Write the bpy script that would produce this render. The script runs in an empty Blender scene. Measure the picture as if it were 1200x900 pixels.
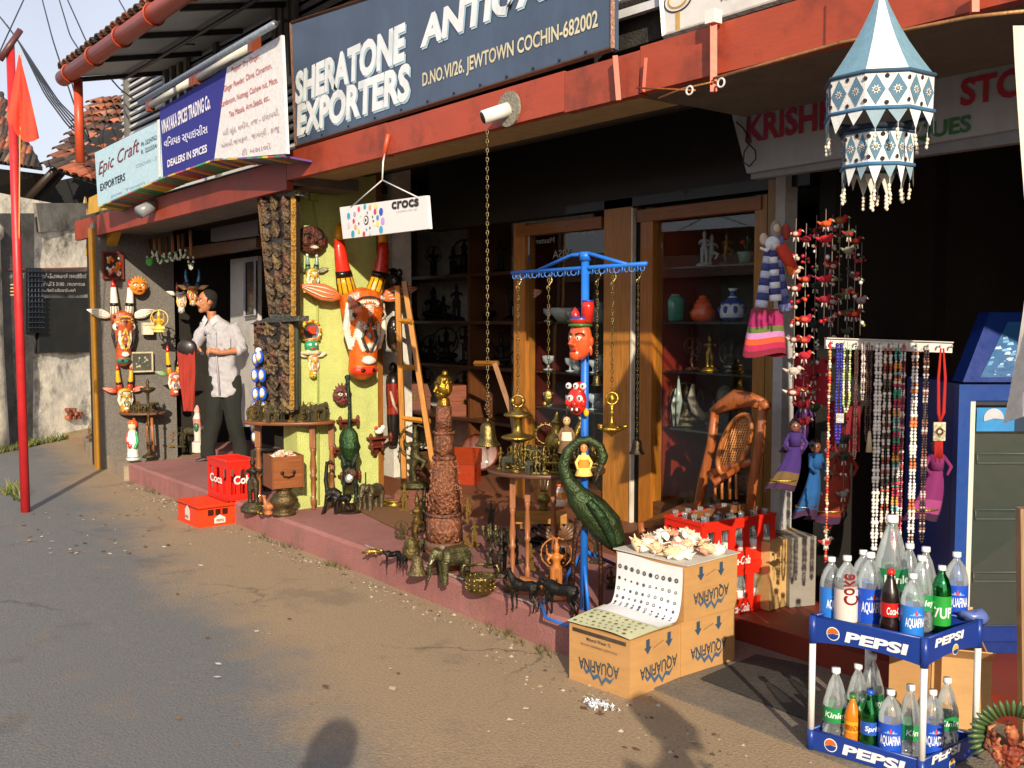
import bpy, bmesh, math, random
from mathutils import Vector, Matrix, noise
from mathutils.kdtree import KDTree
SC = bpy.context.scene
COL = SC.collection
PI = math.pi
# ---------------------------------------------------------------- camera
FPX, CU, CV, PITCH, TH, EYE = 1167.0, 600.0, 450.0, math.radians(3.77), math.radians(38.3), 1.55
ct, st = math.cos(TH), math.sin(TH)
RC = PI / 2 - TH                     # rotation of things that face the camera
cam = bpy.data.objects.new("camera", bpy.data.cameras.new("camera"))
COL.objects.link(cam)
cam.location = (0, 0, EYE)
cam.rotation_euler = (PI / 2 - PITCH, 0, PI / 2 - TH)
cam.data.lens = 36 * FPX / 1200
cam.data.clip_start = .05
cam.data.clip_end = 4000
SC.camera = cam
# ---------------------------------------------------------------- sky, sun, exposure
SUN_EL = math.radians(22.5)
SUN_DIR = Vector((-.86 * math.cos(SUN_EL), .51 * math.cos(SUN_EL), -math.sin(SUN_EL))).normalized()
W = bpy.data.worlds.new("World"); SC.world = W; W.use_nodes = True
wn = W.node_tree.nodes; wl = W.node_tree.links
bg = wn['Background']
sky = wn.new('ShaderNodeTexSky'); sky.sky_type = 'NISHITA'; sky.sun_disc = False
sky.sun_elevation = SUN_EL; sky.sun_rotation = math.atan2(.86, -.51)
sky.air_density = 1.0; sky.dust_density = 3.0; sky.ozone_density = 1.0; sky.altitude = 0
tc = wn.new('ShaderNodeTexCoord'); nz = wn.new('ShaderNodeTexNoise')
nz.inputs['Scale'].default_value = 1.6; nz.inputs['Detail'].default_value = 6
rp = wn.new('ShaderNodeValToRGB')
rp.color_ramp.elements[0].position = .3; rp.color_ramp.elements[0].color = (.35, .35, .35, 1)
rp.color_ramp.elements[1].position = .7; rp.color_ramp.elements[1].color = (.8, .8, .8, 1)
mx = wn.new('ShaderNodeMix'); mx.data_type = 'RGBA'
wl.new(tc.outputs['Generated'], nz.inputs['Vector']); wl.new(nz.outputs['Fac'], rp.inputs['Fac'])
wl.new(rp.outputs['Color'], mx.inputs['Factor']); wl.new(sky.outputs['Color'], mx.inputs['A'])
mx.inputs['B'].default_value = (9.6, 9.8, 11, 1)      # thin high cloud
wl.new(mx.outputs['Result'], bg.inputs['Color']); bg.inputs['Strength'].default_value = .1
sun = bpy.data.objects.new("sun", bpy.data.lights.new("sun", 'SUN')); COL.objects.link(sun)
sun.data.energy = 5.0; sun.data.angle = math.radians(.5); sun.data.color = (1, .86, .66)
sun.rotation_euler = SUN_DIR.to_track_quat('-Z', 'Y').to_euler()
SC.view_settings.view_transform = 'Standard'; SC.view_settings.look = 'None'
SC.view_settings.exposure = 0.2; SC.view_settings.gamma = 1
SC.cycles.max_bounces = 6; SC.cycles.transparent_max_bounces = 12
SC.cycles.caustics_reflective = False; SC.cycles.caustics_refractive = False
# ---------------------------------------------------------------- survey: where things seen in the photograph stand
RM = Matrix.Rotation(PI / 2 - TH, 3, 'Z') @ Matrix.Rotation(PI / 2 - PITCH, 3, 'X')
EP = Vector((0, 0, EYE)); VIEW = Vector((-ct, st, 0)); RIGHT = Vector((st, ct, 0)); UP = Vector((0, 0, 1))
def ray(u, v): return RM @ Vector(((u - CU) / FPX, -(v - CV) / FPX, -1))
def onZ(u, v, z): r = ray(u, v); return EP + r * ((z - EYE) / r.z)
def onY(u, v, y): r = ray(u, v); return EP + r * (y / r.y)
def onX(u, v, x): r = ray(u, v); return EP + r * (x / r.x)
def onP(u, v, p, n): r = ray(u, v); return EP + r * ((Vector(p) - EP).dot(n) / r.dot(n))
def onD(u, v, d): r = ray(u, v); return EP + r * (d / r.dot(VIEW))
def mpp(p): return (Vector(p) - EP).dot(VIEW) / FPX
def hx(s):
    s = s.lstrip('#'); c = [int(s[i:i + 2], 16) / 255 for i in (0, 2, 4)]
    return tuple((x / 12.92 if x < .04045 else ((x + .055) / 1.055) ** 2.4) for x in c)
# ---------------------------------------------------------------- mesh builder
class MB:
    def __init__(s): s.v = []; s.f = []; s.c = []; s.s = []
    def add(s, vs, fs, col, sm=False):
        o = len(s.v); s.v += [Vector(v) for v in vs]
        if isinstance(col, str): col = hx(col)
        for f in fs: s.f.append(tuple(i + o for i in f)); s.c.append(col); s.s.append(sm)
        return s
    def box(s, c, d, col, rot=None):
        x, y, z = d[0] / 2, d[1] / 2, d[2] / 2
        vs = [Vector((a * x, b * y, e * z)) for e in (-1, 1) for b in (-1, 1) for a in (-1, 1)]
        if rot is not None:
            R = rot if isinstance(rot, Matrix) else Matrix.Rotation(rot, 3, 'Z'); vs = [R @ v for v in vs]
        return s.add([v + Vector(c) for v in vs], [(0, 2, 3, 1), (4, 5, 7, 6), (0, 1, 5, 4), (2, 6, 7, 3), (0, 4, 6, 2), (1, 3, 7, 5)], col)
    def bx(s, a, b, col):
        a, b = Vector(a), Vector(b); return s.box((a + b) / 2, [abs(b[i] - a[i]) for i in range(3)], col)
    def hexa(s, q, n, col):                      # quad q extruded by vector n
        q = [Vector(p) for p in q]; n = Vector(n)
        nn = (q[1] - q[0]).cross(q[2] - q[0])
        fs = [(0, 1, 2, 3), (7, 6, 5, 4), (1, 0, 4, 5), (2, 1, 5, 6), (3, 2, 6, 7), (0, 3, 7, 4)]
        if nn.dot(n) > 0: fs = [tuple(reversed(f)) for f in fs]
        return s.add(q + [p + n for p in q], fs, col)
    def poly(s, pts, n, col):                    # polygon extruded by n
        k = len(pts); pts = [Vector(p) for p in pts]; n = Vector(n)
        fs = [tuple(range(k)), tuple(reversed(range(k, 2 * k)))] + [((i + 1) % k, i, i + k, (i + 1) % k + k) for i in range(k)]
        return s.add(pts + [p + n for p in pts], fs, col)
    def tube(s, pts, r, col, n=8, sm=True, flat=None):
        pts = [Vector(p) for p in pts]; k = len(pts)
        rs = r if isinstance(r, (list, tuple)) else [r] * k
        vs = []; fs = []; up = None
        for i in range(k):
            t = (pts[min(i + 1, k - 1)] - pts[max(i - 1, 0)])
            t = t.normalized() if t.length > 1e-9 else Vector((0, 0, 1))
            if up is None: up = Vector((1, 0, 0)) if abs(t.x) < .8 else Vector((0, 1, 0))
            a = t.cross(up); a = a.normalized() if a.length > 1e-6 else t.orthogonal().normalized(); b = t.cross(a)
            up = a.cross(t)
            up = (up if up.length > 1e-6 else b).normalized()
            for j in range(n):
                th = 2 * PI * j / n; x = math.cos(th) * rs[i]; y = math.sin(th) * rs[i]
                p = pts[i] + a * x + b * y
                if flat: p = pts[i] + Vector(((p - pts[i]).x * flat[0], (p - pts[i]).y * flat[1], (p - pts[i]).z * flat[2]))
                vs.append(p)
        for i in range(k - 1):
            for j in range(n):
                fs.append((i * n + j, i * n + (j + 1) % n, (i + 1) * n + (j + 1) % n, (i + 1) * n + j))
        fs.append(tuple(reversed(range(n)))); fs.append(tuple(range((k - 1) * n, k * n)))
        return s.add(vs, fs, col, sm)
    def lathe(s, prof, col, n=16, c=(0, 0, 0), cols=None, ax=None, fl=1):
        vs = []; c = Vector(c); k = len(prof)
        for r, z in prof:
            for j in range(n):
                th = 2 * PI * j / n; vs.append(Vector((r * math.cos(th), r * math.sin(th) * fl, z)))
        if ax is not None: vs = [ax @ v for v in vs]
        vs = [v + c for v in vs]
        for i in range(k - 1):
            s.add([], [], col)
        o = len(s.v); s.v += vs
        for i in range(k - 1):
            cc = cols[i] if cols else col
            cc = hx(cc) if isinstance(cc, str) else cc
            for j in range(n):
                s.f.append((o + i * n + j, o + i * n + (j + 1) % n, o + (i + 1) * n + (j + 1) % n, o + (i + 1) * n + j)); s.c.append(cc); s.s.append(True)
        for i, rev in ((0, True), (k - 1, False)):
            if prof[i][0] > 1e-6:
                f = tuple(o + i * n + j for j in range(n)); cc = (cols[min(i, k - 2)] if cols else col); cc = hx(cc) if isinstance(cc, str) else cc
                s.f.append(tuple(reversed(f)) if rev else f); s.c.append(cc); s.s.append(False)
        return s
    def ball(s, c, r, col, n=12, m=8, rot=None):
        if not isinstance(r, (list, tuple)): r = (r, r, r)
        vs = []
        for i in range(m + 1):
            ph = PI * i / m
            for j in range(n):
                th = 2 * PI * j / n
                p = Vector((r[0] * math.sin(ph) * math.cos(th), r[1] * math.sin(ph) * math.sin(th), -r[2] * math.cos(ph)))
                vs.append((rot @ p if rot is not None else p) + Vector(c))
        fs = [(i * n + j, i * n + (j + 1) % n, (i + 1) * n + (j + 1) % n, (i + 1) * n + j) for i in range(m) for j in range(n)]
        return s.add(vs, fs, col, True)
    def ring(s, c, R, r, col, ax=None, n=12, m=6, fl=1):
        pts = [Vector((R * math.cos(2 * PI * i / n), 0, R * fl * math.sin(2 * PI * i / n))) for i in range(n)]
        vs = []
        for i, p in enumerate(pts):
            d = Vector((math.cos(2 * PI * i / n), 0, math.sin(2 * PI * i / n)))
            for j in range(m):
                a = 2 * PI * j / m; vs.append(p + d * r * math.cos(a) + Vector((0, r * math.sin(a), 0)))
        if ax is not None: vs = [ax @ v for v in vs]
        fs = [(i * m + j, i * m + (j + 1) % m, ((i + 1) % n) * m + (j + 1) % m, ((i + 1) % n) * m + j) for i in range(n) for j in range(m)]
        return s.add([v + Vector(c) for v in vs], fs, col, True)
    def join(s, o, T=None):
        k = len(s.v); s.v += [(T @ v if T is not None else v.copy()) for v in o.v]
        s.f += [tuple(i + k for i in f) for f in o.f]; s.c += o.c; s.s += o.s; return s
    def xf(s, T): s.v = [T @ v for v in s.v]; return s
    def jit(s, a, k=1):
        s.v = [v + noise.noise_vector(v * k) * a for v in s.v]; return s
    def organic(s, vox, smooth=3):
        global _ts
        me = bpy.data.meshes.new('t'); me.from_pydata(s.v, [], s.f)
        o = bpy.data.objects.new('t', me)
        try: _ts
        except NameError: _ts = bpy.data.scenes.new('t')
        _ts.collection.objects.link(o)
        md = o.modifiers.new('r', 'REMESH'); md.mode = 'VOXEL'; md.voxel_size = vox
        if smooth: sm = o.modifiers.new('s', 'SMOOTH'); sm.factor = .5; sm.iterations = smooth
        vl = _ts.view_layers[0]; vl.update(); dg = vl.depsgraph
        n = bpy.data.meshes.new_from_object(o.evaluated_get(dg))
        sp = []
        for i, f in enumerate(s.f):
            q = [s.v[j] for j in f]; c = sum(q, Vector()) / len(q)
            if len(q) != 4: sp.append((c, i)); continue
            g0 = 2.2 * vox; nu = min(14, int(max((q[1] - q[0]).length, (q[2] - q[3]).length) / g0) + 1); nv = min(14, int(max((q[3] - q[0]).length, (q[2] - q[1]).length) / g0) + 1)
            for a in range(nu):
                for b in range(nv): sp.append((q[0].lerp(q[1], (a + .5) / nu).lerp(q[3].lerp(q[2], (a + .5) / nu), (b + .5) / nv), i))
        kd = KDTree(len(sp))
        for c, i in sp: kd.insert(c, i)
        idx = [i for _, i in sp]
        kd.balance()
        r = MB(); r.v = [v.co.copy() for v in n.vertices]
        for p in n.polygons:
            r.f.append(tuple(p.vertices)); r.c.append(s.c[kd.find(p.center)[1]]); r.s.append(True)
        bpy.data.objects.remove(o); bpy.data.meshes.remove(me); bpy.data.meshes.remove(n)
        return r
    def mesh(s, name, mat, T=None):
        me = bpy.data.meshes.new(name)
        me.from_pydata([(T @ v if T is not None else v) for v in s.v], [], s.f)
        me.polygons.foreach_set('use_smooth', s.s)
        a = me.color_attributes.new('Col', 'FLOAT_COLOR', 'CORNER')
        cc = []
        for f, c in zip(s.f, s.c): cc += [c[0], c[1], c[2], 1.0] * len(f)
        a.data.foreach_set('color', cc)
        me.materials.append(mat); me.update(); return me
# ---------------------------------------------------------------- things and parts
MW = {}
def tag(o, label=None, cat=None, group=None, kind=None):
    if label: o['label'] = label
    if cat: o['category'] = cat
    if group: o['group'] = group
    if kind: o['kind'] = kind
    return o
def thing(name, label, cat, P, rz=0, group=None, kind=None):
    o = bpy.data.objects.new(name, None); COL.objects.link(o); o.empty_display_size = .05
    o.location = P; o.rotation_euler = (0, 0, rz)
    MW[o.name] = Matrix.Translation(Vector(P)) @ Matrix.Rotation(rz, 4, 'Z')
    return tag(o, label, cat, group, kind)
def part(name, mb, mat, parent, w=False, m=1.0, sx=1.0, label=None, kind=None):
    """one mesh object under parent; w: builder holds world coordinates, else local ones times m"""
    R = MW[parent.name]
    T = R.inverted() if w else Matrix.Diagonal((m * sx, m, m, 1))
    o = bpy.data.objects.new(name, mb.mesh(name, M[mat], T)); COL.objects.link(o)
    o.parent = parent; MW[o.name] = R
    return tag(o, label, kind=kind)
def solo(name, label, cat, mb, mat, P=None, m=1.0, rz=0, group=None, sx=1.0, kind=None):
    """a thing that is one mesh; P None: builder holds world coordinates"""
    if P is None:
        n = len(mb.v); P = Vector((sum(v.x for v in mb.v) / n, sum(v.y for v in mb.v) / n, min(v.z for v in mb.v)))
        T = Matrix.Translation(-P)
    else: T = Matrix.Diagonal((m * sx, m, m, 1))
    o = bpy.data.objects.new(name, mb.mesh(name, M[mat], T)); COL.objects.link(o)
    o.location = P; o.rotation_euler = (0, 0, rz)
    MW[o.name] = Matrix.Translation(Vector(P)) @ Matrix.Rotation(rz, 4, 'Z')
    return tag(o, label, cat, group, kind)
def inst(o, name, parent, loc, rot=(0, 0, 0), sc=(1, 1, 1), data=None):
    """one more piece sharing mesh data, placed in its parent's frame"""
    c = bpy.data.objects.new(name, data or o.data); COL.objects.link(c); c.parent = parent
    c.location = loc; c.rotation_euler = rot; c.scale = sc; return c
def copy(root, P, rz=None, label=None, sc=None, group=None):
    c = root.copy(); COL.objects.link(c); c.location = P
    if rz is not None: c.rotation_euler = (0, 0, rz)
    if sc: c.scale = (sc, sc, sc) if not isinstance(sc, (tuple, list)) else sc
    if label: c['label'] = label
    if group: c['group'] = group
    def kids(a, b):
        for ch in a.children:
            d = ch.copy(); COL.objects.link(d); d.parent = b; kids(ch, d)
    kids(root, c); MW[c.name] = Matrix.Translation(Vector(P)) @ Matrix.Rotation(c.rotation_euler.z, 4, 'Z'); return c
def pset(p, rx=0, ry=0, rz=0): p.rotation_euler = (rx, ry, rz); return p
# ---------------------------------------------------------------- materials: colour comes with each piece, the shader adds grain and wear
M = {}
def mk(name, rough=.7, metal=0, ns=20, amt=.25, bump=.15, bs=60, stretch=None, spec=.5, dirt=None, dirts=3, dirta=.5, rvar=.15, coat=0, extra=None, sub=0):
    m = bpy.data.materials.new(name); m.use_nodes = True; M[name] = m
    N = m.node_tree.nodes; L = m.node_tree.links; B = N['Principled BSDF']
    at = N.new('ShaderNodeAttribute'); at.attribute_name = 'Col'
    t = N.new('ShaderNodeTexCoord'); oi = N.new('ShaderNodeObjectInfo')
    ad = N.new('ShaderNodeVectorMath'); ad.operation = 'MULTIPLY_ADD'
    L.new(oi.outputs['Random'], ad.inputs[0]); ad.inputs[1].default_value = (7, 5, 3); L.new(t.outputs['Object'], ad.inputs[2])
    mp = N.new('ShaderNodeMapping'); L.new(ad.outputs[0], mp.inputs['Vector'])
    if stretch: mp.inputs['Scale'].default_value = stretch
    n1 = N.new('ShaderNodeTexNoise'); n1.inputs['Scale'].default_value = ns; n1.inputs['Detail'].default_value = 6; n1.inputs['Roughness'].default_value = .65
    L.new(mp.outputs[0], n1.inputs['Vector'])
    mr = N.new('ShaderNodeMapRange'); mr.inputs['From Min'].default_value = .3; mr.inputs['From Max'].default_value = .7
    mr.inputs['To Min'].default_value = 1 - amt; mr.inputs['To Max'].default_value = 1 + amt * .6
    L.new(n1.outputs['Fac'], mr.inputs['Value'])
    mu = N.new('ShaderNodeVectorMath'); mu.operation = 'SCALE'; L.new(at.outputs['Color'], mu.inputs[0]); L.new(mr.outputs[0], mu.inputs['Scale'])
    col = mu.outputs[0]
    if dirt:
        n2 = N.new('ShaderNodeTexNoise'); n2.inputs['Scale'].default_value = dirts; n2.inputs['Detail'].default_value = 9; n2.inputs['Roughness'].default_value = .7
        L.new(ad.outputs[0], n2.inputs['Vector'])
        r2 = N.new('ShaderNodeMapRange'); r2.inputs['From Min'].default_value = .5; r2.inputs['From Max'].default_value = .68; r2.inputs['To Max'].default_value = dirta
        L.new(n2.outputs['Fac'], r2.inputs['Value'])
        mi = N.new('ShaderNodeMix'); mi.data_type = 'RGBA'; L.new(r2.outputs[0], mi.inputs['Factor']); L.new(col, mi.inputs['A'])
        mi.inputs['B'].default_value = (*hx(dirt), 1); col = mi.outputs['Result']
    L.new(col, B.inputs['Base Color'])
    rr = N.new('ShaderNodeMapRange'); rr.inputs['To Min'].default_value = max(.03, rough - rvar); rr.inputs['To Max'].default_value = min(1, rough + rvar)
    L.new(n1.outputs['Fac'], rr.inputs['Value']); L.new(rr.outputs[0], B.inputs['Roughness'])
    B.inputs['Metallic'].default_value = metal; B.inputs['Specular IOR Level'].default_value = spec
    B.inputs['Coat Weight'].default_value = coat
    if bump:
        n3 = N.new('ShaderNodeTexNoise') if extra != 'vor' else N.new('ShaderNodeTexVoronoi')
        n3.inputs['Scale'].default_value = bs
        if extra != 'vor': n3.inputs['Detail'].default_value = 4
        L.new(mp.outputs[0], n3.inputs['Vector'])
        bp = N.new('ShaderNodeBump'); bp.inputs['Strength'].default_value = bump; bp.inputs['Distance'].default_value = .01
        L.new(n3.outputs[0], bp.inputs['Height']); L.new(bp.outputs[0], B.inputs['Normal'])
    return m
mk('matte', .8, ns=14, amt=.2)
mk('wall', .95, ns=5, amt=.22, bump=.5, bs=45, dirt='#3a352c', dirts=2.2, dirta=.35)
mk('lime', .9, ns=8, amt=.12, bump=.9, bs=110, dirt='#6c7040', dirts=2.5, dirta=.25)
mk('old', .95, ns=7, amt=.35, bump=.6, bs=40, dirt='#2c2a26', dirts=1.9, dirta=.95)
mk('stone', .95, ns=60, amt=.35, bump=.8, bs=90, dirt='#55504a', dirts=6, dirta=.4)
mk('gloss', .28, ns=20, amt=.12, bump=.05, coat=.3)
mk('paint', .42, ns=9, amt=.12, bump=.06, bs=30, dirt='#3d2a20', dirts=5, dirta=.22)
mk('fascia', .55, ns=4, amt=.12, bump=.1, bs=25, dirt='#5c2c20', dirts=3, dirta=.7, stretch=(1, 1, 3))
mk('plastic', .33, ns=30, amt=.05, bump=.02)
mk('brass', .33, .9, ns=25, amt=.35, bump=.35, bs=120, dirt='#2a2412', dirts=18, dirta=.7)
mk('bronze', .42, .65, ns=25, amt=.45, bump=.7, bs=90, dirt='#1a1a12', dirts=16, dirta=.5)
mk('iron', .45, .5, ns=30, amt=.3, bump=.3, bs=80)
mk('wood', .42, ns=7, amt=.35, bump=.12, bs=30, stretch=(9, 9, .8), coat=.15)
mk('woodx', .45, ns=7, amt=.35, bump=.12, bs=30, stretch=(.8, 9, 9), coat=.1)
mk('carved', .6, ns=30, amt=.45, bump=1.0, bs=55, dirt='#1d1410', dirts=25, dirta=.7, extra='vor')
mk('cloth', .95, ns=40, amt=.15, bump=.3, bs=300)
mk('paper', .85, ns=12, amt=.06, bump=.05, bs=20, dirt='#9a9080', dirts=3, dirta=.15)
mk('card', .85, ns=6, amt=.1, bump=.1, bs=150, stretch=(1, 1, 6), dirt='#8a6a42', dirts=5, dirta=.2)
mk('sheet', .6, ns=6, amt=.15, bump=.1, bs=30, dirt='#4a4a48', dirts=3, dirta=.3)
mk('sign', .45, ns=3, amt=.15, bump=.03, stretch=(3, 3, .5), dirt='#2c3038', dirts=2, dirta=.25)
mk('tile', .9, ns=12, amt=.4, bump=.4, bs=50, dirt='#2b2520', dirts=5, dirta=.95)
mk('skin', .5, ns=40, amt=.08, bump=.05)
mk('floorred', .6, ns=4, amt=.18, bump=.15, bs=30, dirt='#5b4038', dirts=3, dirta=.5)
mk('gold', .25, .9, ns=30, amt=.1, bump=.2, bs=100)
def ground(name, A, B_, C_, grain, split=False):
    m = bpy.data.materials.new(name); m.use_nodes = True; M[name] = m
    N = m.node_tree.nodes; L = m.node_tree.links; P = N['Principled BSDF']; P.inputs['Roughness'].default_value = .93
    g = N.new('ShaderNodeNewGeometry')
    def nz(s, d=8, r=.65):
        n = N.new('ShaderNodeTexNoise'); n.inputs['Scale'].default_value = s; n.inputs['Detail'].default_value = d; n.inputs['Roughness'].default_value = r
        L.new(g.outputs['Position'], n.inputs['Vector']); return n
    big, mid, fine, spk = nz(.9), nz(4), nz(90, 3), nz(220, 2)
    def mixc(f, a, b):
        x = N.new('ShaderNodeMix'); x.data_type = 'RGBA'; L.new(f, x.inputs['Factor'])
        for k, c in (('A', a), ('B', b)):
            if isinstance(c, str): x.inputs[k].default_value = (*hx(c), 1)
            else: L.new(c, x.inputs[k])
        return x.outputs['Result']
    def rng(s, a, b, c=0, d=1):
        x = N.new('ShaderNodeMapRange'); x.interpolation_type = 'SMOOTHSTEP'
        for k, v in zip(('From Min', 'From Max', 'To Min', 'To Max'), (a, b, c, d)): x.inputs[k].default_value = v
        L.new(s, x.inputs['Value']); return x.outputs[0]
    if split:       # dusty strip beside the shops; grey beyond is shade put into colour; edge wanders
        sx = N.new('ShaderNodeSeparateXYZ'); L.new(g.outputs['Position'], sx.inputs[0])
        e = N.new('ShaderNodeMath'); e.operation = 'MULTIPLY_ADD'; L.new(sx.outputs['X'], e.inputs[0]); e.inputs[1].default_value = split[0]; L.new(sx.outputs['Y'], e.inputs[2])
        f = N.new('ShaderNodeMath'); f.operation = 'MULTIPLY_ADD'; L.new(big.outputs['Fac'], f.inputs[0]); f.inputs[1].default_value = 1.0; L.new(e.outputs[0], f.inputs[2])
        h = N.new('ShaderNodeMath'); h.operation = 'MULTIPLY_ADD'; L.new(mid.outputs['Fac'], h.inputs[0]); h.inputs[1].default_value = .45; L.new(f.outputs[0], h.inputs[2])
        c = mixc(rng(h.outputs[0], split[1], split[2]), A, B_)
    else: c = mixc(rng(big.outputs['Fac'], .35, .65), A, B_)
    c = mixc(rng(mid.outputs['Fac'], .52, .72, 0, .55), c, C_)
    if split:      # cracks and darker patched spots
        wv = N.new('ShaderNodeVectorMath'); wv.operation = 'MULTIPLY_ADD'; L.new(mid.outputs['Color'], wv.inputs[0]); wv.inputs[1].default_value = (.35, .35, 0); L.new(g.outputs['Position'], wv.inputs[2])
        vo = N.new('ShaderNodeTexVoronoi'); vo.feature = 'DISTANCE_TO_EDGE'; vo.inputs['Scale'].default_value = .75; L.new(wv.outputs[0], vo.inputs['Vector'])
        mk_ = N.new('ShaderNodeMath'); mk_.operation = 'MULTIPLY'; L.new(rng(vo.outputs['Distance'], .004, .012, 1, 0), mk_.inputs[0]); L.new(rng(nz(.6).outputs['Fac'], .52, .62, 0, .5), mk_.inputs[1])
        c = mixc(mk_.outputs[0], c, '#3a352e')
        c = mixc(rng(nz(1.7).outputs['Fac'], .58, .66, 0, .3), c, '#4c4a47')
    v = N.new('ShaderNodeVectorMath'); v.operation = 'SCALE'; L.new(c, v.inputs[0]); L.new(rng(fine.outputs['Fac'], .3, .7, 1 - grain, 1 + grain), v.inputs['Scale'])
    c = mixc(rng(spk.outputs['Fac'], .7, .76, 0, .5), v.outputs[0], '#c9c0b0')
    L.new(c, P.inputs['Base Color'])
    b = N.new('ShaderNodeBump'); b.inputs['Strength'].default_value = .55; b.inputs['Distance'].default_value = .012
    L.new(fine.outputs['Fac'], b.inputs['Height']); L.new(b.outputs[0], P.inputs['Normal'])
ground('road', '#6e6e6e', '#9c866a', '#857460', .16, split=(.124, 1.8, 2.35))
ground('slabs', '#6e665c', '#857a6c', '#4c4741', .2)
ground('platform', '#a26d68', '#8c5a56', '#7d625a', .08)
ground('kerbm', '#a3927c', '#8a7c6c', '#5f574c', .15)
ground('sand', '#9a7e62', '#a58a6c', '#756048', .2)
def clear(name, tint, gl=.12, rough=.03, alpha=.1, metalmix=None):
    m = bpy.data.materials.new(name); m.use_nodes = True; M[name] = m; N = m.node_tree.nodes; L = m.node_tree.links
    for n in list(N):
        if n.type != 'OUTPUT_MATERIAL': N.remove(n)
    T = N.new('ShaderNodeBsdfTransparent'); T.inputs[0].default_value = (*tint, 1)
    G = N.new('ShaderNodeBsdfGlossy'); G.inputs['Roughness'].default_value = rough; G.inputs['Color'].default_value = (.9 * tint[0], .9 * tint[1], .9 * tint[2], 1)
    if name == 'pet':      # white diffuse mixed in, standing in for bright highlights on clear plastic
        Df = N.new('ShaderNodeBsdfDiffuse'); Df.inputs[0].default_value = (.85, .9, .92, 1); m2 = N.new('ShaderNodeMixShader'); m2.inputs[0].default_value = .5
        L.new(G.outputs[0], m2.inputs[1]); L.new(Df.outputs[0], m2.inputs[2]); G = m2
    lw = N.new('ShaderNodeLayerWeight'); lw.inputs['Blend'].default_value = .35 if name[:3] == 'pet' else .08
    mr = N.new('ShaderNodeMapRange'); mr.inputs['To Min'].default_value = alpha; mr.inputs['To Max'].default_value = .85; L.new(lw.outputs['Fresnel'], mr.inputs['Value'])
    mi = N.new('ShaderNodeMixShader'); L.new(mr.outputs[0], mi.inputs[0]); L.new(T.outputs[0], mi.inputs[1]); L.new(G.outputs[0], mi.inputs[2])
    L.new(mi.outputs[0], [n for n in N if n.type == 'OUTPUT_MATERIAL'][0].inputs['Surface'])
clear('pet', (.95, .99, .99), alpha=.2, rough=.06)
clear('petgreen', (.1, .55, .2), alpha=.4)
clear('pane', (.95, .97, .97), alpha=.04, rough=.01)
clear('frost', (.7, .75, .7), alpha=.25, rough=.15)
# ---------------------------------------------------------------- lettering
_tx = {}
def glyphs(s, bold=0, shear=0):
    k = (s, bold, shear)
    if k not in _tx:
        cu = bpy.data.curves.new('t', 'FONT'); cu.body = s; cu.offset = bold; cu.shear = shear; cu.resolution_u = 3
        cu.align_x = 'CENTER'; cu.space_line = .95
        o = bpy.data.objects.new('t', cu); m = bpy.data.meshes.new_from_object(o)
        vs = [v.co.copy() for v in m.vertices]; fs = [tuple(p.vertices) for p in m.polygons if p.normal.z > -.5]
        if bold:
            cu.offset = 0; m0 = bpy.data.meshes.new_from_object(o); w_ = [v.co.copy() for v in m0.vertices]; bpy.data.meshes.remove(m0)
        else: w_ = vs
        a = min(v.x for v in w_); b = max(v.x for v in w_); c = min(v.y for v in w_); d = max(v.y for v in w_)
        e = (d - c) * .12; ok = [a - e <= v.x <= b + e and c - e <= v.y <= d + e for v in vs]; fs = [f for f in fs if all(ok[i] for i in f)]
        _tx[k] = ([((v.x - a) / (b - a), (v.y - c) / (d - c)) for v in vs], fs)
        bpy.data.objects.remove(o); bpy.data.meshes.remove(m); bpy.data.curves.remove(cu)
    return _tx[k]
def letter(mb, s, A, B, U, col, off=.003, bold=.015, shear=0):
    """s fills the parallelogram from A to B (baseline) and up by U, lifted off its sheet"""
    A, B, U = Vector(A), Vector(B), Vector(U); v, f = glyphs(s, bold, shear)
    n = (B - A).cross(U).normalized() * off
    mb.add([A + (B - A) * x + U * y + n for x, y in v], f, col); return mb
def disc(mb, c, U, R, r, col, off=.003, n=14, a0=0, a1=2 * PI, fl=1):
    c, U, R = Vector(c), Vector(U).normalized(), Vector(R).normalized(); N_ = R.cross(U) * off
    vs = [c + N_] + [c + N_ + R * r * math.cos(a0 + (a1 - a0) * i / n) + U * r * fl * math.sin(a0 + (a1 - a0) * i / n) for i in range(n + 1)]
    mb.add(vs, [(0, i + 1, i + 2) for i in range(n)], col)
mk('painted', .4, ns=18, amt=.22, bump=.35, bs=55, dirt='#33241a', dirts=14, dirta=.45, coat=.1)
# ================================================================= SETTING
def slab(name, a, b, mat, col='#888888'):
    o = solo(name, None, None, MB().bx(a, b, col), mat, P=(0, 0, 0)); o['kind'] = 'structure'; return o
g = MB(); N_ = 40
def gz(x, y): return .035 * noise.noise(Vector((x * .35, y * .35, 0))) * max(0, min(1, (2.6 - y) / 1.2))
for (X0, X1, Y0, Y1, nx, ny, fine) in ((-16, 4, -4, 8, 80, 48, True),):
    vs = [(X0 + (X1 - X0) * i / nx, Y0 + (Y1 - Y0) * j / ny, 0) for j in range(ny + 1) for i in range(nx + 1)]
    vs = [(x, y, gz(x, y) if -15.9 < x < 3.9 and -3.9 < y < 7.9 else 0) for x, y, z in vs]
    g.add(vs, [(j * (nx + 1) + i, j * (nx + 1) + i + 1, (j + 1) * (nx + 1) + i + 1, (j + 1) * (nx + 1) + i) for j in range(ny) for i in range(nx)], '#777777', True)
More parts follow.
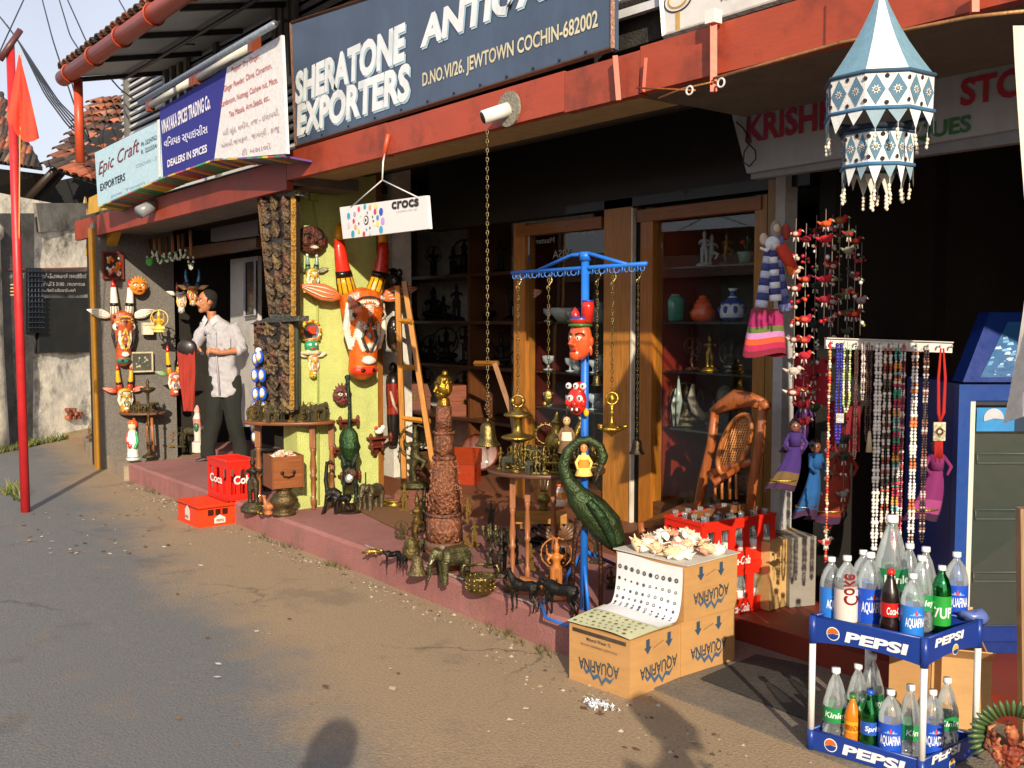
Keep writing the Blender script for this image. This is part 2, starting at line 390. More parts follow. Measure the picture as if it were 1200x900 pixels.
g.add([(-400, -400, 0), (400, -400, 0), (400, -4, 0), (-400, -4, 0), (-400, 8, 0), (400, 8, 0), (400, 400, 0), (-400, 400, 0), (-16, -4, 0), (-16, 8, 0), (4, -4, 0), (4, 8, 0)],
      [(0, 1, 2, 3), (4, 5, 6, 7), (3, 8, 9, 4), (10, 2, 5, 11)], '#777777')
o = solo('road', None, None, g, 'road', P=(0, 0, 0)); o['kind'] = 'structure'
XL, XR = onZ(146, 564, 0).x, -3.2
# platform along the shops: worn front edge
def platform():
    mb = MB(); n = 90; ys = 2.98
    def e(i, k): x = XL + (XR - XL) * i / n; return x, ys + .012 * noise.noise(Vector((x * 3, k, 0))) + .006 * noise.noise(Vector((x * 14, k, 1)))
    vs = []
    for i in range(n + 1):
        x, y0 = e(i, 0); _, y1 = e(i, 5)
        vs += [(x, y0, -.02), (x, y1 - .004, .15), (x, y1 + .014, .17), (x, 6.2, .17)]
    fs = []
    for i in range(n):
        for k in range(3): fs.append((4 * i + k, 4 * i + 4 + k, 4 * i + 5 + k, 4 * i + 1 + k))
    mb.add(vs, fs, '#999999'); mb.add([(XL, 2.98, -.02), (XL, 2.98, .165), (XL, 6.2, .165), (XL, 6.2, -.02)], [(0, 1, 2, 3)], '#999999')
    mb.add([(XR, 2.98, -.02), (XR, 2.98, .165), (XR, 6.2, .165), (XR, 6.2, -.02)], [(3, 2, 1, 0)], '#999999')
    o = solo('pavement', None, None, mb, 'platform', P=(0, 0, 0)); o['kind'] = 'structure'; return o
plat = platform()
rnd = random.Random(9); ch = MB()
for i in range(46):      # chipped paint showing pale plaster along the platform edge
    x = rnd.choice([-4.5, -4.05, -5.2, -7.3, -3.75]) + rnd.gauss(0, .07); y = 2.995 + .02 * rnd.random(); s = .008 + .018 * rnd.random()
    ch.add([(x + s * math.cos(t * 1.257) * (1.5 + rnd.random()), y + s * .6 * math.sin(t * 1.257), .1745 + .0004 * i / 46) for t in range(5)], [(0, 1, 2, 3, 4)], rnd.choice(['#b9aa9a', '#a8968a', '#c9beb0']))
tag(solo('paint_chips', 'pale patches where pink paint has chipped off the platform edge', 'paint chips', ch, 'matte', P=(0, 0, 0)), kind='stuff')
slab('shop_step', (XL + .05, 4.02, .02), (-10.7, 6, .168), 'platform')
slab('shop_floor', (-7.7, 4.02, 0), (-3.08, 7, .32), 'floorred', '#7a4a30')
slab('stone_pavement', (XR, 2.99, -.1), (2.5, 3.78, .008), 'slabs')
slab('store_floor', (-3.198, 3.76, -.1), (3.4, 7.6, .115), 'floorred', '#7e2f1e')
o = solo('floor_mat', None, None, MB().hexa([onZ(u, v, .012) for u, v in ((822, 796), (950, 846), (952, 782), (886, 768))], (0, 0, .006), '#3a3836'), 'stone', P=(0, 0, 0)); tag(o, 'flat dark rubbery mat on the grey paving between the cartons and the drink rack', 'mat')
# kerb stones that curve away at the left end of the platform
ks = thing('kerb', None, None, (XL, 3, 0), kind='structure')
pts = [onZ(u, v, 0) for u, v in ((146, 564), (127, 550), (110, 541), (101, 533), (98, 524), (104, 517))]
for i in range(5):
    a, b_ = pts[i].lerp(pts[i + 1], .02), pts[i].lerp(pts[i + 1], .98); n = Vector((b_.y - a.y, -(b_.x - a.x), 0)).normalized() * .22
    if n.dot(Vector((0, 1, 0))) < 0: n = -n
    part('kerb_stone', MB().hexa([a, b_, b_ + n, a + n], (0, 0, .14 - .004 * i), '#999999'), 'kerbm', ks, w=True)
slab('sand_path', (-14.3, 3.42, -.05), (XL + .02, 9, .05), 'sand')
# dirt that has gathered along the platform foot
rnd = random.Random(4)
d = MB()
for i in range(700):
    x = -9.6 + 7.6 * rnd.random(); y = 2.94 - abs(rnd.gauss(0, .09)) - (.25 * rnd.random() if x > -3.6 else 0)
    if x > -2.95: y = 2.92 - .35 * rnd.random()
    s = .003 + .007 * rnd.random() ** 3; z = gz(x, y)
    d.add([(x - s, y - s, z), (x + s, y - s * .6, z), (x + s * .8, y + s, z), (x - s * .7, y + s, z), (x, y, z + s * 1.1)], [(0, 1, 4), (1, 2, 4), (2, 3, 4), (3, 0, 4)], rnd.choice(['#6f5d47', '#4c4033', '#9c8b73', '#5b5a4e', '#b5aa98']))
solo('gravel', 'loose grit and dirt gathered along the foot of the pink platform', 'gravel', d, 'matte', P=(0, 0, 0), kind='stuff')
d = MB()
for i in range(420):
    x = -9.6 + 6.5 * rnd.random(); y = 2.965 - .07 * rnd.random(); h = .02 + .03 * rnd.random(); z = gz(x, y); a = rnd.random() * PI
    if noise.noise(Vector((x * 1.5, 3, 0))) < .05: continue
    for q in range(3):
        b_ = a + q * 2; d.add([(x, y, z), (x + .006, y, z), (x + math.cos(b_) * h * .7, y + math.sin(b_) * h * .5, z + h)], [(0, 1, 2)], rnd.choice(['#5c6130', '#7d7440', '#4a4f28']))
solo('grass', 'dry weeds growing in the gap at the platform foot', 'grass', d, 'matte', P=(0, 0, 0), kind='stuff')
d = MB()
for i in range(130):
    u = rnd.uniform(130, 900) if i < 60 else rnd.uniform(20, 230); v = 640 + rnd.random() * 240 if i < 60 else rnd.uniform(595, 650)
    p = onZ(u, v, .0); 
    if p.y > 2.9: continue
    s = .005 + .012 * rnd.random(); p.z = gz(p.x, p.y) + .003; a = rnd.random() * 3
    d.add([p + Vector((math.cos(a + k * PI / 2) * s * (1 + k % 2), math.sin(a + k * PI / 2) * s, .006 * rnd.random())) for k in range(4)], [(0, 1, 2, 3)], rnd.choice(['#d8d2c5', '#8d6b45', '#b7ab97', '#6b4a30']))
solo('litter', 'scraps of paper and dry leaves scattered over the road', 'litter', d, 'paper', P=(0, 0, 0), kind='stuff')
d = MB(); p0 = onZ(703, 830, .0)
for i in range(90):
    p = p0 + Vector((rnd.gauss(0, .035), rnd.gauss(0, .02), .012 + .012 * rnd.random())); s = .009
    d.add([p + Vector((rnd.uniform(-s, s), rnd.uniform(-s, s), rnd.uniform(-s, s))) for _ in range(4)], [(0, 1, 2), (0, 2, 3), (0, 3, 1), (1, 3, 2)], rnd.choice(['#dfe6f2', '#b7c6de', '#f2f4f8']))
solo('spilt_foam', 'small heap of white and pale blue packing bits on the road before the front carton', 'foam bits', d, 'paper')
# ================================================================= FAR HOUSE AT THE END OF THE STREET
WA, WB = onZ(-60, 540, 0), onZ(118, 503, 0); wn_ = (WB - WA).cross(UP).normalized()
if wn_.dot(VIEW) > 0: wn_ = -wn_
def onW(u, v): return onP(u, v, WA, wn_)
hs = thing('old_house', 'weathered white plastered house with black painted notice panels at the end of the street', 'house', onZ(50, 515, 0))
m_ = MB(); top = onW(50, 236).z
nx, nz_ = 44, 34; vs = []
for j in range(nz_ + 1):
    for i in range(nx + 1):
        p = WA.lerp(WB + (WB - WA) * .35, i / nx); z = top * j / nz_; p = Vector((p.x, p.y, z)); q = noise.noise(p * 2.3); p += wn_ * (.03 * q + .012 * noise.noise(p * 9)); vs.append(p)
m_.add(vs, [(j * (nx + 1) + i, j * (nx + 1) + i + 1, (j + 1) * (nx + 1) + i + 1, (j + 1) * (nx + 1) + i) for j in range(nz_) for i in range(nx)], '#f2ead6', True)
part('wall', m_, 'old', hs, w=True)
part('wall', MB().hexa([onW(-60, 250), onW(36, 250), onW(34, 520), onW(-60, 536)], wn_ * .05, '#5d5c58'), 'old', hs, w=True, label='plaster strip beside the notice panels, roof shade painted in dark grey')  # grey colour holds the roof's shade on this end of the wall
part('wall', MB().hexa([onW(44, 272), onW(100, 268), onW(108, 238), onW(38, 238)], wn_ * .04, '#7d7b75'), 'old', hs, w=True, label='band along the top of the wall, roof shade painted in grey')  # shade below the eave, painted as a grey band
nb = thing('notice_board', 'black notice panels with faded white lettering painted on the old house wall', 'notice board', onW(60, 412))
part('board', MB().hexa([onW(5, 345), onW(99, 345), onW(99, 318), onW(5, 319)], wn_ * .045, '#201d1b'), 'matte', nb, w=True)
part('board', MB().hexa([onW(42, 413), onW(104, 413), onW(101, 349), onW(42, 349)], wn_ * .045, '#20221f'), 'old', nb, w=True)
part('frame', MB().hexa([onW(3, 317), onW(100, 315), onW(100, 313), onW(3, 315)], wn_ * .06, '#8c5a48').hexa([onW(101, 316), onW(103, 316), onW(106, 416), onW(104, 416)], wn_ * .06, '#c8c8c0'), 'matte', nb, w=True)
lt = MB()
off = wn_ * .05
for s, u0, u1, v, h in (('കൊച്ചിൻ കോർപ്പറേഷൻ നോട്ടീസ്', 6, 97, 326, 6), ('വാർഡ് 5 3180 . നഗരസഭ', 38, 95, 335, 5), ('ഓഫീസ് മട്ടാഞ്ചേരി', 42, 84, 342, 4)):
    A, B = onW(u0, v) + off, onW(u1, v) + off; letter(lt, s, A, B, UP * (h * mpp(A)), '#cfcabd')
part('lettering', lt, 'matte', nb, w=True)
nbr = thing('window_grille', 'rusty blue grey barred window grille behind the red flag pole on the old house', 'window grille', onW(32, 388))
for i in range(5): part('bar', MB().tube([onW(25 + i * 4, 316) + wn_ * .09, onW(26 + i * 4, 388) + wn_ * .09], .008, '#39424f', 5), 'iron', nbr, w=True)
for i in range(12): part('crossbar', MB().tube([onW(24, 318 + i * 6) + wn_ * .1, onW(43, 318 + i * 6) + wn_ * .1], .007, '#39424f', 5), 'iron', nbr, w=True)
part('backing', MB().hexa([onW(24, 390), onW(43, 390), onW(43, 314), onW(24, 314)], wn_ * .07, '#20252b'), 'matte', nbr, w=True)
hole = thing('broken_plaster', 'patch of bare red bricks where the old house plaster has fallen off', 'bare brick patch', onW(84, 490))
for j in range(3):
    for i in range(3 - (j == 2)):
        a = onW(77 + i * 6 + (j % 2) * 2, 489 - j * 4.4); part('brick', MB().box(a + wn_ * (.03 + .01 * rnd.random()), (.055, .055, .045), rnd.choice(['#a4583c', '#8d4a33', '#b3694a']), rot=Matrix.Rotation(math.atan2((WB - WA).y, (WB - WA).x), 3, 'Z')), 'tile', hole, w=True)
# roofs with clay tiles, one piece each
tp = MB(); n = 5
vs = []
for k in (0, 1):
    for i in range(n + 1): a = PI * i / n; vs.append((-.075 * math.cos(a) * (1 - .12 * k), -k * .27, .035 * math.sin(a)))
    for i in range(n + 1): a = PI * i / n; vs.append((-.075 * math.cos(a) * (1 - .12 * k), -k * .27, .035 * math.sin(a) - .014))
f = []
for i in range(n): f += [(i, i + 1, 2 * n + 3 + i, 2 * n + 2 + i), (n + 1 + i + 1, n + 1 + i, 3 * n + 3 + i, 3 * n + 4 + i), (2 * n + 2 + i, 2 * n + 3 + i, 3 * n + 4 + i, 3 * n + 3 + i), (i + 1, i, n + 1 + i, n + 2 + i)]
tp.add(vs, f, '#888888', True)
TILES = []
for c in ('#a0593d', '#7d4a36', '#5f4639', '#9a7460', '#b3694a', '#453a34'):
    t_ = MB().join(tp); t_.c = [hx(c)] * len(t_.f); TILES.append(t_.mesh('tile', M['tile']))
def tiled_roof(root, el, er, rl, rr, rows, cols, seed):
    """eave left/right, ridge left/right"""
    R_ = random.Random(seed); inv = MW[root.name].inverted()
    U_ = (rl - el); S_ = (er - el).normalized(); Nn = S_.cross(U_).normalized()
    if Nn.z < 0: Nn = -Nn
    Ud = U_.normalized(); Ud = (Ud - S_ * Ud.dot(S_)).normalized()
    rot = Matrix((S_, Ud, Nn)).transposed().to_4x4()
    for r in range(rows):
        for c in range(cols):
            s = (c + .5) / cols; t = (r + .5) / rows
            a = el.lerp(er, s); b_ = rl.lerp(rr, s); p = a.lerp(b_, t + .5 / rows) + Nn * (.01 + .01 * R_.random())
            o = bpy.data.objects.new('tile', R_.choice(TILES)); COL.objects.link(o); o.parent = root
            w_ = ((er - el).length / cols) / .15; l_ = ((rl - el).length / rows) / .24
            o.matrix_local = inv @ Matrix.Translation(p) @ rot @ Matrix.Rotation(R_.gauss(0, .05), 4, 'Z') @ Matrix.Diagonal((w_ * 1.05, l_ * 1.05, 1.2, 1))
    part('roof_boarding', MB().hexa([el, er, rr, rl], -Nn * .05, '#1f1a16'), 'matte', root, w=True)
rt = thing('tiled_roof', 'sagging clay tiled roof of the old house behind the red flag', 'roof', onD(20, 205, 13.2))
tiled_roof(rt, onD(-70, 178, 12.9), onD(50, 196, 13.3), onD(-70, 84, 15.2), onD(4, 112, 15.6), 9, 17, 3)
part('eave_shadow_board', MB().hexa([onD(-70, 190, 13), onD(50, 204, 13.4), onD(40, 236, 13.9), onD(-70, 238, 13.6)], Vector((0, .1, 0)), '#2a231c'), 'matte', rt, w=True)  # dark board standing in for the shade under the eave
rt2 = thing('tiled_roof', 'broken clay tiled roof lying between the old house and the orange downpipe', 'roof', onD(110, 225, 13.4))
tiled_roof(rt2, onD(62, 196, 13.2), onD(170, 232, 13.0), onD(118, 118, 16), onD(205, 108, 15.6), 10, 11, 5)
part('wall', MB().hexa([onD(20, 262, 14.6), onD(175, 262, 14.2), onD(175, 190, 14.3), onD(66, 212, 14.6)], Vector((0, .15, 0)), '#0f0d0c'), 'matte', rt2, w=True)  # black colour stands in for the eave shade behind this roof
part('rafter', MB().tube([onD(22, 244, 13.6), onD(63, 200, 13.3)], .05, '#3a2c22', 6), 'wood', rt2, w=True)
part('gable_board', MB().hexa([onD(22, 250, 13.7), onD(30, 252, 13.7), onD(72, 204, 13.4), onD(62, 199, 13.4)], Vector((-.05, .06, 0)), '#1a1613'), 'matte', rt2, w=True)  # board colour darkened to stand in for shade under the eaves
part('plaster_patch', MB().poly([onD(u, v, 13.6) for u, v in ((80, 247), (90, 238), (97, 240), (99, 230), (103, 256), (98, 253), (90, 245))], Vector((-.03, .03, 0)), '#c9a77c'), 'old', rt2, w=True)
gp = thing('gate_pillar', 'round edged white plastered gate pillar cut by the left edge of the picture', 'pillar', onZ(-20, 530, 0))
part('shaft', MB().lathe([(.30, 0), (.29, .3), (.27, 1.2), (.27, 2.45), (.31, 2.5), (.31, 2.6), (.2, 2.72)], '#cfc6b2', 20, c=(-.07, 0, 0)), 'old', gp)
gw = MB()
for i in range(160):
    p = onZ(rnd.uniform(2, 28), rnd.uniform(572, 588), 0) if i < 22 else WA.lerp(WB, rnd.random()) + wn_ * (.1 + .1 * rnd.random()); h = .04 + .08 * rnd.random()
    for q in range(4): b_ = rnd.random() * 6.3; gw.add([p, p + Vector((.015, .01, 0)), p + Vector((math.cos(b_) * h * .7, math.sin(b_) * h * .7, h))], [(0, 1, 2)], rnd.choice(['#4f6128', '#6c7a38', '#3f4f24', '#8a8145']))
solo('grass', 'green weeds along the foot of the old house and beside the flag pole', 'grass', gw, 'matte', P=(0, 0, 0), kind='stuff')
# ================================================================= THE SHOP BUILDING
B = thing('shop_building', 'long two storey shop building with orange red fascia and grey louvred upper floor', 'building', (-6.5, 4.2, 0))
def bp(name, mb, mat, label=None, kind=None, w=True): return part(name, mb, mat, B, w=w, label=label, kind=kind)
FZ0, FZ1, FY = 2.475, 2.66, 3.0
OR = '#c2401f'
xl0 = onY(88, 282, FY); xl1 = onY(336, 212, FY).x
# fascia in painted board lengths
xs = [xl1, -4.95, -3.42, -2.95, -1.2, .8, 3.2]
for i in range(6):
    m_ = MB(); a, b_ = xs[i] + .002, xs[i + 1] - .002
    m_.bx((a, FY, FZ0 + (.0, .004, -.003, .002, .0, 0)[i]), (b_, FY + .05, FZ1 + (.0, -.003, -.01, .004, 0, .003)[i]), ('#a8432a', '#ac4830', '#a2462e', '#aa472c', '#ac4328', '#a8432a')[i])
    bp('fascia_board', m_, 'fascia')
zl0, zl1 = xl0.z, FZ0 - .06
ZLT = .2
lx = [xl0.x, -10.6, -9.4, -8.0, xl1 - .002]
for i in range(4):
    def zz(x): return xl0.z + (zl1 - xl0.z) * (x - xl0.x) / (xl1 - xl0.x)
    a, b_ = lx[i], lx[i + 1] - .003; q = [(a, FY, zz(a)), (b_, FY, zz(b_)), (b_, FY, zz(b_) + ZLT), (a, FY, zz(a) + ZLT)]
    bp('fascia_board', MB().hexa(q, (0, .05, 0), ('#a5402a', '#9c3a26', '#a0402a', '#8e3624')[i]), 'fascia')
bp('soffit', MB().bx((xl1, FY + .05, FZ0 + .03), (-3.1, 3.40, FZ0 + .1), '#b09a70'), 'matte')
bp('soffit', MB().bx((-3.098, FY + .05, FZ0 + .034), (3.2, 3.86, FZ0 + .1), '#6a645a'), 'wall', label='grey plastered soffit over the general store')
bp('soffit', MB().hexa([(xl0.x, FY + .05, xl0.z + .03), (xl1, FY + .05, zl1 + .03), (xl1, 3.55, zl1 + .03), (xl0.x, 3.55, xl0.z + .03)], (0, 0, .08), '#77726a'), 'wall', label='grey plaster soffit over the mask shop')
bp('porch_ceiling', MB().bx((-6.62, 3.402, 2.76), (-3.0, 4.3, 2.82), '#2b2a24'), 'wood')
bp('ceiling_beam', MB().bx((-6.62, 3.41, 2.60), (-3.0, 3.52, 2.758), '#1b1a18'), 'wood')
bp('ledge', MB().bx((xl0.x, 3.052, FZ1 - .06), (3.2, 3.8, FZ1 - .02), '#4a453c'), 'old')
bp('parapet', MB().bx((xl1 - .3, 3.30, FZ1 - .02), (3.2, 3.36, FZ1 + .5), '#2a2722'), 'old')
# rooms behind the fronts
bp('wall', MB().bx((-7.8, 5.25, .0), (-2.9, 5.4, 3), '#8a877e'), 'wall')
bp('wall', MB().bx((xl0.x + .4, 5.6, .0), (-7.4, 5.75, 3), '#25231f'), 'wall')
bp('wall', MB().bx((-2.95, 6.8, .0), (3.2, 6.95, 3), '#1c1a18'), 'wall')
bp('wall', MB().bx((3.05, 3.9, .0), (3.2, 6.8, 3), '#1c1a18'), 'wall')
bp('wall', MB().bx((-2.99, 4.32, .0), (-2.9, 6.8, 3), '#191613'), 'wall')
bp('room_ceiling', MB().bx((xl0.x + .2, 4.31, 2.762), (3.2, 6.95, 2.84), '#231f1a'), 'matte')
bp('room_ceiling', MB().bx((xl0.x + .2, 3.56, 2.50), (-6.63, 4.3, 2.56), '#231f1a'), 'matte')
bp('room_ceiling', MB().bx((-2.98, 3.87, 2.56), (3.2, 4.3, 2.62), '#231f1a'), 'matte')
# green side wall that catches the sun
GX = -6.55
def onG(u, v): return onX(u, v, GX)
GY0, GY1 = onG(348, 500).y, onG(443, 500).y
bp('wall', MB().bx((GX - .22, GY0, .168), (GX, GY1, 2.72), '#c6cf7c'), 'lime', label='lime green textured plaster wall hung with masks')
bp('wall', MB().bx((GX - .3, GY1 + .002, .17), (GX - .004, GY1 + .05, 2.7), '#8d5a26'), 'wood', label='varnished wooden trim at the edge of the green wall')
bp('wall', MB().bx((GX - .35, GY1 + .15, .17), (GX - .02, GY1 + .32, 2.7), '#cfcabd'), 'wall', label='white plastered strip beside the black carved statue')
bp('conduit', MB().tube([onG(364, 228) + Vector((.02, 0, 0)), onG(370, 262) + Vector((.02, 0, 0)), onG(372, 590) + Vector((.02, 0, 0))], .008, '#aebd66', 6).box(onG(366, 226) + Vector((.02, 0, 0)), (.03, .07, .12), '#a5b455'), 'matte')
# mask shop side wall and pieces
LX = -10.6
def onL(u, v): return onX(u, v, LX)
bp('wall', MB().bx((LX - .18, 2.99, .0), (LX, 3.78, zl1 + .1), '#75706a'), 'stone', label='grey roughcast side wall hung with bull masks')
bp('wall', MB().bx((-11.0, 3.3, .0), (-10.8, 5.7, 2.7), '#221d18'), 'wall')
bp('wall', MB().bx((LX - .11, 2.95, .0), (LX - .02, 2.988, zl1 + .05), '#b07c26'), 'paint', label='yellow painted corner strip of the mask shop')
bp('wall', MB().bx((xl0.x + .35, 3.02, .0), (LX - .22, 3.3, 2.5), '#1d1815'), 'wood', label='dark timber corner post')
bp('wall', MB().bx((-8.0, 3.92, .17), (-6.8, 3.99, 2.5), '#c9c6c0'), 'wall', label='white plastered pier behind the man')
o = bp('painted_wall', MB().hexa([onY(100, 300, 3.1), onY(124, 292, 3.1), onY(150, 210, 3.1), onY(104, 232, 3.1)], (0, .1, 0), '#d6a32c'), 'paint', label='yellow painted patch of wall above the fascia corner')
# upper floor
UY = 3.8
bp('upper_wall', MB().bx((xl0.x - .9, UY + .06, FZ1 - .02), (3.2, UY + .2, 4.45), '#1d1c1c'), 'matte')
sl = MB().bx((xl0.x - .85, -.012, -.022), (-5.2, .012, .022), '#c4c6c8'); sl.xf(Matrix.Rotation(-.5, 4, 'X'))
first = None
for i in range(22):
    z = 2.76 + i * .077
    if first is None: first = part('louvre_slat', sl, 'sheet', B); first.location = (6.5, UY - 4.2, z)
    else: inst(first, 'louvre_slat', B, (6.5, UY - 4.2, z + .003 * (i % 3)))
for (u0, u1, v0, v1) in ((193, 218, 105, 40), (322, 345, 60, -60)):
    a, b_ = onY(u0, v0, UY - .06), onY(u1, v0, UY - .06); zt = onY((u0 + u1) / 2, v1, UY).z; w_ = (b_.x - a.x)
    m_ = MB(); 
    for k in range(4): m_.bx((a.x + w_ * k / 3 - .035, UY - .07, a.z - .3), (a.x + w_ * k / 3 + .035, UY - .03, zt), '#8b857c')
    for z in (a.z - .3, (a.z + zt) / 2, zt): m_.bx((a.x - .03, UY - .08, z - .03), (b_.x + .03, UY - .028, z + .03), '#8b857c')
    wo = bp('window', m_, 'paint'); part('pane', MB().bx((a.x, UY - .026, a.z - .3), (b_.x, UY - .02, zt), '#2a2420'), 'gloss', wo, w=True)
for i in range(5):
    x = -6.6 - i * 1.35; bp('window_post', MB().bx((x - .04, UY - .05, 2.7), (x + .04, UY + .0, 4.35), '#6c6a66'), 'paint')
# eave: sheets, rafters, gutter, tiles
EZ = onY(80, 92, 2.8).z; EX = onY(80, 92, 2.8).x; WZ = onY(152, 108, UY).z
shc = None
for i in range(7):
    a = EX + .02 + i * .98; b_ = a + .97
    bp('roof_sheet', MB().hexa([(a, 2.86, EZ + .02), (b_, 2.86, EZ + .02), (b_, UY, WZ), (a, UY, WZ)], (0, 0, .015), ('#cfcfca', '#c0c1be', '#d6d5ce')[i % 3]), 'sheet')
for i in range(8):
    a = EX + i * .98; bp('rafter', MB().hexa([(a, 2.86, EZ - .03), (a + .035, 2.86, EZ - .03), (a + .035, UY - .02, WZ - .05), (a, UY - .02, WZ - .05)], (0, 0, .045), '#2b2622'), 'wood')
bp('purlin', MB().tube([(EX, 3.35, (EZ + WZ) / 2 - .03), (EX + 5.2, 3.35, (EZ + WZ) / 2 - .03)], .02, '#2b2622', 6), 'wood')
bp('roof_board', MB().hexa([(EX - .1, 2.8, EZ + .07), (3.2, 2.8, EZ + .07), (3.2, 5.5, WZ + .75), (EX - .1, 5.5, WZ + .75)], (0, 0, .05), '#3a3430'), 'matte')
gm = MB(); R_ = .078
gt = [Vector((EX - .03, 2.76, EZ + .0)), Vector((-2.5, 2.76, EZ + .0))]
gm.tube([gt[0], gt[1]], R_, '#c04a28', 14)
gu = bp('gutter', gm, 'paint')
for i in range(9): part('bracket', MB().ring((EX + .25 + i * .8, 2.76, EZ), R_ + .008, .009, '#a23c20', ax=Matrix.Rotation(PI / 2, 3, 'Z'), n=16, m=5), 'paint', gu, w=True)
dp = onD(102, 95, mpp(gt[0]) * FPX)
bp('downpipe', MB().tube([(dp.x, 2.86, EZ - .02), (dp.x, 2.86, onY(102, 187, 2.86).z)], .045, '#bf4a2a', 12), 'paint')
rnd = random.Random(8)
for i in range(44):
    x = EX + .06 + i * .155
    o = bpy.data.objects.new('tile', rnd.choice(TILES[1:4] + TILES[5:])); COL.objects.link(o); o.parent = B
    o.location = Vector((x + 6.5, 2.98 - 4.2, EZ + .17 + .01 * rnd.random())); o.rotation_euler = (.28, 0, rnd.gauss(0, .05)); o.scale = (1.05, 1.05, 1.2)
# drain pipe stub with its patch of cement, and brackets on the fascia
pc = onY(598, 128, FY)
pa = MB(); k = 16
pa.poly([pc + Vector((math.cos(2 * PI * i / k) * .085 * (1 + .2 * noise.noise(Vector((i, 0, 0)))), -.002, .0 + math.sin(2 * PI * i / k) * .085 * (1 + .25 * noise.noise(Vector((0, i, 0)))))) for i in range(k)], (0, -.012, 0), '#8d877a')
bp('cement_patch', pa, 'stone')
q = onY(568, 138, FY - .16); r_ = .032
sp = MB(); a, b_ = pc + Vector((0, -.01, 0)), onP(566, 138, (0, FY - .13, 0), Vector((0, 1, 0)))
sp.tube([a, b_], .034, '#e4e2dc', 18); sp2 = MB(); dv = (b_ - a).normalized(); sp2.tube([b_ + dv * .001, b_ + dv * .002], .028, '#2a211a', 18)
po = bp('drain_pipe', sp, 'plastic'); part('pipe_bore', sp2, 'matte', po, w=True)
a = onY(182, 240, FY); b_ = onP(163, 249, (0, FY - .16, 0), Vector((0, 1, 0)))
bp('drain_pipe', MB().tube([a, b_], .055, '#85878a', 14), 'plastic', label='grey drain pipe stub through the mask shop fascia')
for (u0, v0, u1, v1, w_, c) in ((721, 66, 725, 118, .03, '#d0502c'), (757, 68, 754, 108, .018, '#c74a2a'), (836, 17, 836, 108, .036, '#dd5226'), (1142, -10, 1142, 15, .03, '#dd5226')):
    a, b_ = onY(u0, v0, FY - .03), onY(u1, v1, FY - .03)
    bp('fascia_bracket', MB().tube([a, b_], w_ * .5, c, 4, sm=False), 'paint')
bp('bracket_cap', MB().box(onY(836, 20, FY - .035), (.045, .045, .05), '#e6e2da'), 'plastic')
for (pp, c, r) in (([(746, 103), (775, 104), (815, 106)], '#b5622f', .004), ([(772, 115), (800, 104), (836, 96)], '#b57a45', .004), ([(836, 92), (900, 74), (985, 50), (1137, 20), (1210, 12)], '#b98a5a', .006)):
    bp('curtain_rail', MB().tube([onY(u, v, FY - .05) for u, v in pp], r, c, 5), 'iron')
for (u, v) in ((808, 104), (845, 95)): bp('rail_ring', MB().ring(onY(u, v + 2, FY - .055), .016, .004, '#d8d6d0', n=14), 'plastic')
# timber posts and glazed show cases along the front
SY = 4.25
def onS(u, v): return onY(u, v, SY)
def post(u0, u1, vt, vb, col, y=SY, t=.09, name='door_post', label=None):
    a, b_ = onY(u0, vb, y), onY(u1, vb, y); zt = onY(u0, vt, y).z
    return bp(name, MB().bx((a.x, y, .3), (b_.x, y + t, zt), col), 'wood', label=label)
WD = '#9c611e'
post(602, 615, 263, 600, '#a86a28'); post(706, 738, 236, 600, '#b0742e', t=.12); post(748, 762, 246, 600, '#a5651f'); post(879, 893, 230, 600, '#9c6a24', t=.08); post(894, 908, 212, 600, '#8f6a24', y=SY - .02, t=.12)
for (u0, u1, v0, v1) in ((606, 706, 263, 256), (748, 893, 247, 229)):
    a, b_ = onS(u0, v0), onS(u1, v0); z = onS((u0 + u1) / 2, (v0 + v1) / 2).z
    bp('door_head', MB().bx((a.x, SY - .012, z - .07), (b_.x, SY + .07, z), '#8a5218'), 'woodx')
a, b_ = onS(738, 300), onS(748, 300); bp('door_gap', MB().bx((a.x + .001, SY + .03, .32), (b_.x - .001, SY + .05, 2.2), '#15100c'), 'matte')
bp('edge_strip', MB().bx((a.x + .02, SY - .01, .32), (a.x + .032, SY + .02, 2.2), '#d8d0c0'), 'paint')
zt = onS(748, 247).z
bp('header_board', MB().bx((-6.4, SY + .0, zt + .03), (-3.0, SY + .1, 2.757), '#171412'), 'wood')
bp('post', MB().bx((onY(908, 300, 4.2).x, 4.2, .115), (onY(919, 300, 4.2).x, 4.3, 2.5), '#b4b2b0'), 'wall', label='white painted corner post of the general store')
CASES = []
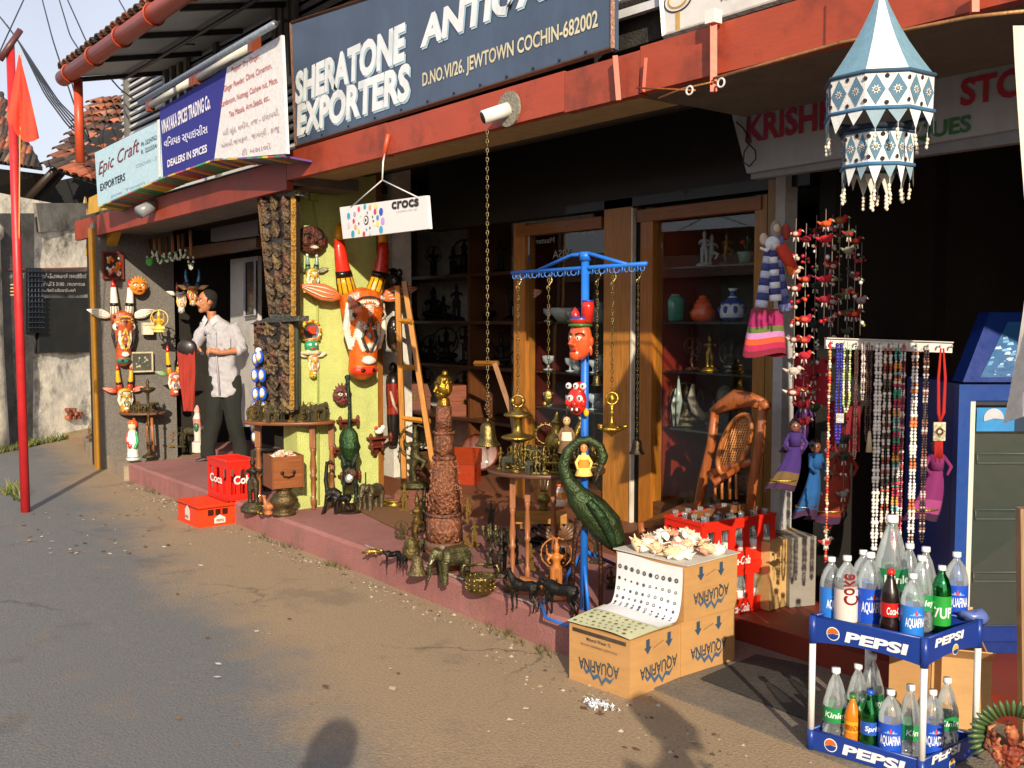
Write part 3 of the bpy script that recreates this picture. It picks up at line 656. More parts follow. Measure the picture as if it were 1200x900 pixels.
for (u0, u1, nm) in ((615, 706, 'narrow glazed show case full of glass and silver ware'), (762, 879, 'glazed show case of porcelain jars and bronze figures')):
    a, b_ = onS(u0, 590), onS(u1, 590)
    cs = thing('show_case', nm + ' behind the ' + ('blue display stand' if u0 < 700 else 'cane rocking chair'), 'show case', ((a.x + b_.x) / 2, SY + .2, .32))
    x0, x1 = a.x + .004, b_.x - .004
    part('back_panel', MB().bx((x0 - .1, SY + .62, .32), (x1 + .25, SY + .65, 2.15), '#4a453c'), 'matte', cs, w=True)
    part('side_panel', MB().bx((x0 - .02, SY + .1, .33), (x0 - .001, SY + .6, 2.14), '#80281a' if u0 > 700 else '#4a1712'), 'paint', cs, w=True)
    part('side_panel', MB().bx((x1 + .05, SY + .1, .33), (x1 + .07, SY + .6, 2.14), '#3a1a12'), 'paint', cs, w=True)
    part('plinth', MB().bx((x0, SY + .02, .322), (x1, SY + .6, .47), '#5b3a1c'), 'woodx', cs, w=True)
    part('door_glass', MB().bx((x0, SY + .035, .45), (x1, SY + .041, zt - .08), '#ffffff'), 'pane', cs, w=True)
    zs = [onY((u0 + u1) / 2, v, SY + .25).z for v in ((377, 434, 500) if u0 > 700 else (377, 434, 475))]
    for z in zs: part('glass_shelf', MB().bx((x0 + .01, SY + .08, z - .012), (x1 + .03, SY + .58, z), '#8aa09a'), 'frost', cs, w=True)
    CASES.append((x0, x1, zs))

# the row of houses across the street, behind the camera: it darkens the shop fronts and shows in the glass
ho = thing('street_house', 'plain two storey house row across the street, behind the viewpoint', 'house', (-6, -7, 0))
part('wall', MB().bx((-24, -10, 0), (7, -7.5, 2.5), '#8b8171'), 'old', ho, w=True)
part('roof', MB().poly([(-24.5, -10.6, 2.4), (-24.5, -7.1, 2.4), (-24.5, -8.9, 3.2)], (32, 0, 0), '#6e4a3a'), 'tile', ho, w=True)
for i in range(9):
    wo = part('door_frame', MB().bx((-22 + i * 3.2, -7.499, 0), (-20.5 + i * 3.2, -7.43, 2.2), '#4a3222'), 'wood', ho, w=True)
    part('door', MB().bx((-21.9 + i * 3.2, -7.429, .02), (-20.6 + i * 3.2, -7.4, 2.1), ('#2f4a52', '#5a3a28', '#3a3a36')[i % 3]), 'paint', wo, w=True)
# ================================================================= SIGNS
def sign(name, label, quad, y, th=.03, col='#888', mat='sign', group=None, frame=None):
    """quad: corner pixels bl, br, tr, tl on the plane y"""
    q = [onY(u, v, y) for u, v in quad]; c = (q[0] + q[1]) / 2
    r = thing(name, label, 'sign', c, group=group)
    part('board', MB().hexa(q, (0, th, 0), col), mat, r, w=True)
    if frame:
        m_ = MB()
        for i in range(4):
            a, b_ = q[i], q[(i + 1) % 4]; m_.tube([a, b_], .012, frame, 4, sm=False)
        part('frame', m_, 'iron', r, w=True)
    return r
def words(root, y, items, mat='matte', name='lettering', sh=0):
    for it in items:
        s, u0, v0, u1, v1, h, col = it[:7]; bold = it[7] if len(it) > 7 else .02; shear = it[8] if len(it) > 8 else sh
        off = it[9] if len(it) > 9 else .004
        A, B_ = onY(u0, v0, y), onY(u1, v1, y); U = Vector((0, 0, onY(u0, v0 - h, y).z - A.z))
        part(name, letter(MB(), s, A, B_, U, col, off, bold, shear), mat, root, w=True)
S1Y = 3.02
s1 = sign('shop_sign', 'big slate blue board reading SHERATONE EXPORTERS ANTIQARTS in white block letters', ((347, 172), (718, 57), (718, -95), (341, 27)), S1Y, .035, '#4a5a72', frame='#6a4a38')
LB = '#a9c8d8'
for (o_, c, off) in (((1.1, 2.2), LB, .004), ((0, 0), '#e8ebee', .007)):
    dx, dy = o_
    words(s1, S1Y, [('SHERATONE', 348 + dx, 121 + dy, 475 + dx, 69 + dy, 34, c, .045, .08, off), ('EXPORTERS', 350 + dx, 158 + dy, 480 + dx, 115 + dy, 33, c, .045, .08, off),
                    ('ANTIQARTS', 496 + dx, 60 + dy, 716 + dx, -28 + dy, 38, c, .045, .12, off)], mat='paint')
words(s1, S1Y, [('D.NO.VI/26. JEWTOWN COCHIN-682002', 496, 106, 701, 37, 20, '#d9cfae', .02)], mat='paint')
rv = MB()
for t in [i / 12 for i in range(13)]:
    for (a, b_) in (((347, 169), (718, 54)), ):
        p = onY(a[0] + (b_[0] - a[0]) * t, a[1] + (b_[1] - a[1]) * t, S1Y); rv.ball(p + Vector((0, -.004, .01)), .007, '#2c2a28', 6, 4)
part('rivets', rv, 'iron', s1, w=True, kind='stuff')
BY = 2.80
b1 = sign('cloth_banner', 'pale blue shop banner with dark red script, hung at the far end of the row', ((115, 242), (188, 209), (186, 142), (111, 179)), BY, .03, '#b9d8e6', 'cloth')
words(b1, BY, [('Epic Craft', 116, 210, 164, 182, 19, '#7d1f33', .0, .25), ('EXPORTERS', 118, 224, 147, 211, 8, '#23313c', .015), ('Ph 2224762', 166, 172, 184, 163, 5, '#5a6c7c', .01), ('R. 222354', 166, 181, 184, 173, 5, '#5a6c7c', .01), ('COCHIN - 2', 160, 197, 184, 187, 4, '#9fb4c2', .0), ('Jew Town', 130, 233, 170, 216, 4, '#8ca3b4', .0)])
part('edge', MB().hexa([onY(186.5, 208, BY), onY(188.5, 207, BY), onY(187, 140, BY), onY(185, 141, BY)], (0, -.006, 0), '#dfe4e6'), 'cloth', b1, w=True)
b2 = sign('cloth_banner', 'deep blue spice dealer banner with white lettering between two paler banners', ((191, 208), (251, 187), (266, 79), (187, 128)), BY + .01, .03, '#2b2f8a', 'cloth')
words(b2, BY + .01, [('VINAYAKA SPICES TRADING Co.', 190, 157, 247, 127, 15, '#e9e6f2', .03), ('વિનાયક સ્પાઇસીસ', 193, 176, 244, 159, 14, '#dfe0f5', .015), ('DEALERS IN SPICES', 197, 196, 243, 178, 8, '#e9e6f2', .03)])
b3 = sign('cloth_banner', 'white banner listing spices in red script beside the big slate blue board', ((251, 187), (336, 180), (330, 41), (266, 79)), BY, .02, '#e3e0e0', 'cloth')
words(b3, BY, [('Pepper, Dry Ginger,', 272, 87, 305, 70, 8, '#b02a34', .0), ('Ginger Powder, Clove, Cinnamon,', 263, 110, 319, 82, 9, '#b02a34', .0), ('Cardamom, Nutmeg, Cashew nut, Mace,', 259, 128, 326, 99, 9, '#b02a34', .0), ('Tea Masala, Arm.Seeds, etc..', 269, 139, 317, 118, 8, '#b02a34', .0),
               ('મરી સૂંઠ. લવીંગ, તજ - ઇલાયચી,', 262, 162, 328, 137, 10, '#a9909a', .0), ('એલચી.જાયફળ . જાવંત્રી . કાજુ', 260, 176, 328, 155, 9, '#a9909a', .0), ('ટી મસાલો', 284, 182, 318, 174, 7, '#a9909a', .0)])
# striped underside of the banner shelf, one board per stripe
aw = thing('striped_shelf', 'narrow board shelf painted in green, yellow, red and blue stripes under the banners', 'striped shelf', (-8.7, 2.95, 2.8))
cs_ = ['#3f9a5b', '#e0c23a', '#2c6f9c', '#c44a4a', '#3f9a5b', '#6a4a8a', '#e0b43a', '#2f8a4a']
pf = [onY(*q, BY) for q in ((116, 243), (189, 210), (251, 188), (333, 184))]
for i in range(42):
    t0, t1 = i / 42, (i + .93) / 42
    def at(t): t *= 3; k = min(2, int(t)); return pf[k].lerp(pf[k + 1], t - k)
    a, b_ = at(t0), at(t1); za = zl1 + ZLT + .01
    e = Vector((.0, FY - .004 - BY, 0)); pa_ = a + e; pb_ = b_ + e; pa_.z = min(pa_.z - .02, xl0.z + ZLT + .06); pb_.z = pa_.z + (b_.z - a.z) * .3
    part('stripe_board', MB().hexa([a, b_, pb_, pa_], (0, 0, .012), rnd.choice(cs_)), 'paint', aw, w=True)
# lamp rail over the banners
lr = thing('tube_light', 'fluorescent tube lamps on a grey pipe bracket above the spice banners', 'tube light', onY(240, 90, 2.9))
part('pipe', MB().tube([onY(164, 120, 2.72), onY(322, 28, 2.72)], .022, '#8f9aa8', 8), 'iron', lr, w=True)
for (a, b_) in (((176, 124), (228, 93)), ((232, 92), (298, 52))):
    part('tube', MB().tube([onY(*a, 2.95), onY(*b_, 2.95)], .03, '#d8d5c8', 10), 'plastic', lr, w=True)
    part('holder', MB().box(onY(*b_, 2.95), (.07, .07, .12), '#7a3a22').box(onY(*a, 2.95), (.06, .06, .1), '#7a3a22'), 'paint', lr, w=True)
for u, v in ((200, 100), (322, 28)): part('arm', MB().tube([onY(u, v, 2.72), onY(u + 14, v - 4, UY)], .014, '#4b4a48', 6), 'iron', lr, w=True)
rb = sign('road_sign', 'white rusty metal sign plate standing on the fascia above the general store', ((778, 43), (955, -12), (955, -120), (772, -40)), 3.12, .02, '#dedbd6', 'paint', frame='#b9b4ac')
words(rb, 3.12, [('Rs C', 846, 1, 872, -7, 6, '#2b2b2b', .02)])
rr = MB(); cc_ = onY(795, 0, 3.12)
for (r1, c) in ((.078, '#20242a'), (.07, '#dedbd6'), (.055, '#c99a3f'), (.045, '#e6e0d2')): disc(rr, cc_, UP, (1, 0, 0), r1, c, .003 + .0015 * (('#20242a', '#dedbd6', '#c99a3f', '#e6e0d2').index(c)), 24, fl=.62)
part('emblem', rr, 'paint', rb, w=True)
part('rust_streak', MB().hexa([onY(792, 38, 3.12), onY(797, 36, 3.12), onY(797, 12, 3.12), onY(792, 13, 3.12)], (0, -.002, 0), '#c9a25a'), 'paint', rb, w=True)
bp('rubble_panel', MB().hexa([onY(719, 62, 3.2), onY(776, 44, 3.2), onY(776, -20, 3.2), onY(719, 0, 3.2)], (0, .05, 0), '#2c2925'), 'stone')
bp('rail', MB().hexa([onY(719, 24, 3.14), onY(776, 6, 3.14), onY(776, -4, 3.14), onY(719, 14, 3.14)], (0, .03, 0), '#d9dadc'), 'paint')
bp('rail', MB().hexa([onY(719, 3, 3.14), onY(776, -15, 3.14), onY(776, -17, 3.14), onY(719, -1, 3.14)], (0, .03, 0), '#d9dadc'), 'paint')
# hanging crocs placard
CY = 2.9
cr = thing('hanging_sign', 'small white crocs placard with coloured dots hung on strings below the fascia', 'hanging sign', onY(450, 276, CY))
cq = [onY(u, v, CY) for u, v in ((402, 280), (503, 268), (500, 229), (398, 243))]
part('board', MB().hexa(cq, (0, .02, 0), '#e8e4e2'), 'plastic', cr, w=True)
words(cr, CY, [('crocs', 460, 245, 491, 241, 8, '#2a2a2c', .03), ('comfort for all', 465, 249, 489, 246, 2, '#9a9a9c', 0)])
dm = MB(); rnd = random.Random(2)
dots = [(409, 253, '#3aa0c8', 3), (416, 251, '#b9a0cc', 2.4), (421, 245, '#d64f7a', 2.4), (428, 242, '#3aa6c8', 2.4), (434, 243, '#f0a860', 2.4), (441, 241, '#e8e08a', 2.8), (440, 248, '#cc4a5e', 2.6), (447, 248, '#3a5ac0', 3.6), (443, 255, '#4a90d0', 2.4), (449, 259, '#bfa0dd', 3.4), (443, 262, '#f0e070', 2.6), (447, 269, '#3aa6d8', 3.4), (434, 273, '#bfe0e8', 2.2), (427, 274, '#d0404a', 2.4), (421, 271, '#c8d860', 2.2), (414, 274, '#35a0c0', 3.2), (417, 266, '#f0a868', 2.4), (415, 259, '#d0485a', 2.2), (421, 262, '#3a3f60', 1.2), (409, 264, '#f4c8d4', 2.8), (431, 249, '#8a80c0', 1.3), (437, 254, '#2a8a6a', 1.2), (438, 259, '#8a1a4a', 1.2), (434, 267, '#222c60', 1.2), (430, 269, '#6fa8c8', 1.3), (423, 252, '#e4e4b8', 1.6), (439, 263, '#f4e8b0', 1.4)]
for u, v, c, r in dots: p = onY(u, v, CY); disc(dm, p, UP, (1, 0, 0), r * mpp(p) * 1.25, c, .0035, 12)
p = onY(429.5, 258, CY)
for c, r, o_ in (('#222222', 4.6, .003), ('#e8e4e2', 3.4, .0045), ('#333333', 1.6, .006)): disc(dm, p, UP, (1, 0, 0), r * mpp(p) * 1.2, c, o_, 14)
part('dots', dm, 'paper', cr, w=True)
kn = onY(448, 211, CY)
for (u, v) in ((411, 243), (489, 231)): part('string', MB().tube([onY(u, v, CY), kn], .004, '#d9d9d4', 5), 'cloth', cr, w=True)
part('hook_wire', MB().tube([kn, onY(449, 190, CY), onY(451, 180, FY - .02)], .005, '#e4e0da', 5).tube([onY(449, 188, FY - .02), onY(455, 157, FY - .02)], .014, '#c2502e', 6), 'paint', cr, w=True)
# general store sign box
KY = 3.9
k1 = sign('store_sign', 'pale grey painted signboard of KRISHNA STORES in shade under the soffit', ((875, 203), (1330, 128), (1330, 22), (856, 128)), KY, .05, '#aeb0b4', 'sign')
part('lower_band', MB().hexa([onY(880, 210, KY + .03), onY(1330, 148, KY + .03), onY(1330, 129, KY + .03), onY(880, 203, KY + .03)], (0, .05, 0), '#8d9094'), 'sign', k1, w=True)
words(k1, KY - .001, [('KRISHNA', 876, 167, 1010, 143, 29, '#a83248', .03), ('STORES', 1127, 124, 1270, 98, 30, '#b02c3c', .03), ('ANTIQUES', 1012, 178, 1137, 157, 20, '#3f7a4c', .03)])
part('loose_wire', MB().tube([onY(u, v, KY - .02) for u, v in ((882, 121), (877, 140), (874, 165), (885, 176), (886, 186), (878, 195), (871, 190), (872, 178), (880, 166), (871, 150), (863, 143))], .004, '#26262a', 5), 'plastic', k1, w=True)
# red and white scalloped trim over the mask shop
tr = MB(); 
for i in range(26):
    t = i / 25; p = onY(216 + 84 * t, 262 - 32 * t, 3.5); p.z -= .01
    disc(tr, p, -UP, (1, 0, 0), .035, '#6d2228' if i % 2 else '#8a8078', .0, 8, 0, PI)
sc_ = solo('scalloped_valance', 'dark red and grey scalloped valance under the mask shop soffit', 'valance', tr, 'cloth')
# ================================================================= FLAG POLE, WIRES
fp = thing('flag_pole', 'tall leaning red painted pole with a short wooden crosspiece on top', 'pole', onZ(30, 600, 0))
P0, P1 = onZ(30, 600, 0), onD(12, 52, 7.97)
part('pole', MB().tube([P0, P0.lerp(P1, .5), P1], [.036, .034, .032], '#c0282c', 12), 'paint', fp, w=True)
part('crosspiece', MB().tube([onD(0, 70, 7.9), onD(24, 35, 7.98)], .024, '#5a3030', 8), 'wood', fp, w=True)
part('rope', MB().tube([onD(25, 60, 7.85), onD(23, 200, 7.9), onD(22, 330, 7.95), onD(24, 343, 7.93)], .005, '#c9a860', 5), 'cloth', fp, w=True)
rp_ = MB()
for i in range(4): rp_.ring(onD(19.5, 334 + i * 4, 7.97), .042, .007, '#c9a070', ax=Matrix.Rotation(PI / 2, 3, 'X'), n=12, m=5)
part('rope_binding', rp_, 'cloth', fp, w=True)
fl = MB(); tri = [(22, 64), (40, 150), (30, 164), (9, 138)]
n = 10; vs = []
for i in range(n + 1):
    t = i / n
    l = Vector((22, 64)).lerp(Vector((8, 140)), t); r = Vector((23, 64)).lerp(Vector((46, 152)), t)
    for j in range(7):
        s = j / 6; q = l.lerp(r, s); q.y += 14 * t * t * math.sin(s * PI) * (1 if t > .8 else .3) + (t ** 3) * 10 * s
        vs.append(onD(q.x, q.y, 7.84 + .07 * math.sin(s * 9 + t * 4) * t))
fl.add(vs, [(i * 7 + j, i * 7 + j + 1, (i + 1) * 7 + j + 1, (i + 1) * 7 + j) for i in range(n) for j in range(6)], '#dd4a36', True)
solo('flag', 'limp bright red triangular flag hanging at the top of the red pole', 'flag', fl, 'cloth')
def wire(lab, pts, r=.012, col='#2b2b30', g='overhead wires above the street'):
    """pts: (u, v, distance); sag comes with the points"""
    P_ = [onD(*p) for p in pts]; out = []
    for i in range(len(P_) - 1):
        for k in range(6): out.append(P_[i].lerp(P_[i + 1], k / 6))
    out.append(P_[-1]); sm = [out[0]] + [(out[i - 1] + out[i] * 2 + out[i + 1]) / 4 for i in range(1, len(out) - 1)] + [out[-1]]
    solo('overhead_wire', lab, 'cable', MB().tube(sm, r, col, 5), 'iron', group=g)
for i in range(5):
    wire('black overhead cable in the sagging bundle from the flag pole to the orange downpipe', [(-12 + i * 5, 5 + i * 6, 16), (20 + i * 2, 45 + i * 3, 14), (52 + i * 4, 110 + i * 2, 12.5), (80 + i * 2.5, 148 - i * 2, 11.6), (106, 166, 11.1)], .010)
for i, (a, b_, c) in enumerate((((48, -6), (62, 48), (96, 150)), ((68, -5), (82, 42), (95, 62)), ((77, -5), (104, 55), (133, 96)), ((136, -6), (152, 22), (183, 44)), ((96, 62), (82, 92), (104, 160)), ((30, -5), (0, 60), (-10, 90)))):
    wire(('thin black cable hanging down from the sky behind the flag', 'thin cable dropping towards the gutter end', 'thin black cable passing under the eave', 'cable crossing the orange gutter near the top of the picture', 'loop of cable beside the gutter end', 'cable running off past the top of the red pole')[i], [(*a, 14), (*b_, 12.5), (*c, 11)], .009)
wire('cable stapled under the eave sheets beside the louvres', [(118, 78, 11.5), (140, 104, 11.4), (156, 116, 11.3)], .009)
wire('cable running from the gutter to the bent pipe above the spice banners', [(183, 44, 10), (205, 52, 9.6), (228, 52, 9.3)], .008)
# ================================================================= BUILDERS (pixel-sized units: x to the right, y away, z up)
V = Vector
def Rz(a): return Matrix.Rotation(a, 3, 'Z')
def Rx(a): return Matrix.Rotation(a, 3, 'X')
def Ry(a): return Matrix.Rotation(a, 3, 'Y')
def idol(h, col, pose='stand', halo=False, crown=True, base=True, seed=0, col2=None, arms=2, vox=None, smooth=2):
    """deity figure, h units tall"""
    R = random.Random(seed); m = MB(); c2 = col2 or col; bz = 0
    if base: m.lathe([(.24 * h, 0), (.24 * h, .03 * h), (.19 * h, .05 * h), (.2 * h, .09 * h), (.15 * h, .1 * h)], c2, 14, fl=.7); bz = .09 * h
    H = h - bz
    if pose == 'stand':
        for s in (-1, 1): m.tube([(s * .06 * H, 0, bz), (s * .065 * H, -.01 * H, bz + .25 * H), (s * .05 * H, 0, bz + .45 * H)], [.045 * H, .055 * H, .075 * H], c2, 8)
        hz = bz + .45 * H; tk = 1
    elif pose == 'sit':
        for s in (-1, 1): m.tube([(s * .05 * H, 0, bz + .1 * H), (s * .24 * H, -.1 * H, bz + .08 * H), (-s * .02 * H, -.17 * H, bz + .06 * H)], [.09 * H, .085 * H, .05 * H], c2, 8)
        hz = bz + .12 * H; tk = 1.35
    else:   # dance
        m.tube([(0, 0, bz), (-.05 * H, 0, bz + .2 * H), (0, 0, bz + .42 * H)], [.04 * H, .055 * H, .075 * H], c2, 8)
        m.tube([(0, 0, bz + .42 * H), (.17 * H, -.05 * H, bz + .35 * H), (.08 * H, -.08 * H, bz + .2 * H)], [.07 * H, .055 * H, .035 * H], c2, 8)
        hz = bz + .42 * H; tk = 1
    a = tk * H
    m.ball((0, 0, hz + .02 * a), (.1 * a, .075 * a, .07 * a), c2)
    m.tube([(0, 0, hz), (0, 0, hz + .12 * a), (0, 0, hz + .22 * a), (0, 0, hz + .29 * a)], [.08 * a, .07 * a, .1 * a, .03 * a], col, 10)
    m.ball((0, -.01 * a, hz + .34 * a), (.055 * a, .06 * a, .065 * a), col)
    if crown: m.lathe([(.062 * a, 0), (.065 * a, .02 * a), (.045 * a, .06 * a), (.03 * a, .1 * a), (.008 * a, .15 * a)], c2, 10, c=(0, 0, hz + .37 * a))
    for k in range(arms):
        s = 1 if k % 2 else -1; up = k >= 2; q = R.uniform(-.04, .04) * a
        e = (s * .17 * a, -.02 * a, hz + (.16 if not up else .24) * a + q); w = (s * (.12 + .06 * up) * a, -.1 * a, hz + (.12 if not up else .4) * a + q)
        m.tube([(s * .09 * a, 0, hz + .23 * a), e, w], [.035 * a, .03 * a, .022 * a], col, 6); m.ball(w, .03 * a, c2, 6, 4)
    if halo:
        z = hz + .26 * a; rr = .27 * a
        m.ring((0, .05 * a, z), rr, .02 * a, c2, n=20)
        for i in range(14):
            t = -.4 + (PI + .8) * i / 13; m.tube([(rr * math.cos(t), .05 * a, z + rr * math.sin(t)), (rr * 1.18 * math.cos(t), .05 * a, z + rr * 1.18 * math.sin(t))], [.018 * a, .006 * a], c2, 5)
    return m.organic(vox or h / 42, smooth) if vox != 0 else m
def beast(L, kind, col, face=1, seed=0, vox=None, col2=None):
    """four-legged animal, L units long, facing +x times face; bull, horse, elephant, goat"""
    m = MB(); el = kind == 'elephant'; c2 = col2 or col
    H = L * {'bull': .55, 'horse': .62, 'elephant': .55, 'goat': .6}[kind]; r = L * (.17 if el else .125)
    m.tube([(-.36 * L, 0, H), (-.2 * L, 0, H * 1.0), (0, 0, H * .95), (.2 * L, 0, H * 1.02), (.3 * L, 0, H * 1.04)], [r * .75, r * 1.05, r, r * 1.12, r * .7], col, 10)
    if kind == 'bull': m.ball((.2 * L, 0, H + r * .9), (.1 * L, .06 * L, .06 * L), col)
    for x, fr in ((-.28, 0), (.24, 1)):
        for s in (-1, 1):
            y = s * r * .6; x0 = x * L + s * .02 * L
            if el: m.tube([(x0, y, H * .9), (x0, y, H * .4), (x0, y, 0)], [r * .6, r * .42, r * .42], col, 8)
            elif fr: m.tube([(x0, y, H * .9), (x0 + .01 * L, y, H * .45), (x0 + .0 * L, y, H * .08), (x0 + .03 * L, y, 0)], [r * .5, r * .24, r * .18, r * .22], col, 7)
            else: m.tube([(x0, y, H * .95), (x0 + .05 * L, y, H * .6), (x0 - .05 * L, y, H * .38), (x0 - .02 * L, y, H * .06), (x0 + .01 * L, y, 0)], [r * .7, r * .4, r * .24, r * .18, r * .22], col, 7)
    if el:
        m.ball((.42 * L, 0, H * 1.2), (.13 * L, .1 * L, .14 * L), col)
        m.tube([(.5 * L, 0, H * 1.15), (.57 * L, 0, H * .8), (.57 * L, 0, H * .4), (.62 * L, 0, H * .2)], [.07 * L, .05 * L, .035 * L, .03 * L], col, 8)
        for s in (-1, 1):
            m.ball((.37 * L, s * .12 * L, H * 1.15), (.08 * L, .02 * L, .12 * L), c2); m.tube([(.5 * L, s * .05 * L, H), (.6 * L, s * .06 * L, H * .85), (.66 * L, s * .06 * L, H * .9)], [.02 * L, .016 * L, .006 * L], '#cfc3a8', 6)
    else:
        nk = {'bull': (.42, 1.18), 'horse': (.44, 1.6), 'goat': (.4, 1.5)}[kind]; hd = V((nk[0] * L, 0, nk[1] * H))
        m.tube([(.24 * L, 0, H * 1.05), V((.34 * L, 0, (H * 1.1 + hd.z) / 2)), hd], [r * .85, r * .62, r * .45], col, 9)
        m.tube([hd - V((.02 * L, 0, -.02 * L)), hd + V((.07 * L, 0, -.05 * L)), hd + V((.15 * L, 0, -.11 * L))], [r * .5, r * .42, r * .26], col, 8)
        for s in (-1, 1):
            m.ball(hd + V((-.03 * L, s * .06 * L, .03 * L)), (.015 * L, .035 * L, .02 * L), col, 8, 6)
            if kind != 'horse': m.tube([hd + V((0, s * .03 * L, .04 * L)), hd + V((0, s * .09 * L, .09 * L)), hd + V((.02 * L, s * .07 * L, .17 * L))], [.018 * L, .014 * L, .005 * L], c2, 6)
    m.tube([(-.4 * L, 0, H * 1.05), (-.47 * L, 0, H * .85), (-.46 * L, 0, H * .4)], [.02 * L, .014 * L, .02 * L], col, 6)
    if face < 0: m.xf(Rz(PI))
    return m.organic(vox or L / 55, 2)
def P_(prof, k=1): return [(r * k, z * k) for r, z in prof]
BELL = [(.02, 1.0), (.12, .98), (.26, .9), (.32, .8), (.35, .45), (.42, .2), (.56, .06), (.58, 0), (.52, 0), (.4, .15), (.0, .2)]
def at(u, v, z): return onZ(u, v, z)
def stand(name, label, cat, mb, mat, u, v, z, rz=RC, group=None, yaw=0, P=None, k=1, kind=None):
    """a one-mesh thing whose foot is seen at (u, v) on the level z"""
    P = P or at(u, v, z); return solo(name, label, cat, mb, mat, P=P, m=mpp(P) * k, rz=rz + yaw, group=group, kind=kind)
def chain_mb(L, r=1.6, w=.5, col='#8a6a30', pitch=None):
    """links, from z = 0 down to -L"""
    m = MB(); p = pitch or r * 2.5; n = int(L / p)
    for i in range(n): m.ring((0, 0, -(i + .5) * p), r * .72, w, col, ax=(Rz(PI / 2) if i % 2 else Matrix.Identity(3)) @ Matrix.Diagonal((1, 1, 1.75)), n=8, m=4)
    return m
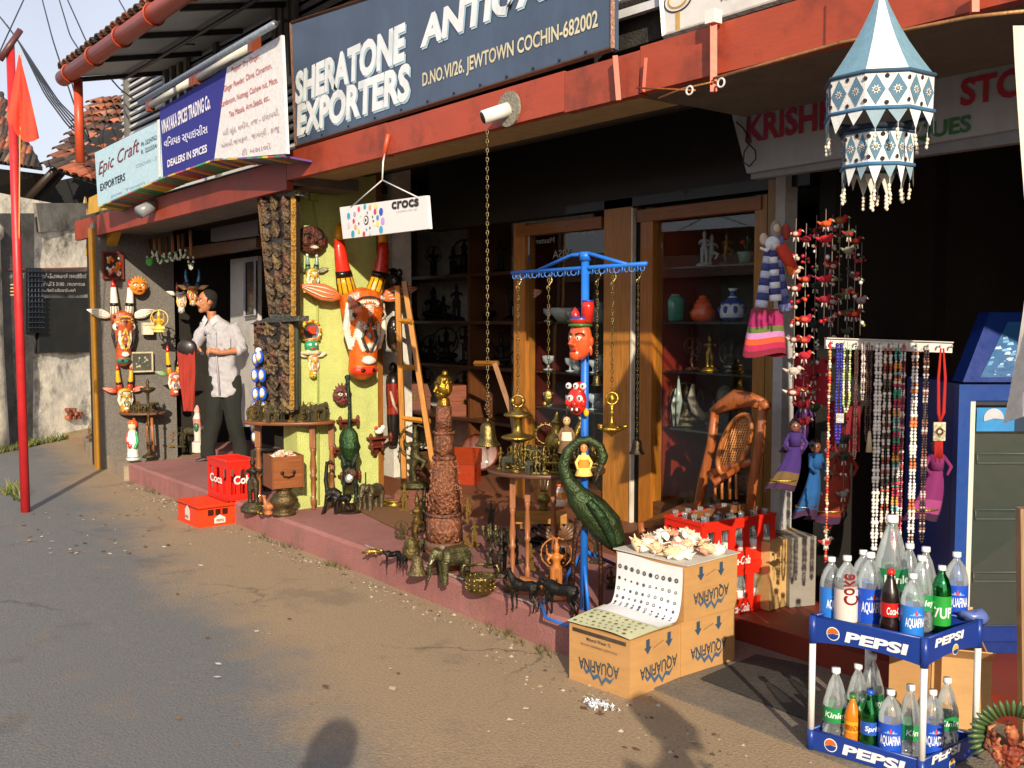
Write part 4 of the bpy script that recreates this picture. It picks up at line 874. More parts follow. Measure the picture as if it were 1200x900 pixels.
# ------------------------------------------------------------- masks hung on the walls
def bull_mask(label, P, rz, m, H, W_, hl, cols, sx=1, yaw=0, ears=(1, 1), curve=.3, style=0):
    """painted wooden bull face: H head height, W_ head width, hl horn length"""
    hc, tc, face, ear, c1, c2, nose = cols
    r = thing('bull_mask', label, 'mask', P, rz + yaw)
    f = MB()
    f.tube([(0, 0, -H), (0, -.02 * H, -.93 * H), (0, -.1 * W_, -.75 * H), (0, -.12 * W_, -.5 * H), (0, -.1 * W_, -.2 * H), (0, 0, 0), (0, .1 * W_, .06 * H)],
           [.16 * W_, .3 * W_, .3 * W_, .33 * W_, .45 * W_, .46 * W_, .2 * W_], face, 14)
    for s in (-1, 1):
        f.ball((s * .3 * W_, -.3 * W_, -.22 * H), (.16 * W_, .1 * W_, .07 * H), '#f2ede0', 10, 8, Ry(s * .5)); f.ball((s * .3 * W_, -.38 * W_, -.22 * H), (.07 * W_, .05 * W_, .035 * H), '#18120f', 8, 6)
        f.tube([(s * .06 * W_, -.46 * W_, -.12 * H), (s * .3 * W_, -.38 * W_, -.12 * H), (s * .44 * W_, -.2 * W_, -.2 * H)], .035 * W_, c1, 6)
        f.tube([(s * .12 * W_, -.46 * W_, -.3 * H), (s * .26 * W_, -.36 * W_, -.42 * H), (s * .3 * W_, -.22 * W_, -.6 * H)], .03 * W_, c2, 6)
        f.ball((s * .12 * W_, -.38 * W_, -.9 * H), (.05 * W_, .04 * W_, .02 * H), '#2a0f0c', 8, 6)
        f.tube([(0, -.5 * W_, -.25 * H), (s * .16 * W_, -.46 * W_, -.5 * H), (s * .04 * W_, -.44 * W_, -.68 * H)], .026 * W_, c1, 6)
        f.ball((s * .1 * W_, -.47 * W_, -.38 * H), (.05 * W_, .03 * W_, .02 * H), c2, 8, 6)
    for s in (-1, 1):
        f.tube([(s * .2 * W_, -.42 * W_, -.3 * H), (s * .22 * W_, -.38 * W_, -.5 * H), (s * .12 * W_, -.4 * W_, -.66 * H)], [.05 * W_, .06 * W_, .03 * W_], '#efe6d4', 8)
        f.tube([(s * .4 * W_, -.26 * W_, -.08 * H), (s * .42 * W_, -.2 * W_, -.4 * H), (s * .34 * W_, -.2 * W_, -.65 * H)], [.04 * W_, .08 * W_, .03 * W_], c2, 7)
    f.tube([(0, -.44 * W_, -.1 * H), (0, -.47 * W_, -.24 * H)], [.12 * W_, .04 * W_], c2, 8)
    f.ball((0, -.16 * W_, -.9 * H), (.3 * W_, .25 * W_, .08 * H), nose); f.ball((0, -.42 * W_, -.78 * H), (.16 * W_, .08 * W_, .05 * H), '#efe8d8')
    for i in range(5): f.ball(((i - 2) * .18 * W_, -.42 * W_ + abs(i - 2) * .06 * W_, -.02 * H), (.08 * W_, .05 * W_, .03 * H), (c2, '#8a8aa8', '#2c8a5a', '#8a8aa8', c2)[i], 8, 6)
    for k in range(3): f.ring((0, -.47 * W_, -.06 * H - k * .028 * H), .1 * W_ * (3 - k), .02 * W_, (c1, c2, nose)[k], n=16, fl=.35)
    f.ball((0, -.49 * W_, -.48 * H), (.04 * W_, .04 * W_, .03 * H), '#7c9ab0', 8, 6); f.ball((0, -.47 * W_, -.6 * H), (.045 * W_, .04 * W_, .035 * H), c2, 8, 6)
    part('face', f.organic(W_ / 40, 1), 'painted', r, m=m, sx=sx)
    for s in (-1, 1):
        h = MB(); k = 12
        pts = [V((s * (.28 * W_ + curve * hl * (math.sin(t * 2.2) * .55 + .05 * t)), -.1 * W_ * math.sin(t * 3), .02 * H + t * hl)) for t in [i / k for i in range(k + 1)]]
        rad = [.2 * W_ * (1 - .62 * i / k) for i in range(k + 1)]; rad[-1] *= .3
        cuts = (0, 3, 9, k)
        for q, c in enumerate((cols[3] if style else tc[1], hc, tc[0])):
            h.tube(pts[cuts[q]:cuts[q + 1] + 1], rad[cuts[q]:cuts[q + 1] + 1], c, 12)
        h.tube(pts[3:5], [rad[3] * 1.08, rad[4] * 1.06], '#20140f', 12)
        for q in range(10):
            a = 2 * PI * q / 10; e = V((math.cos(a), math.sin(a), 0)); h.tube([pts[0] + e * rad[0], pts[1] + e * rad[1], pts[3] + e * rad[3]], .014 * W_, '#4a2c10', 4)
        part('horn', h, 'gloss', r, m=m, sx=sx)
        if ears[(s + 1) // 2]:
            e = MB(); L_ = 1.0 * W_; Z = 0
            prof = [(0, .05), (.2, .17), (.45, .22), (.7, .15), (.9, .06), (1, .01)]
            o_ = V((s * .42 * W_, 0, -.02 * H)); dr = V((s * math.cos(.32), 0, math.sin(.32)))
            pn = V((-dr.z * s, 0, dr.x * s))
            e.tube([o_ + dr * x * L_ for x, _ in prof], [w * L_ for _, w in prof], ear, 10, flat=(1, .35, 1))
            for q in (-1, 0, 1): e.tube([o_ + dr * x * L_ + pn * q * w * L_ * .5 + V((0, -.07 * W_, 0)) for x, w in prof[1:5]], [.008 * L_, .02 * L_, .02 * L_, .005 * L_], ('#efe0cc' if ear != '#f0e8d8' else '#b33a28'), 5)
            part('ear', e, 'gloss', r, m=m, sx=sx)
    return r
def face_mask(name, label, P, rz, m, W_, H, col, kind='round', sx=1, c2='#222222', mat='carved', yaw=0):
    r = thing(name, label, 'mask', P, rz + yaw); f = MB()
    f.ball((0, 0, 0), (.5 * W_, .22 * W_, .5 * H), col, 18, 14)
    for s in (-1, 1):
        f.tube([(s * .1 * W_, -.22 * W_, .16 * H), (s * .25 * W_, -.24 * W_, .22 * H), (s * .38 * W_, -.15 * W_, .14 * H)], .03 * W_, c2, 6)
        f.ball((s * .2 * W_, -.2 * W_, .08 * H), (.1 * W_, .06 * W_, .06 * H), '#e9e0cc' if kind != 'wood' else col, 10, 8); f.ball((s * .2 * W_, -.26 * W_, .08 * H), (.04 * W_, .03 * W_, .03 * H), '#15100d', 8, 6)
        f.ball((s * .5 * W_, .02 * W_, .0), (.07 * W_, .05 * W_, .18 * H), col, 8, 8); f.ball((s * .27 * W_, -.16 * W_, -.1 * H), (.13 * W_, .1 * W_, .12 * H), col, 10, 8)
    f.tube([(0, -.24 * W_, .1 * H), (0, -.33 * W_, -.07 * H)], [.04 * W_, .08 * W_], col, 8); f.ball((0, -.22 * W_, -.26 * H), (.16 * W_, .07 * W_, .045 * H), '#8a2018' if kind != 'wood' else '#d9cfba', 10, 6)
    if kind == 'crown':
        for i in range(7): a = -1.1 + 2.2 * i / 6; f.tube([(.42 * W_ * math.sin(a), 0, .35 * H * math.cos(a) + .05 * H), (.6 * W_ * math.sin(a), 0, .6 * H * math.cos(a) + .05 * H)], [.09 * W_, .03 * W_], col, 6)
    part('face', f.organic(min(W_, H) / 30, 1), mat, r, m=m, sx=sx); return r
# ================================================================= GREEN WALL
RG = PI / 2
def g_(u, v, d=.03): p = onG(u, v); return p + V((d, 0, 0))
p = g_(413, 348, .12)
bull_mask('largest bull mask, orange face and long yellow tipped red horns, on the lime green wall', p, RG, mpp(p), 95, 45, 82,
          ('#d8301c', ('#e89a12', '#e8a81a'), '#e2661a', '#e07a4a', '#3a3a3c', '#f0e6d4', '#e23a1c'), sx=1.3, curve=.2)
p = g_(423, 306, .04); 
p = g_(362, 282, .04); w_ = face_mask('laughing_mask', 'broad dark brown wooden laughing face mask hung highest on the green wall', p, RG, mpp(p), 38, 34, '#5a2a1c', 'wood', 1.0)
p = g_(363, 318, .03)
bull_mask('small green and yellow bull mask with pale horns just under the brown laughing mask', p, RG, mpp(p), 26, 15, 22, ('#7f9a94', ('#dfe6dc', '#3f7a58'), '#d8a02c', '#5a7048', '#2f6a4a', '#f0e6d4', '#231a16'), sx=1.1, curve=.1)
p = g_(364, 417, .03)
bull_mask('smallest bull mask, yellow face and green horns, beside the carved frame over the figurine table', p, RG, mpp(p), 26, 13, 18, ('#5a8a3c', ('#e9cf3a', '#2f6a3a'), '#dfa62c', '#dfe0c8', '#c24a28', '#f0e6d4', '#c9c840'), sx=1.1, curve=.1)
# ringed disc mask with a little green face below
p = g_(361, 388, .03); r = thing('disc_mask', 'round yellow rimmed disc mask with a small green face beneath, on the green wall', 'mask', p, RG); k_ = mpp(p)
dm = MB().lathe([(14, 0), (14, 3), (10, 4), (10, 2.5), (0, 3)], '#d8ae2c', 22, ax=Rx(PI / 2), cols=['#d8ae2c', '#d8ae2c', '#7a7a80', '#6b6e78']); 
for i in range(18): a = 2 * PI * i / 18; dm.ball((12 * math.cos(a), -4, 12 * math.sin(a)), 1.7, '#efcf50' if i % 2 else '#c24a3a', 6, 5)
dm.box((0, -4.5, 1), (10, 3, 9), '#c8492c'); part('disc', dm, 'gloss', r, m=k_)
fm = MB().ball((0, -3, -17), (9, 6, 8), '#2f9a6a').ball((-3.5, -8, -15.5), (1.8, 1.4, 1.2), '#ffffff', 8, 5).ball((3.5, -8, -15.5), (1.8, 1.4, 1.2), '#ffffff', 8, 5).ball((0, -8.2, -20), (3.2, 1.6, 1.4), '#c23a2c', 8, 5)
fm.tube([(-14, 0, -25), (-6, -5, -25), (6, -5, -25), (14, 0, -25)], [1.5, 3, 3, 1.5], '#dcc9a6', 8).tube([(-11, -2, -9), (0, -7, -9), (11, -2, -9)], 2, '#c89a5a', 7)
part('face', fm.organic(.6, 1), 'gloss', r, m=k_)
p = g_(397, 463, .05); face_mask('crowned_mask', 'reddish wooden demon mask with a spiky crown at the edge of the figurine table', p, RG, mpp(p), 20, 24, '#6a3a32', 'crown', 1.1, mat='carved')
# carved panels beside the green wall
def carved_panel(label, quad, y, seed, lean=0):
    r = thing('carving', label, 'carving', onY(quad[0][0], quad[0][1], y)); R = random.Random(seed)
    q = [onY(u, v, y) for u, v in quad]; part('backboard', MB().hexa(q, (0, .05, 0), '#2a2018'), 'wood', r, w=True)
    f = MB(); bl, br, tr, tl = q
    for i in range(4): f.tube([q[i], q[(i + 1) % 4]], .02, ('#5b5a50', '#a87a24', '#5b5a50', '#6a4a24')[i], 6, sm=False)
    part('frame', f, 'carved', r, w=True)
    rows, cols = max(3, int((tl.z - bl.z) / .1)), 3
    for j in range(rows):
        cv = MB()
        for i in range(cols):
            c = bl.lerp(br, (i + .5) / cols).lerp(tl.lerp(tr, (i + .5) / cols), (j + .5) / rows) - V((0, .005, 0)); s = (br.x - bl.x) / cols * .5
            col = R.choice(['#6a5434', '#54422e', '#7a6440', '#5e4a36', '#6e4a34', '#6b5840'])
            c = c + V((R.uniform(-.3, .3) * s, 0, R.uniform(-.02, .02)))
            cv.ball(c, (s * 1.1, .012, .055), '#3c3024', 8, 6)
            cv.tube([c + V((-s * .3, -.012, -.05)), c + V((R.uniform(-.3, .3) * s, -.02, 0)), c + V((0, -.025, .03))], [.012, .016, .02], col, 6); cv.ball(c + V((R.uniform(-.3, .3) * s, -.03, .045)), (.014, .014, .016), col, 8, 6)
            for e in (-1, 1): cv.tube([c + V((0, -.02, .02)), c + V((e * s * .8, -.025, R.uniform(-.02, .02))), c + V((e * s * R.uniform(.3, 1), -.02, R.uniform(-.05, .05)))], [.01, .009, .007], col, 5); cv.tube([c + V((0, -.012, -.03)), c + V((e * s * .6, -.02, -.05))], [.012, .008], col, 5)
        part('figure_row', cv.organic(.0095, 1), 'carved', r, w=True)
    return r
carved_panel('tall carved and painted wooden figure panel hung upper left of the green wall', ((318, 370), (344, 370), (344, 228), (304, 230)), 3.07, 1)
carved_panel('lower carved wooden figure panel standing behind the figurine table', ((304, 492), (342, 480), (342, 379), (300, 379)), 3.09, 2)
bp('cornice', MB().hexa([onY(292, 380, 3.05), onY(348, 376, 3.05), onY(348, 370, 3.05), onY(314, 372, 3.05)], (0, .09, 0), '#4a4a40').hexa([onY(296, 231, 3.05), onY(346, 229, 3.05), onY(346, 223, 3.05), onY(292, 225, 3.05)], (0, .1, 0), '#5c5a4a'), 'carved')
bp('green_post', MB().tube([onY(347, 225, 3.12), onY(348, 480, 3.12)], .016, '#44504a', 6), 'paint')
# ================================================================= MASK SHOP at the left
def l_(u, v, d=.03): return onL(u, v) + V((d, 0, 0))
p = l_(141, 370, .05)
bull_mask('tall bull mask with white horns tipped red and white ears on the grey roughcast wall', p, RG, mpp(p), 58, 26, 42, ('#e6e2d4', ('#c8281c', '#d8d0bc'), '#b8542a', '#e9e4d6', '#e8c04a', '#2a2a2e', '#2f7a6a'), sx=1.1, curve=.05)
p = l_(144, 458, .05)
bull_mask('yellow horned bull mask with red ears hung low behind the brass dish table', p, RG, mpp(p), 26, 17, 32, ('#e0a81e', ('#c43a1c', '#c8401c'), '#c8922c', '#d04a24', '#2f6a3a', '#e8e0cc', '#c8682c'), sx=1.1, curve=.12)
p = l_(190, 437, .35)
bull_mask('green and orange bull mask with upright yellow horns above the oil lamp table', p, RG, mpp(p), 26, 15, 34, ('#e2b020', ('#c8321e', '#dca024'), '#c9682a', '#5c9a4a', '#3a6a9a', '#e8e0cc', '#c23a4a'), sx=1.1, curve=.12)
p = onY(212, 345, 3.7); bull_mask('small white and orange bull mask hung beside the head of the man', p, RC, mpp(p), 22, 12, 14, ('#b03a28', ('#8a2a28', '#dcd6c8'), '#d9d2c4', '#e6e0d2', '#c8642a', '#e8c04a', '#b8b8b4'), curve=.1, yaw=.5)
p = onY(226, 338, 3.75); bull_mask('small yellow faced bull mask with bright blue horns behind the head of the man', p, RC, mpp(p), 20, 13, 22, ('#3f86b8', ('#3f86b8', '#2a5a8a'), '#d8a22c', '#d8a030', '#8a4a1c', '#c23a2c', '#d9c9b8'), curve=.3, yaw=.2)
p = l_(158, 336, .12); face_mask('tiger_mask', 'small orange and gold tiger face mask high on the grey roughcast wall', p, RG, mpp(p), 17, 20, '#d8862a', 'crown', 1.1, c2='#a3281c', mat='gloss')
def picture(label, P0, rz, m, w, h, fc, ic, items, name='framed_picture', cat='picture'):
    r = thing(name, label, cat, P0, rz); t = 1.8
    part('frame', MB().box((0, 0, h / 2), (w, 2, t), fc).box((0, 0, -h / 2), (w, 2, t), fc).box((-w / 2, 0, 0), (t, 2.2, h + t), fc).box((w / 2, 0, 0), (t, 2.2, h + t), fc), 'wood', r, m=m)
    b = MB().box((0, .3, 0), (w - t, .8, h - t), ic); part('panel', b, 'paper', r, m=m)
    b = MB()
    for x, z, s, c in items: b.ball((x, -.6, z), (s, .5, s * 1.2), c, 8, 5)
    if items: part('relief', b.organic(.5, 0), 'gloss', r, m=m)
    return r
p = l_(131, 311, .04); picture('small red framed picture of swirling white and orange figures on the grey wall', p, RG, mpp(p), 22, 30, '#7a2a1c', '#3a1a12', [(rnd.uniform(-7, 7), rnd.uniform(-11, 9), rnd.uniform(1.5, 3), rnd.choice(['#e8e0cc', '#d8542a', '#c8321e', '#e0862a'])) for _ in range(26)])
p = l_(164, 424, .06); picture('landscape picture in a cream frame between the two yellow horned bull masks', p, RG, mpp(p), 24, 22, '#cfc3a0', '#4a4a44', [(rnd.uniform(-8, 8), rnd.uniform(-6, 6), 1.4, rnd.choice(['#8a8a7a', '#b8b49c', '#5a6a5a'])) for _ in range(14)])
p = onX(186, 372, -10.2); r = stand('ganesha_plaque', 'small bright yellow plaque of a seated deity in the back of the mask shop', 'plaque', idol(34, '#dfa41c', 'sit', seed=3, arms=4, col2='#e8c860', halo=True), 'gloss', 0, 0, 0, P=p - V((0, 0, .15)), k=.9)
p = l_(169, 385, .1); solo('white_box', 'small cream coloured square box on the grey wall ledge', 'box', MB().box((0, 0, 0), (12, 6, 14), '#d9d2bc').box((0, -3.2, 5), (12.4, 1, 3), '#c4bca4'), 'matte', P=p, m=mpp(p), rz=RG)
# hanging garlands and cow bells under the soffit
for i, (u, v0, v1) in enumerate(((146, 285, 313), (150, 284, 305), (157, 282, 312), (163, 282, 314), (175, 280, 311), (181, 279, 300), (187, 279, 309), (195, 277, 307), (202, 276, 306), (209, 275, 305), (214, 274, 302), (223, 270, 316))):
    P = onY(u, v0, 3.45); k = mpp(P); L = v1 - v0; m = MB()
    m.tube([(0, 0, 0), (.5, 0, -L * .65)], 1.9, ('#8a5a30', '#5a3a24', '#9a6a3c')[i % 3], 6)
    for q in range(9): a = PI * q / 8; m.ball((-3 * math.cos(a), -.5, -L * .68 - L * .28 * math.sin(a)), (1.5, 1.3, 1.7), ('#e8e4d6', '#4f9a4a', '#e8e4d6', '#e8e4d6')[(q + i) % 4], 6, 5)
    if i in (4,): m.ball((0, -1, -L * .85), (4.5, 2, 5), '#5ac04a', 10, 8)
    if i == 11: m.lathe([(0, -L + 9), (2, -L + 6), (2.4, -L + 3), (1, -L)], '#b8a8a8', 8)
    solo('garland', ('short white beaded garland on a brown cloth strip' if i not in (4, 11) else ('garland with a bright green round pendant' if i == 4 else 'single long cord with a small grey pendant')) + ' under the mask shop soffit', 'garland', m, 'cloth', P=P, m=k, rz=RC, group='garlands hanging under the mask shop soffit')
# back of the mask shop
bp('back_shelf', MB().bx((-10.5, 4.3, 1.0), (-7.8, 4.6, 1.03), '#5a4630'), 'wood'); bp('back_shelf', MB().bx((-10.5, 4.3, .55), (-7.8, 4.6, .58), '#5a4630'), 'wood'); bp('back_shelf', MB().bx((-10.5, 4.3, 1.5), (-7.8, 4.6, 1.53), '#5a4630'), 'wood')
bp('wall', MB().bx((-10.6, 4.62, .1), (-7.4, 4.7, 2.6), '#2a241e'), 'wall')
bp('signboard', MB().hexa([onY(247, 283, 3.6), onY(302, 275, 3.6), onY(302, 257, 3.6), onY(247, 268, 3.6)], (0, .06, 0), '#5c5558'), 'paint', label='dim grey board under the soffit of the mask shop')
bp('header_beam', MB().hexa([onY(216, 304, 3.7), onY(300, 290, 3.7), onY(300, 278, 3.7), onY(216, 290, 3.7)], (0, .08, 0), '#6a4526'), 'wood')
dr = thing('shop_door', 'grey framed glass door leaf standing open behind the man', 'door', onY(290, 500, 4.0))
part('leaf', MB().hexa([onY(270, 500, 4.05), onY(302, 500, 4.0), onY(302, 300, 4.0), onY(270, 304, 4.05)], (0, .04, 0), '#c8c6c2'), 'paint', dr, w=True)
part('pane', MB().hexa([onY(287, 370, 3.99), onY(299, 368, 3.97), onY(299, 306, 3.97), onY(287, 308, 3.99)], (0, .02, 0), '#1a1a1c'), 'gloss', dr, w=True)
part('frame', MB().tube([onY(287, 371, 3.98), onY(287, 307, 3.98)], .014, '#8f9298', 4, sm=False).tube([onY(299, 369, 3.96), onY(299, 305, 3.96)], .014, '#8f9298', 4, sm=False).tube([onY(287, 371, 3.98), onY(299, 369, 3.96)], .012, '#8f9298', 4, sm=False), 'paint', dr, w=True)
pr = random.Random(12)
kinds = [idol(30, '#9a7c3c', 'stand', seed=1), idol(30, '#6a5c3c', 'sit', halo=True, seed=2, arms=4), idol(30, '#a8803a', 'dance', halo=True, seed=3, arms=4), beast(32, 'elephant', '#6a6248'), idol(30, '#54503c', 'stand', halo=True, seed=4, arms=4)]
KM = [k.mesh('idol', M['bronze']) for k in kinds]
def dup(name, label, cat, me, P, s, rz=RC, group=None):
    o = bpy.data.objects.new(name, me); COL.objects.link(o); o.location = P; o.rotation_euler = (0, 0, rz); o.scale = (s, s, s); MW[o.name] = Matrix.Translation(P); return tag(o, label, cat, group)
NM = ['bronze_idol', 'seated_idol', 'dancing_idol', 'bronze_elephant', 'haloed_idol']
for zi, z in enumerate((.582, 1.032, 1.532)):
    for i in range(9):
        k = pr.randrange(5); P = V((-10.2 + i * .27 + pr.uniform(-.05, .05), 4.42, z)); dup(NM[k], 'dim bronze figure on the %s back shelf of the mask shop' % ('lowest', 'middle', 'top')[zi], 'statue', KM[k], P, .0075 * pr.uniform(.8, 1.25), RC + pr.uniform(-.5, .5), 'bronze figures on the back shelves of the mask shop')
# red shawl on its stand
p = at(219, 478, .17); m = MB(); vs = []
P0 = onY(218, 410, 3.35); k = mpp(P0)
for j in range(15):
    t = j / 14; z = -t * 72; w = 11 - 5.5 * t ** 1.5
    for i in range(15):
        s = i / 14 * 2 - 1; vs.append(V((s * w + 2 * t, -3 * math.cos(s * 1.4) + 1.3 * math.sin(s * 11 + 3 * t) + .8 * math.sin(t * 14 + s * 3), z - 5 * (1 - s * s) * (t < .99))))
m.add(vs, [(j * 15 + i, (j + 1) * 15 + i, (j + 1) * 15 + i + 1, j * 15 + i + 1) for j in range(14) for i in range(14)], '#9c2f22', True)
r = thing('draped_shawl', 'rust red shawl draped over a dark bust beside the man', 'shawl', P0, RC); part('cloth', m, 'cloth', r, m=k)
part('bust', MB().ball((1, 1.5, 2), (12, 5, 11), '#2a2020').tube([(2, 3, -70), (1, 3, 0)], 2, '#2a2020', 8), 'wood', r, m=k)
# dish table and lamps of the mask shop
def round_table(label, u, v, z, topv, r_, legc, topc, legs, th=3, leg_style='turned', name='table', rows=0, lv=0, fl=1):
    P = at(u, v, z); k = mpp(P); H = (v - topv); t = thing(name, label, 'table', P, RC)
    part('top', MB().lathe([(r_ - 1, H - th), (r_, H - th * .7), (r_, H - 1), (r_ - 1, H)], topc, 28, fl=fl), 'woodx', t, m=k)
    for (x, y) in legs:
        l = MB()
        if leg_style == 'turned':
            q = H - th; l.box((x, y, q * .86), (6.5, 6.5, q * .28), legc)
            l.lathe([(2.8, q * .72), (3.6, q * .7), (2.4, q * .66), (3.8, q * .5), (2.6, q * .42), (3.8, q * .41), (3.8, q * .385), (2.4, q * .37), (3.2, q * .28), (2.2, q * .16), (3.6, q * .14), (3.4, q * .07), (1.8, q * .05), (2.6, q * .02), (1.6, 0)], legc, 12, c=(x, y, 0))
        else: l.tube([(x, y, 0), (x * .9, y * .9, H - th)], 1.8, legc, 6)
        part('leg', l, 'wood', t, m=k)
    return t, P, k
t, P, k = round_table('small round wooden stand crowded with brass dishes in front of the grey wall', 168, 528, .17, 482, 27, '#a8683c', '#6a4a34', [(-8, -8), (14, -6), (2, 10)], leg_style='plain', fl=.7)
for i in range(22):
    a = pr.random() * 6.28; q = 19 * math.sqrt(pr.random()); o_ = Rz(RC) @ V((q * math.cos(a), q * .65 * math.sin(a), 46)) * k
    dup('brass_figurine', 'tiny gold coloured figurine standing on the small round stand of the mask shop', 'figurine', KM[i % 5], P + o_, k * pr.uniform(.3, .48), RC + pr.uniform(-1, 1), 'tiny figurines on the small round stand')
OIL = [(9, 0), (9, 1.5), (5, 3), (2, 5), (1.5, 12), (3, 14), (1.5, 16), (1.4, 30), (3, 32), (1.5, 34), (1.4, 48), (2.6, 50), (1.4, 52), (2, 62), (9, 65), (10, 67), (9.5, 67.5), (2, 66), (1.4, 70), (2.5, 73), (0, 77)]
stand('oil_lamp', 'tall slender brass standing oil lamp in front of the small round stand', 'oil lamp', MB().lathe(OIL, '#5a4a30', 14).xf(Matrix.Diagonal((.9, .9, 1.22))), 'bronze', 175, 536, .17)
stand('oil_lamp', 'shorter brass standing oil lamp close to the red shawl', 'oil lamp', MB().lathe(OIL, '#6a5838', 14), 'bronze', 208, 520, .17)
g = MB(); g.lathe([(8, 0), (8, 3), (6.5, 4), (6, 16), (7, 24), (4.5, 34), (3, 37)], '#e8e4da', 12, cols=['#d8d8d0', '#5aa8a0', '#e8e4da', '#e8e4da', '#e8e4da', '#d8c8a0']); g.ball((0, -1, 40), (4.8, 4.8, 5), '#e9c8a8').ball((0, 0, 44), (6.2, 5.5, 3.6), '#d8641e').ball((4, 0, 42), (3, 3, 4), '#c8341e').tube([(5, -2, 34), (7, -3, 22), (4, -5, 14)], 2, '#3a9a5a', 7).tube([(-5, -2, 32), (-5.5, -5, 22), (-1, -6, 20)], 1.8, '#c8342c', 7).ball((-1, -5.5, 17), (2.6, 2, 3), '#c83a30')
stand('painted_figure', 'small painted figure in white robe and orange turban at the end of the pink platform', 'figure', g.organic(.8, 1), 'gloss', 156, 539, .17)
g = MB(); g.lathe([(7, 0), (7, 12), (4, 14), (4.5, 30), (5.5, 40), (3, 46), (4, 50), (1, 56)], '#d8ccc0', 10, cols=['#e0d8c8', '#c8a8a0', '#d8ccc0', '#d0887a', '#d8ccc0', '#e0b8a8', '#d8a090']).ball((0, -5, 30), (3, 2, 5), '#3a6a4a')
stand('painted_pillar', 'slim pink and white painted figure column on the ground beside the leg of the man', 'figure', g.organic(.9, 1), 'gloss', 232, 530, .17)
bench = thing('low_bench', 'low dark wooden bench with small ornaments at the far end of the shop row', 'bench', at(118, 520, .1), RC)
k = mpp(at(118, 520, .1)); part('seat', MB().box((0, 0, 8), (30, 12, 3), '#5a3c28'), 'woodx', bench, m=k)
for s in (-10, 10): part('leg', MB().box((s, 0, 3.2), (3.5, 9, 6.4), '#3a2a20'), 'wood', bench, m=k)
for i in range(9): dup('small_ornament', 'one of the tiny metal ornaments crowded on the low dark bench', 'ornament', KM[i % 5], at(118, 520, .1) + Rz(RC) @ V((-13 + i * 3.2, pr.uniform(-3, 3), 9.6)) * k, k * pr.uniform(.3, .5), RC + pr.uniform(-1, 1), 'tiny ornaments on the low bench')
fl_ = [(185, 520, 30, 0), (197, 516, 34, 1), (205, 510, 40, 4), (193, 505, 46, 2), (214, 512, 34, 1), (222, 508, 42, 0), (180, 512, 30, 3), (226, 520, 26, 3), (200, 524, 22, 2), (213, 524, 24, 4), (187, 497, 50, 2)]
for i, (u, v, h, kk) in enumerate(fl_):
    P = at(u, v, .17); dup(NM[kk], ('dark bronze figure in the floor crowd between the oil lamps and the man'), 'statue', KM[kk], P, mpp(P) * h / 30, RC + pr.uniform(-.4, .4), 'bronze figures crowded on the mask shop floor')
st2 = MB().box((0, 0, 10), (40, 18, 20), '#8a7a60'); stand('plaster_plinth', 'worn grey plinth under the red shawl', 'plinth', st2, 'old', 215, 505, .17)
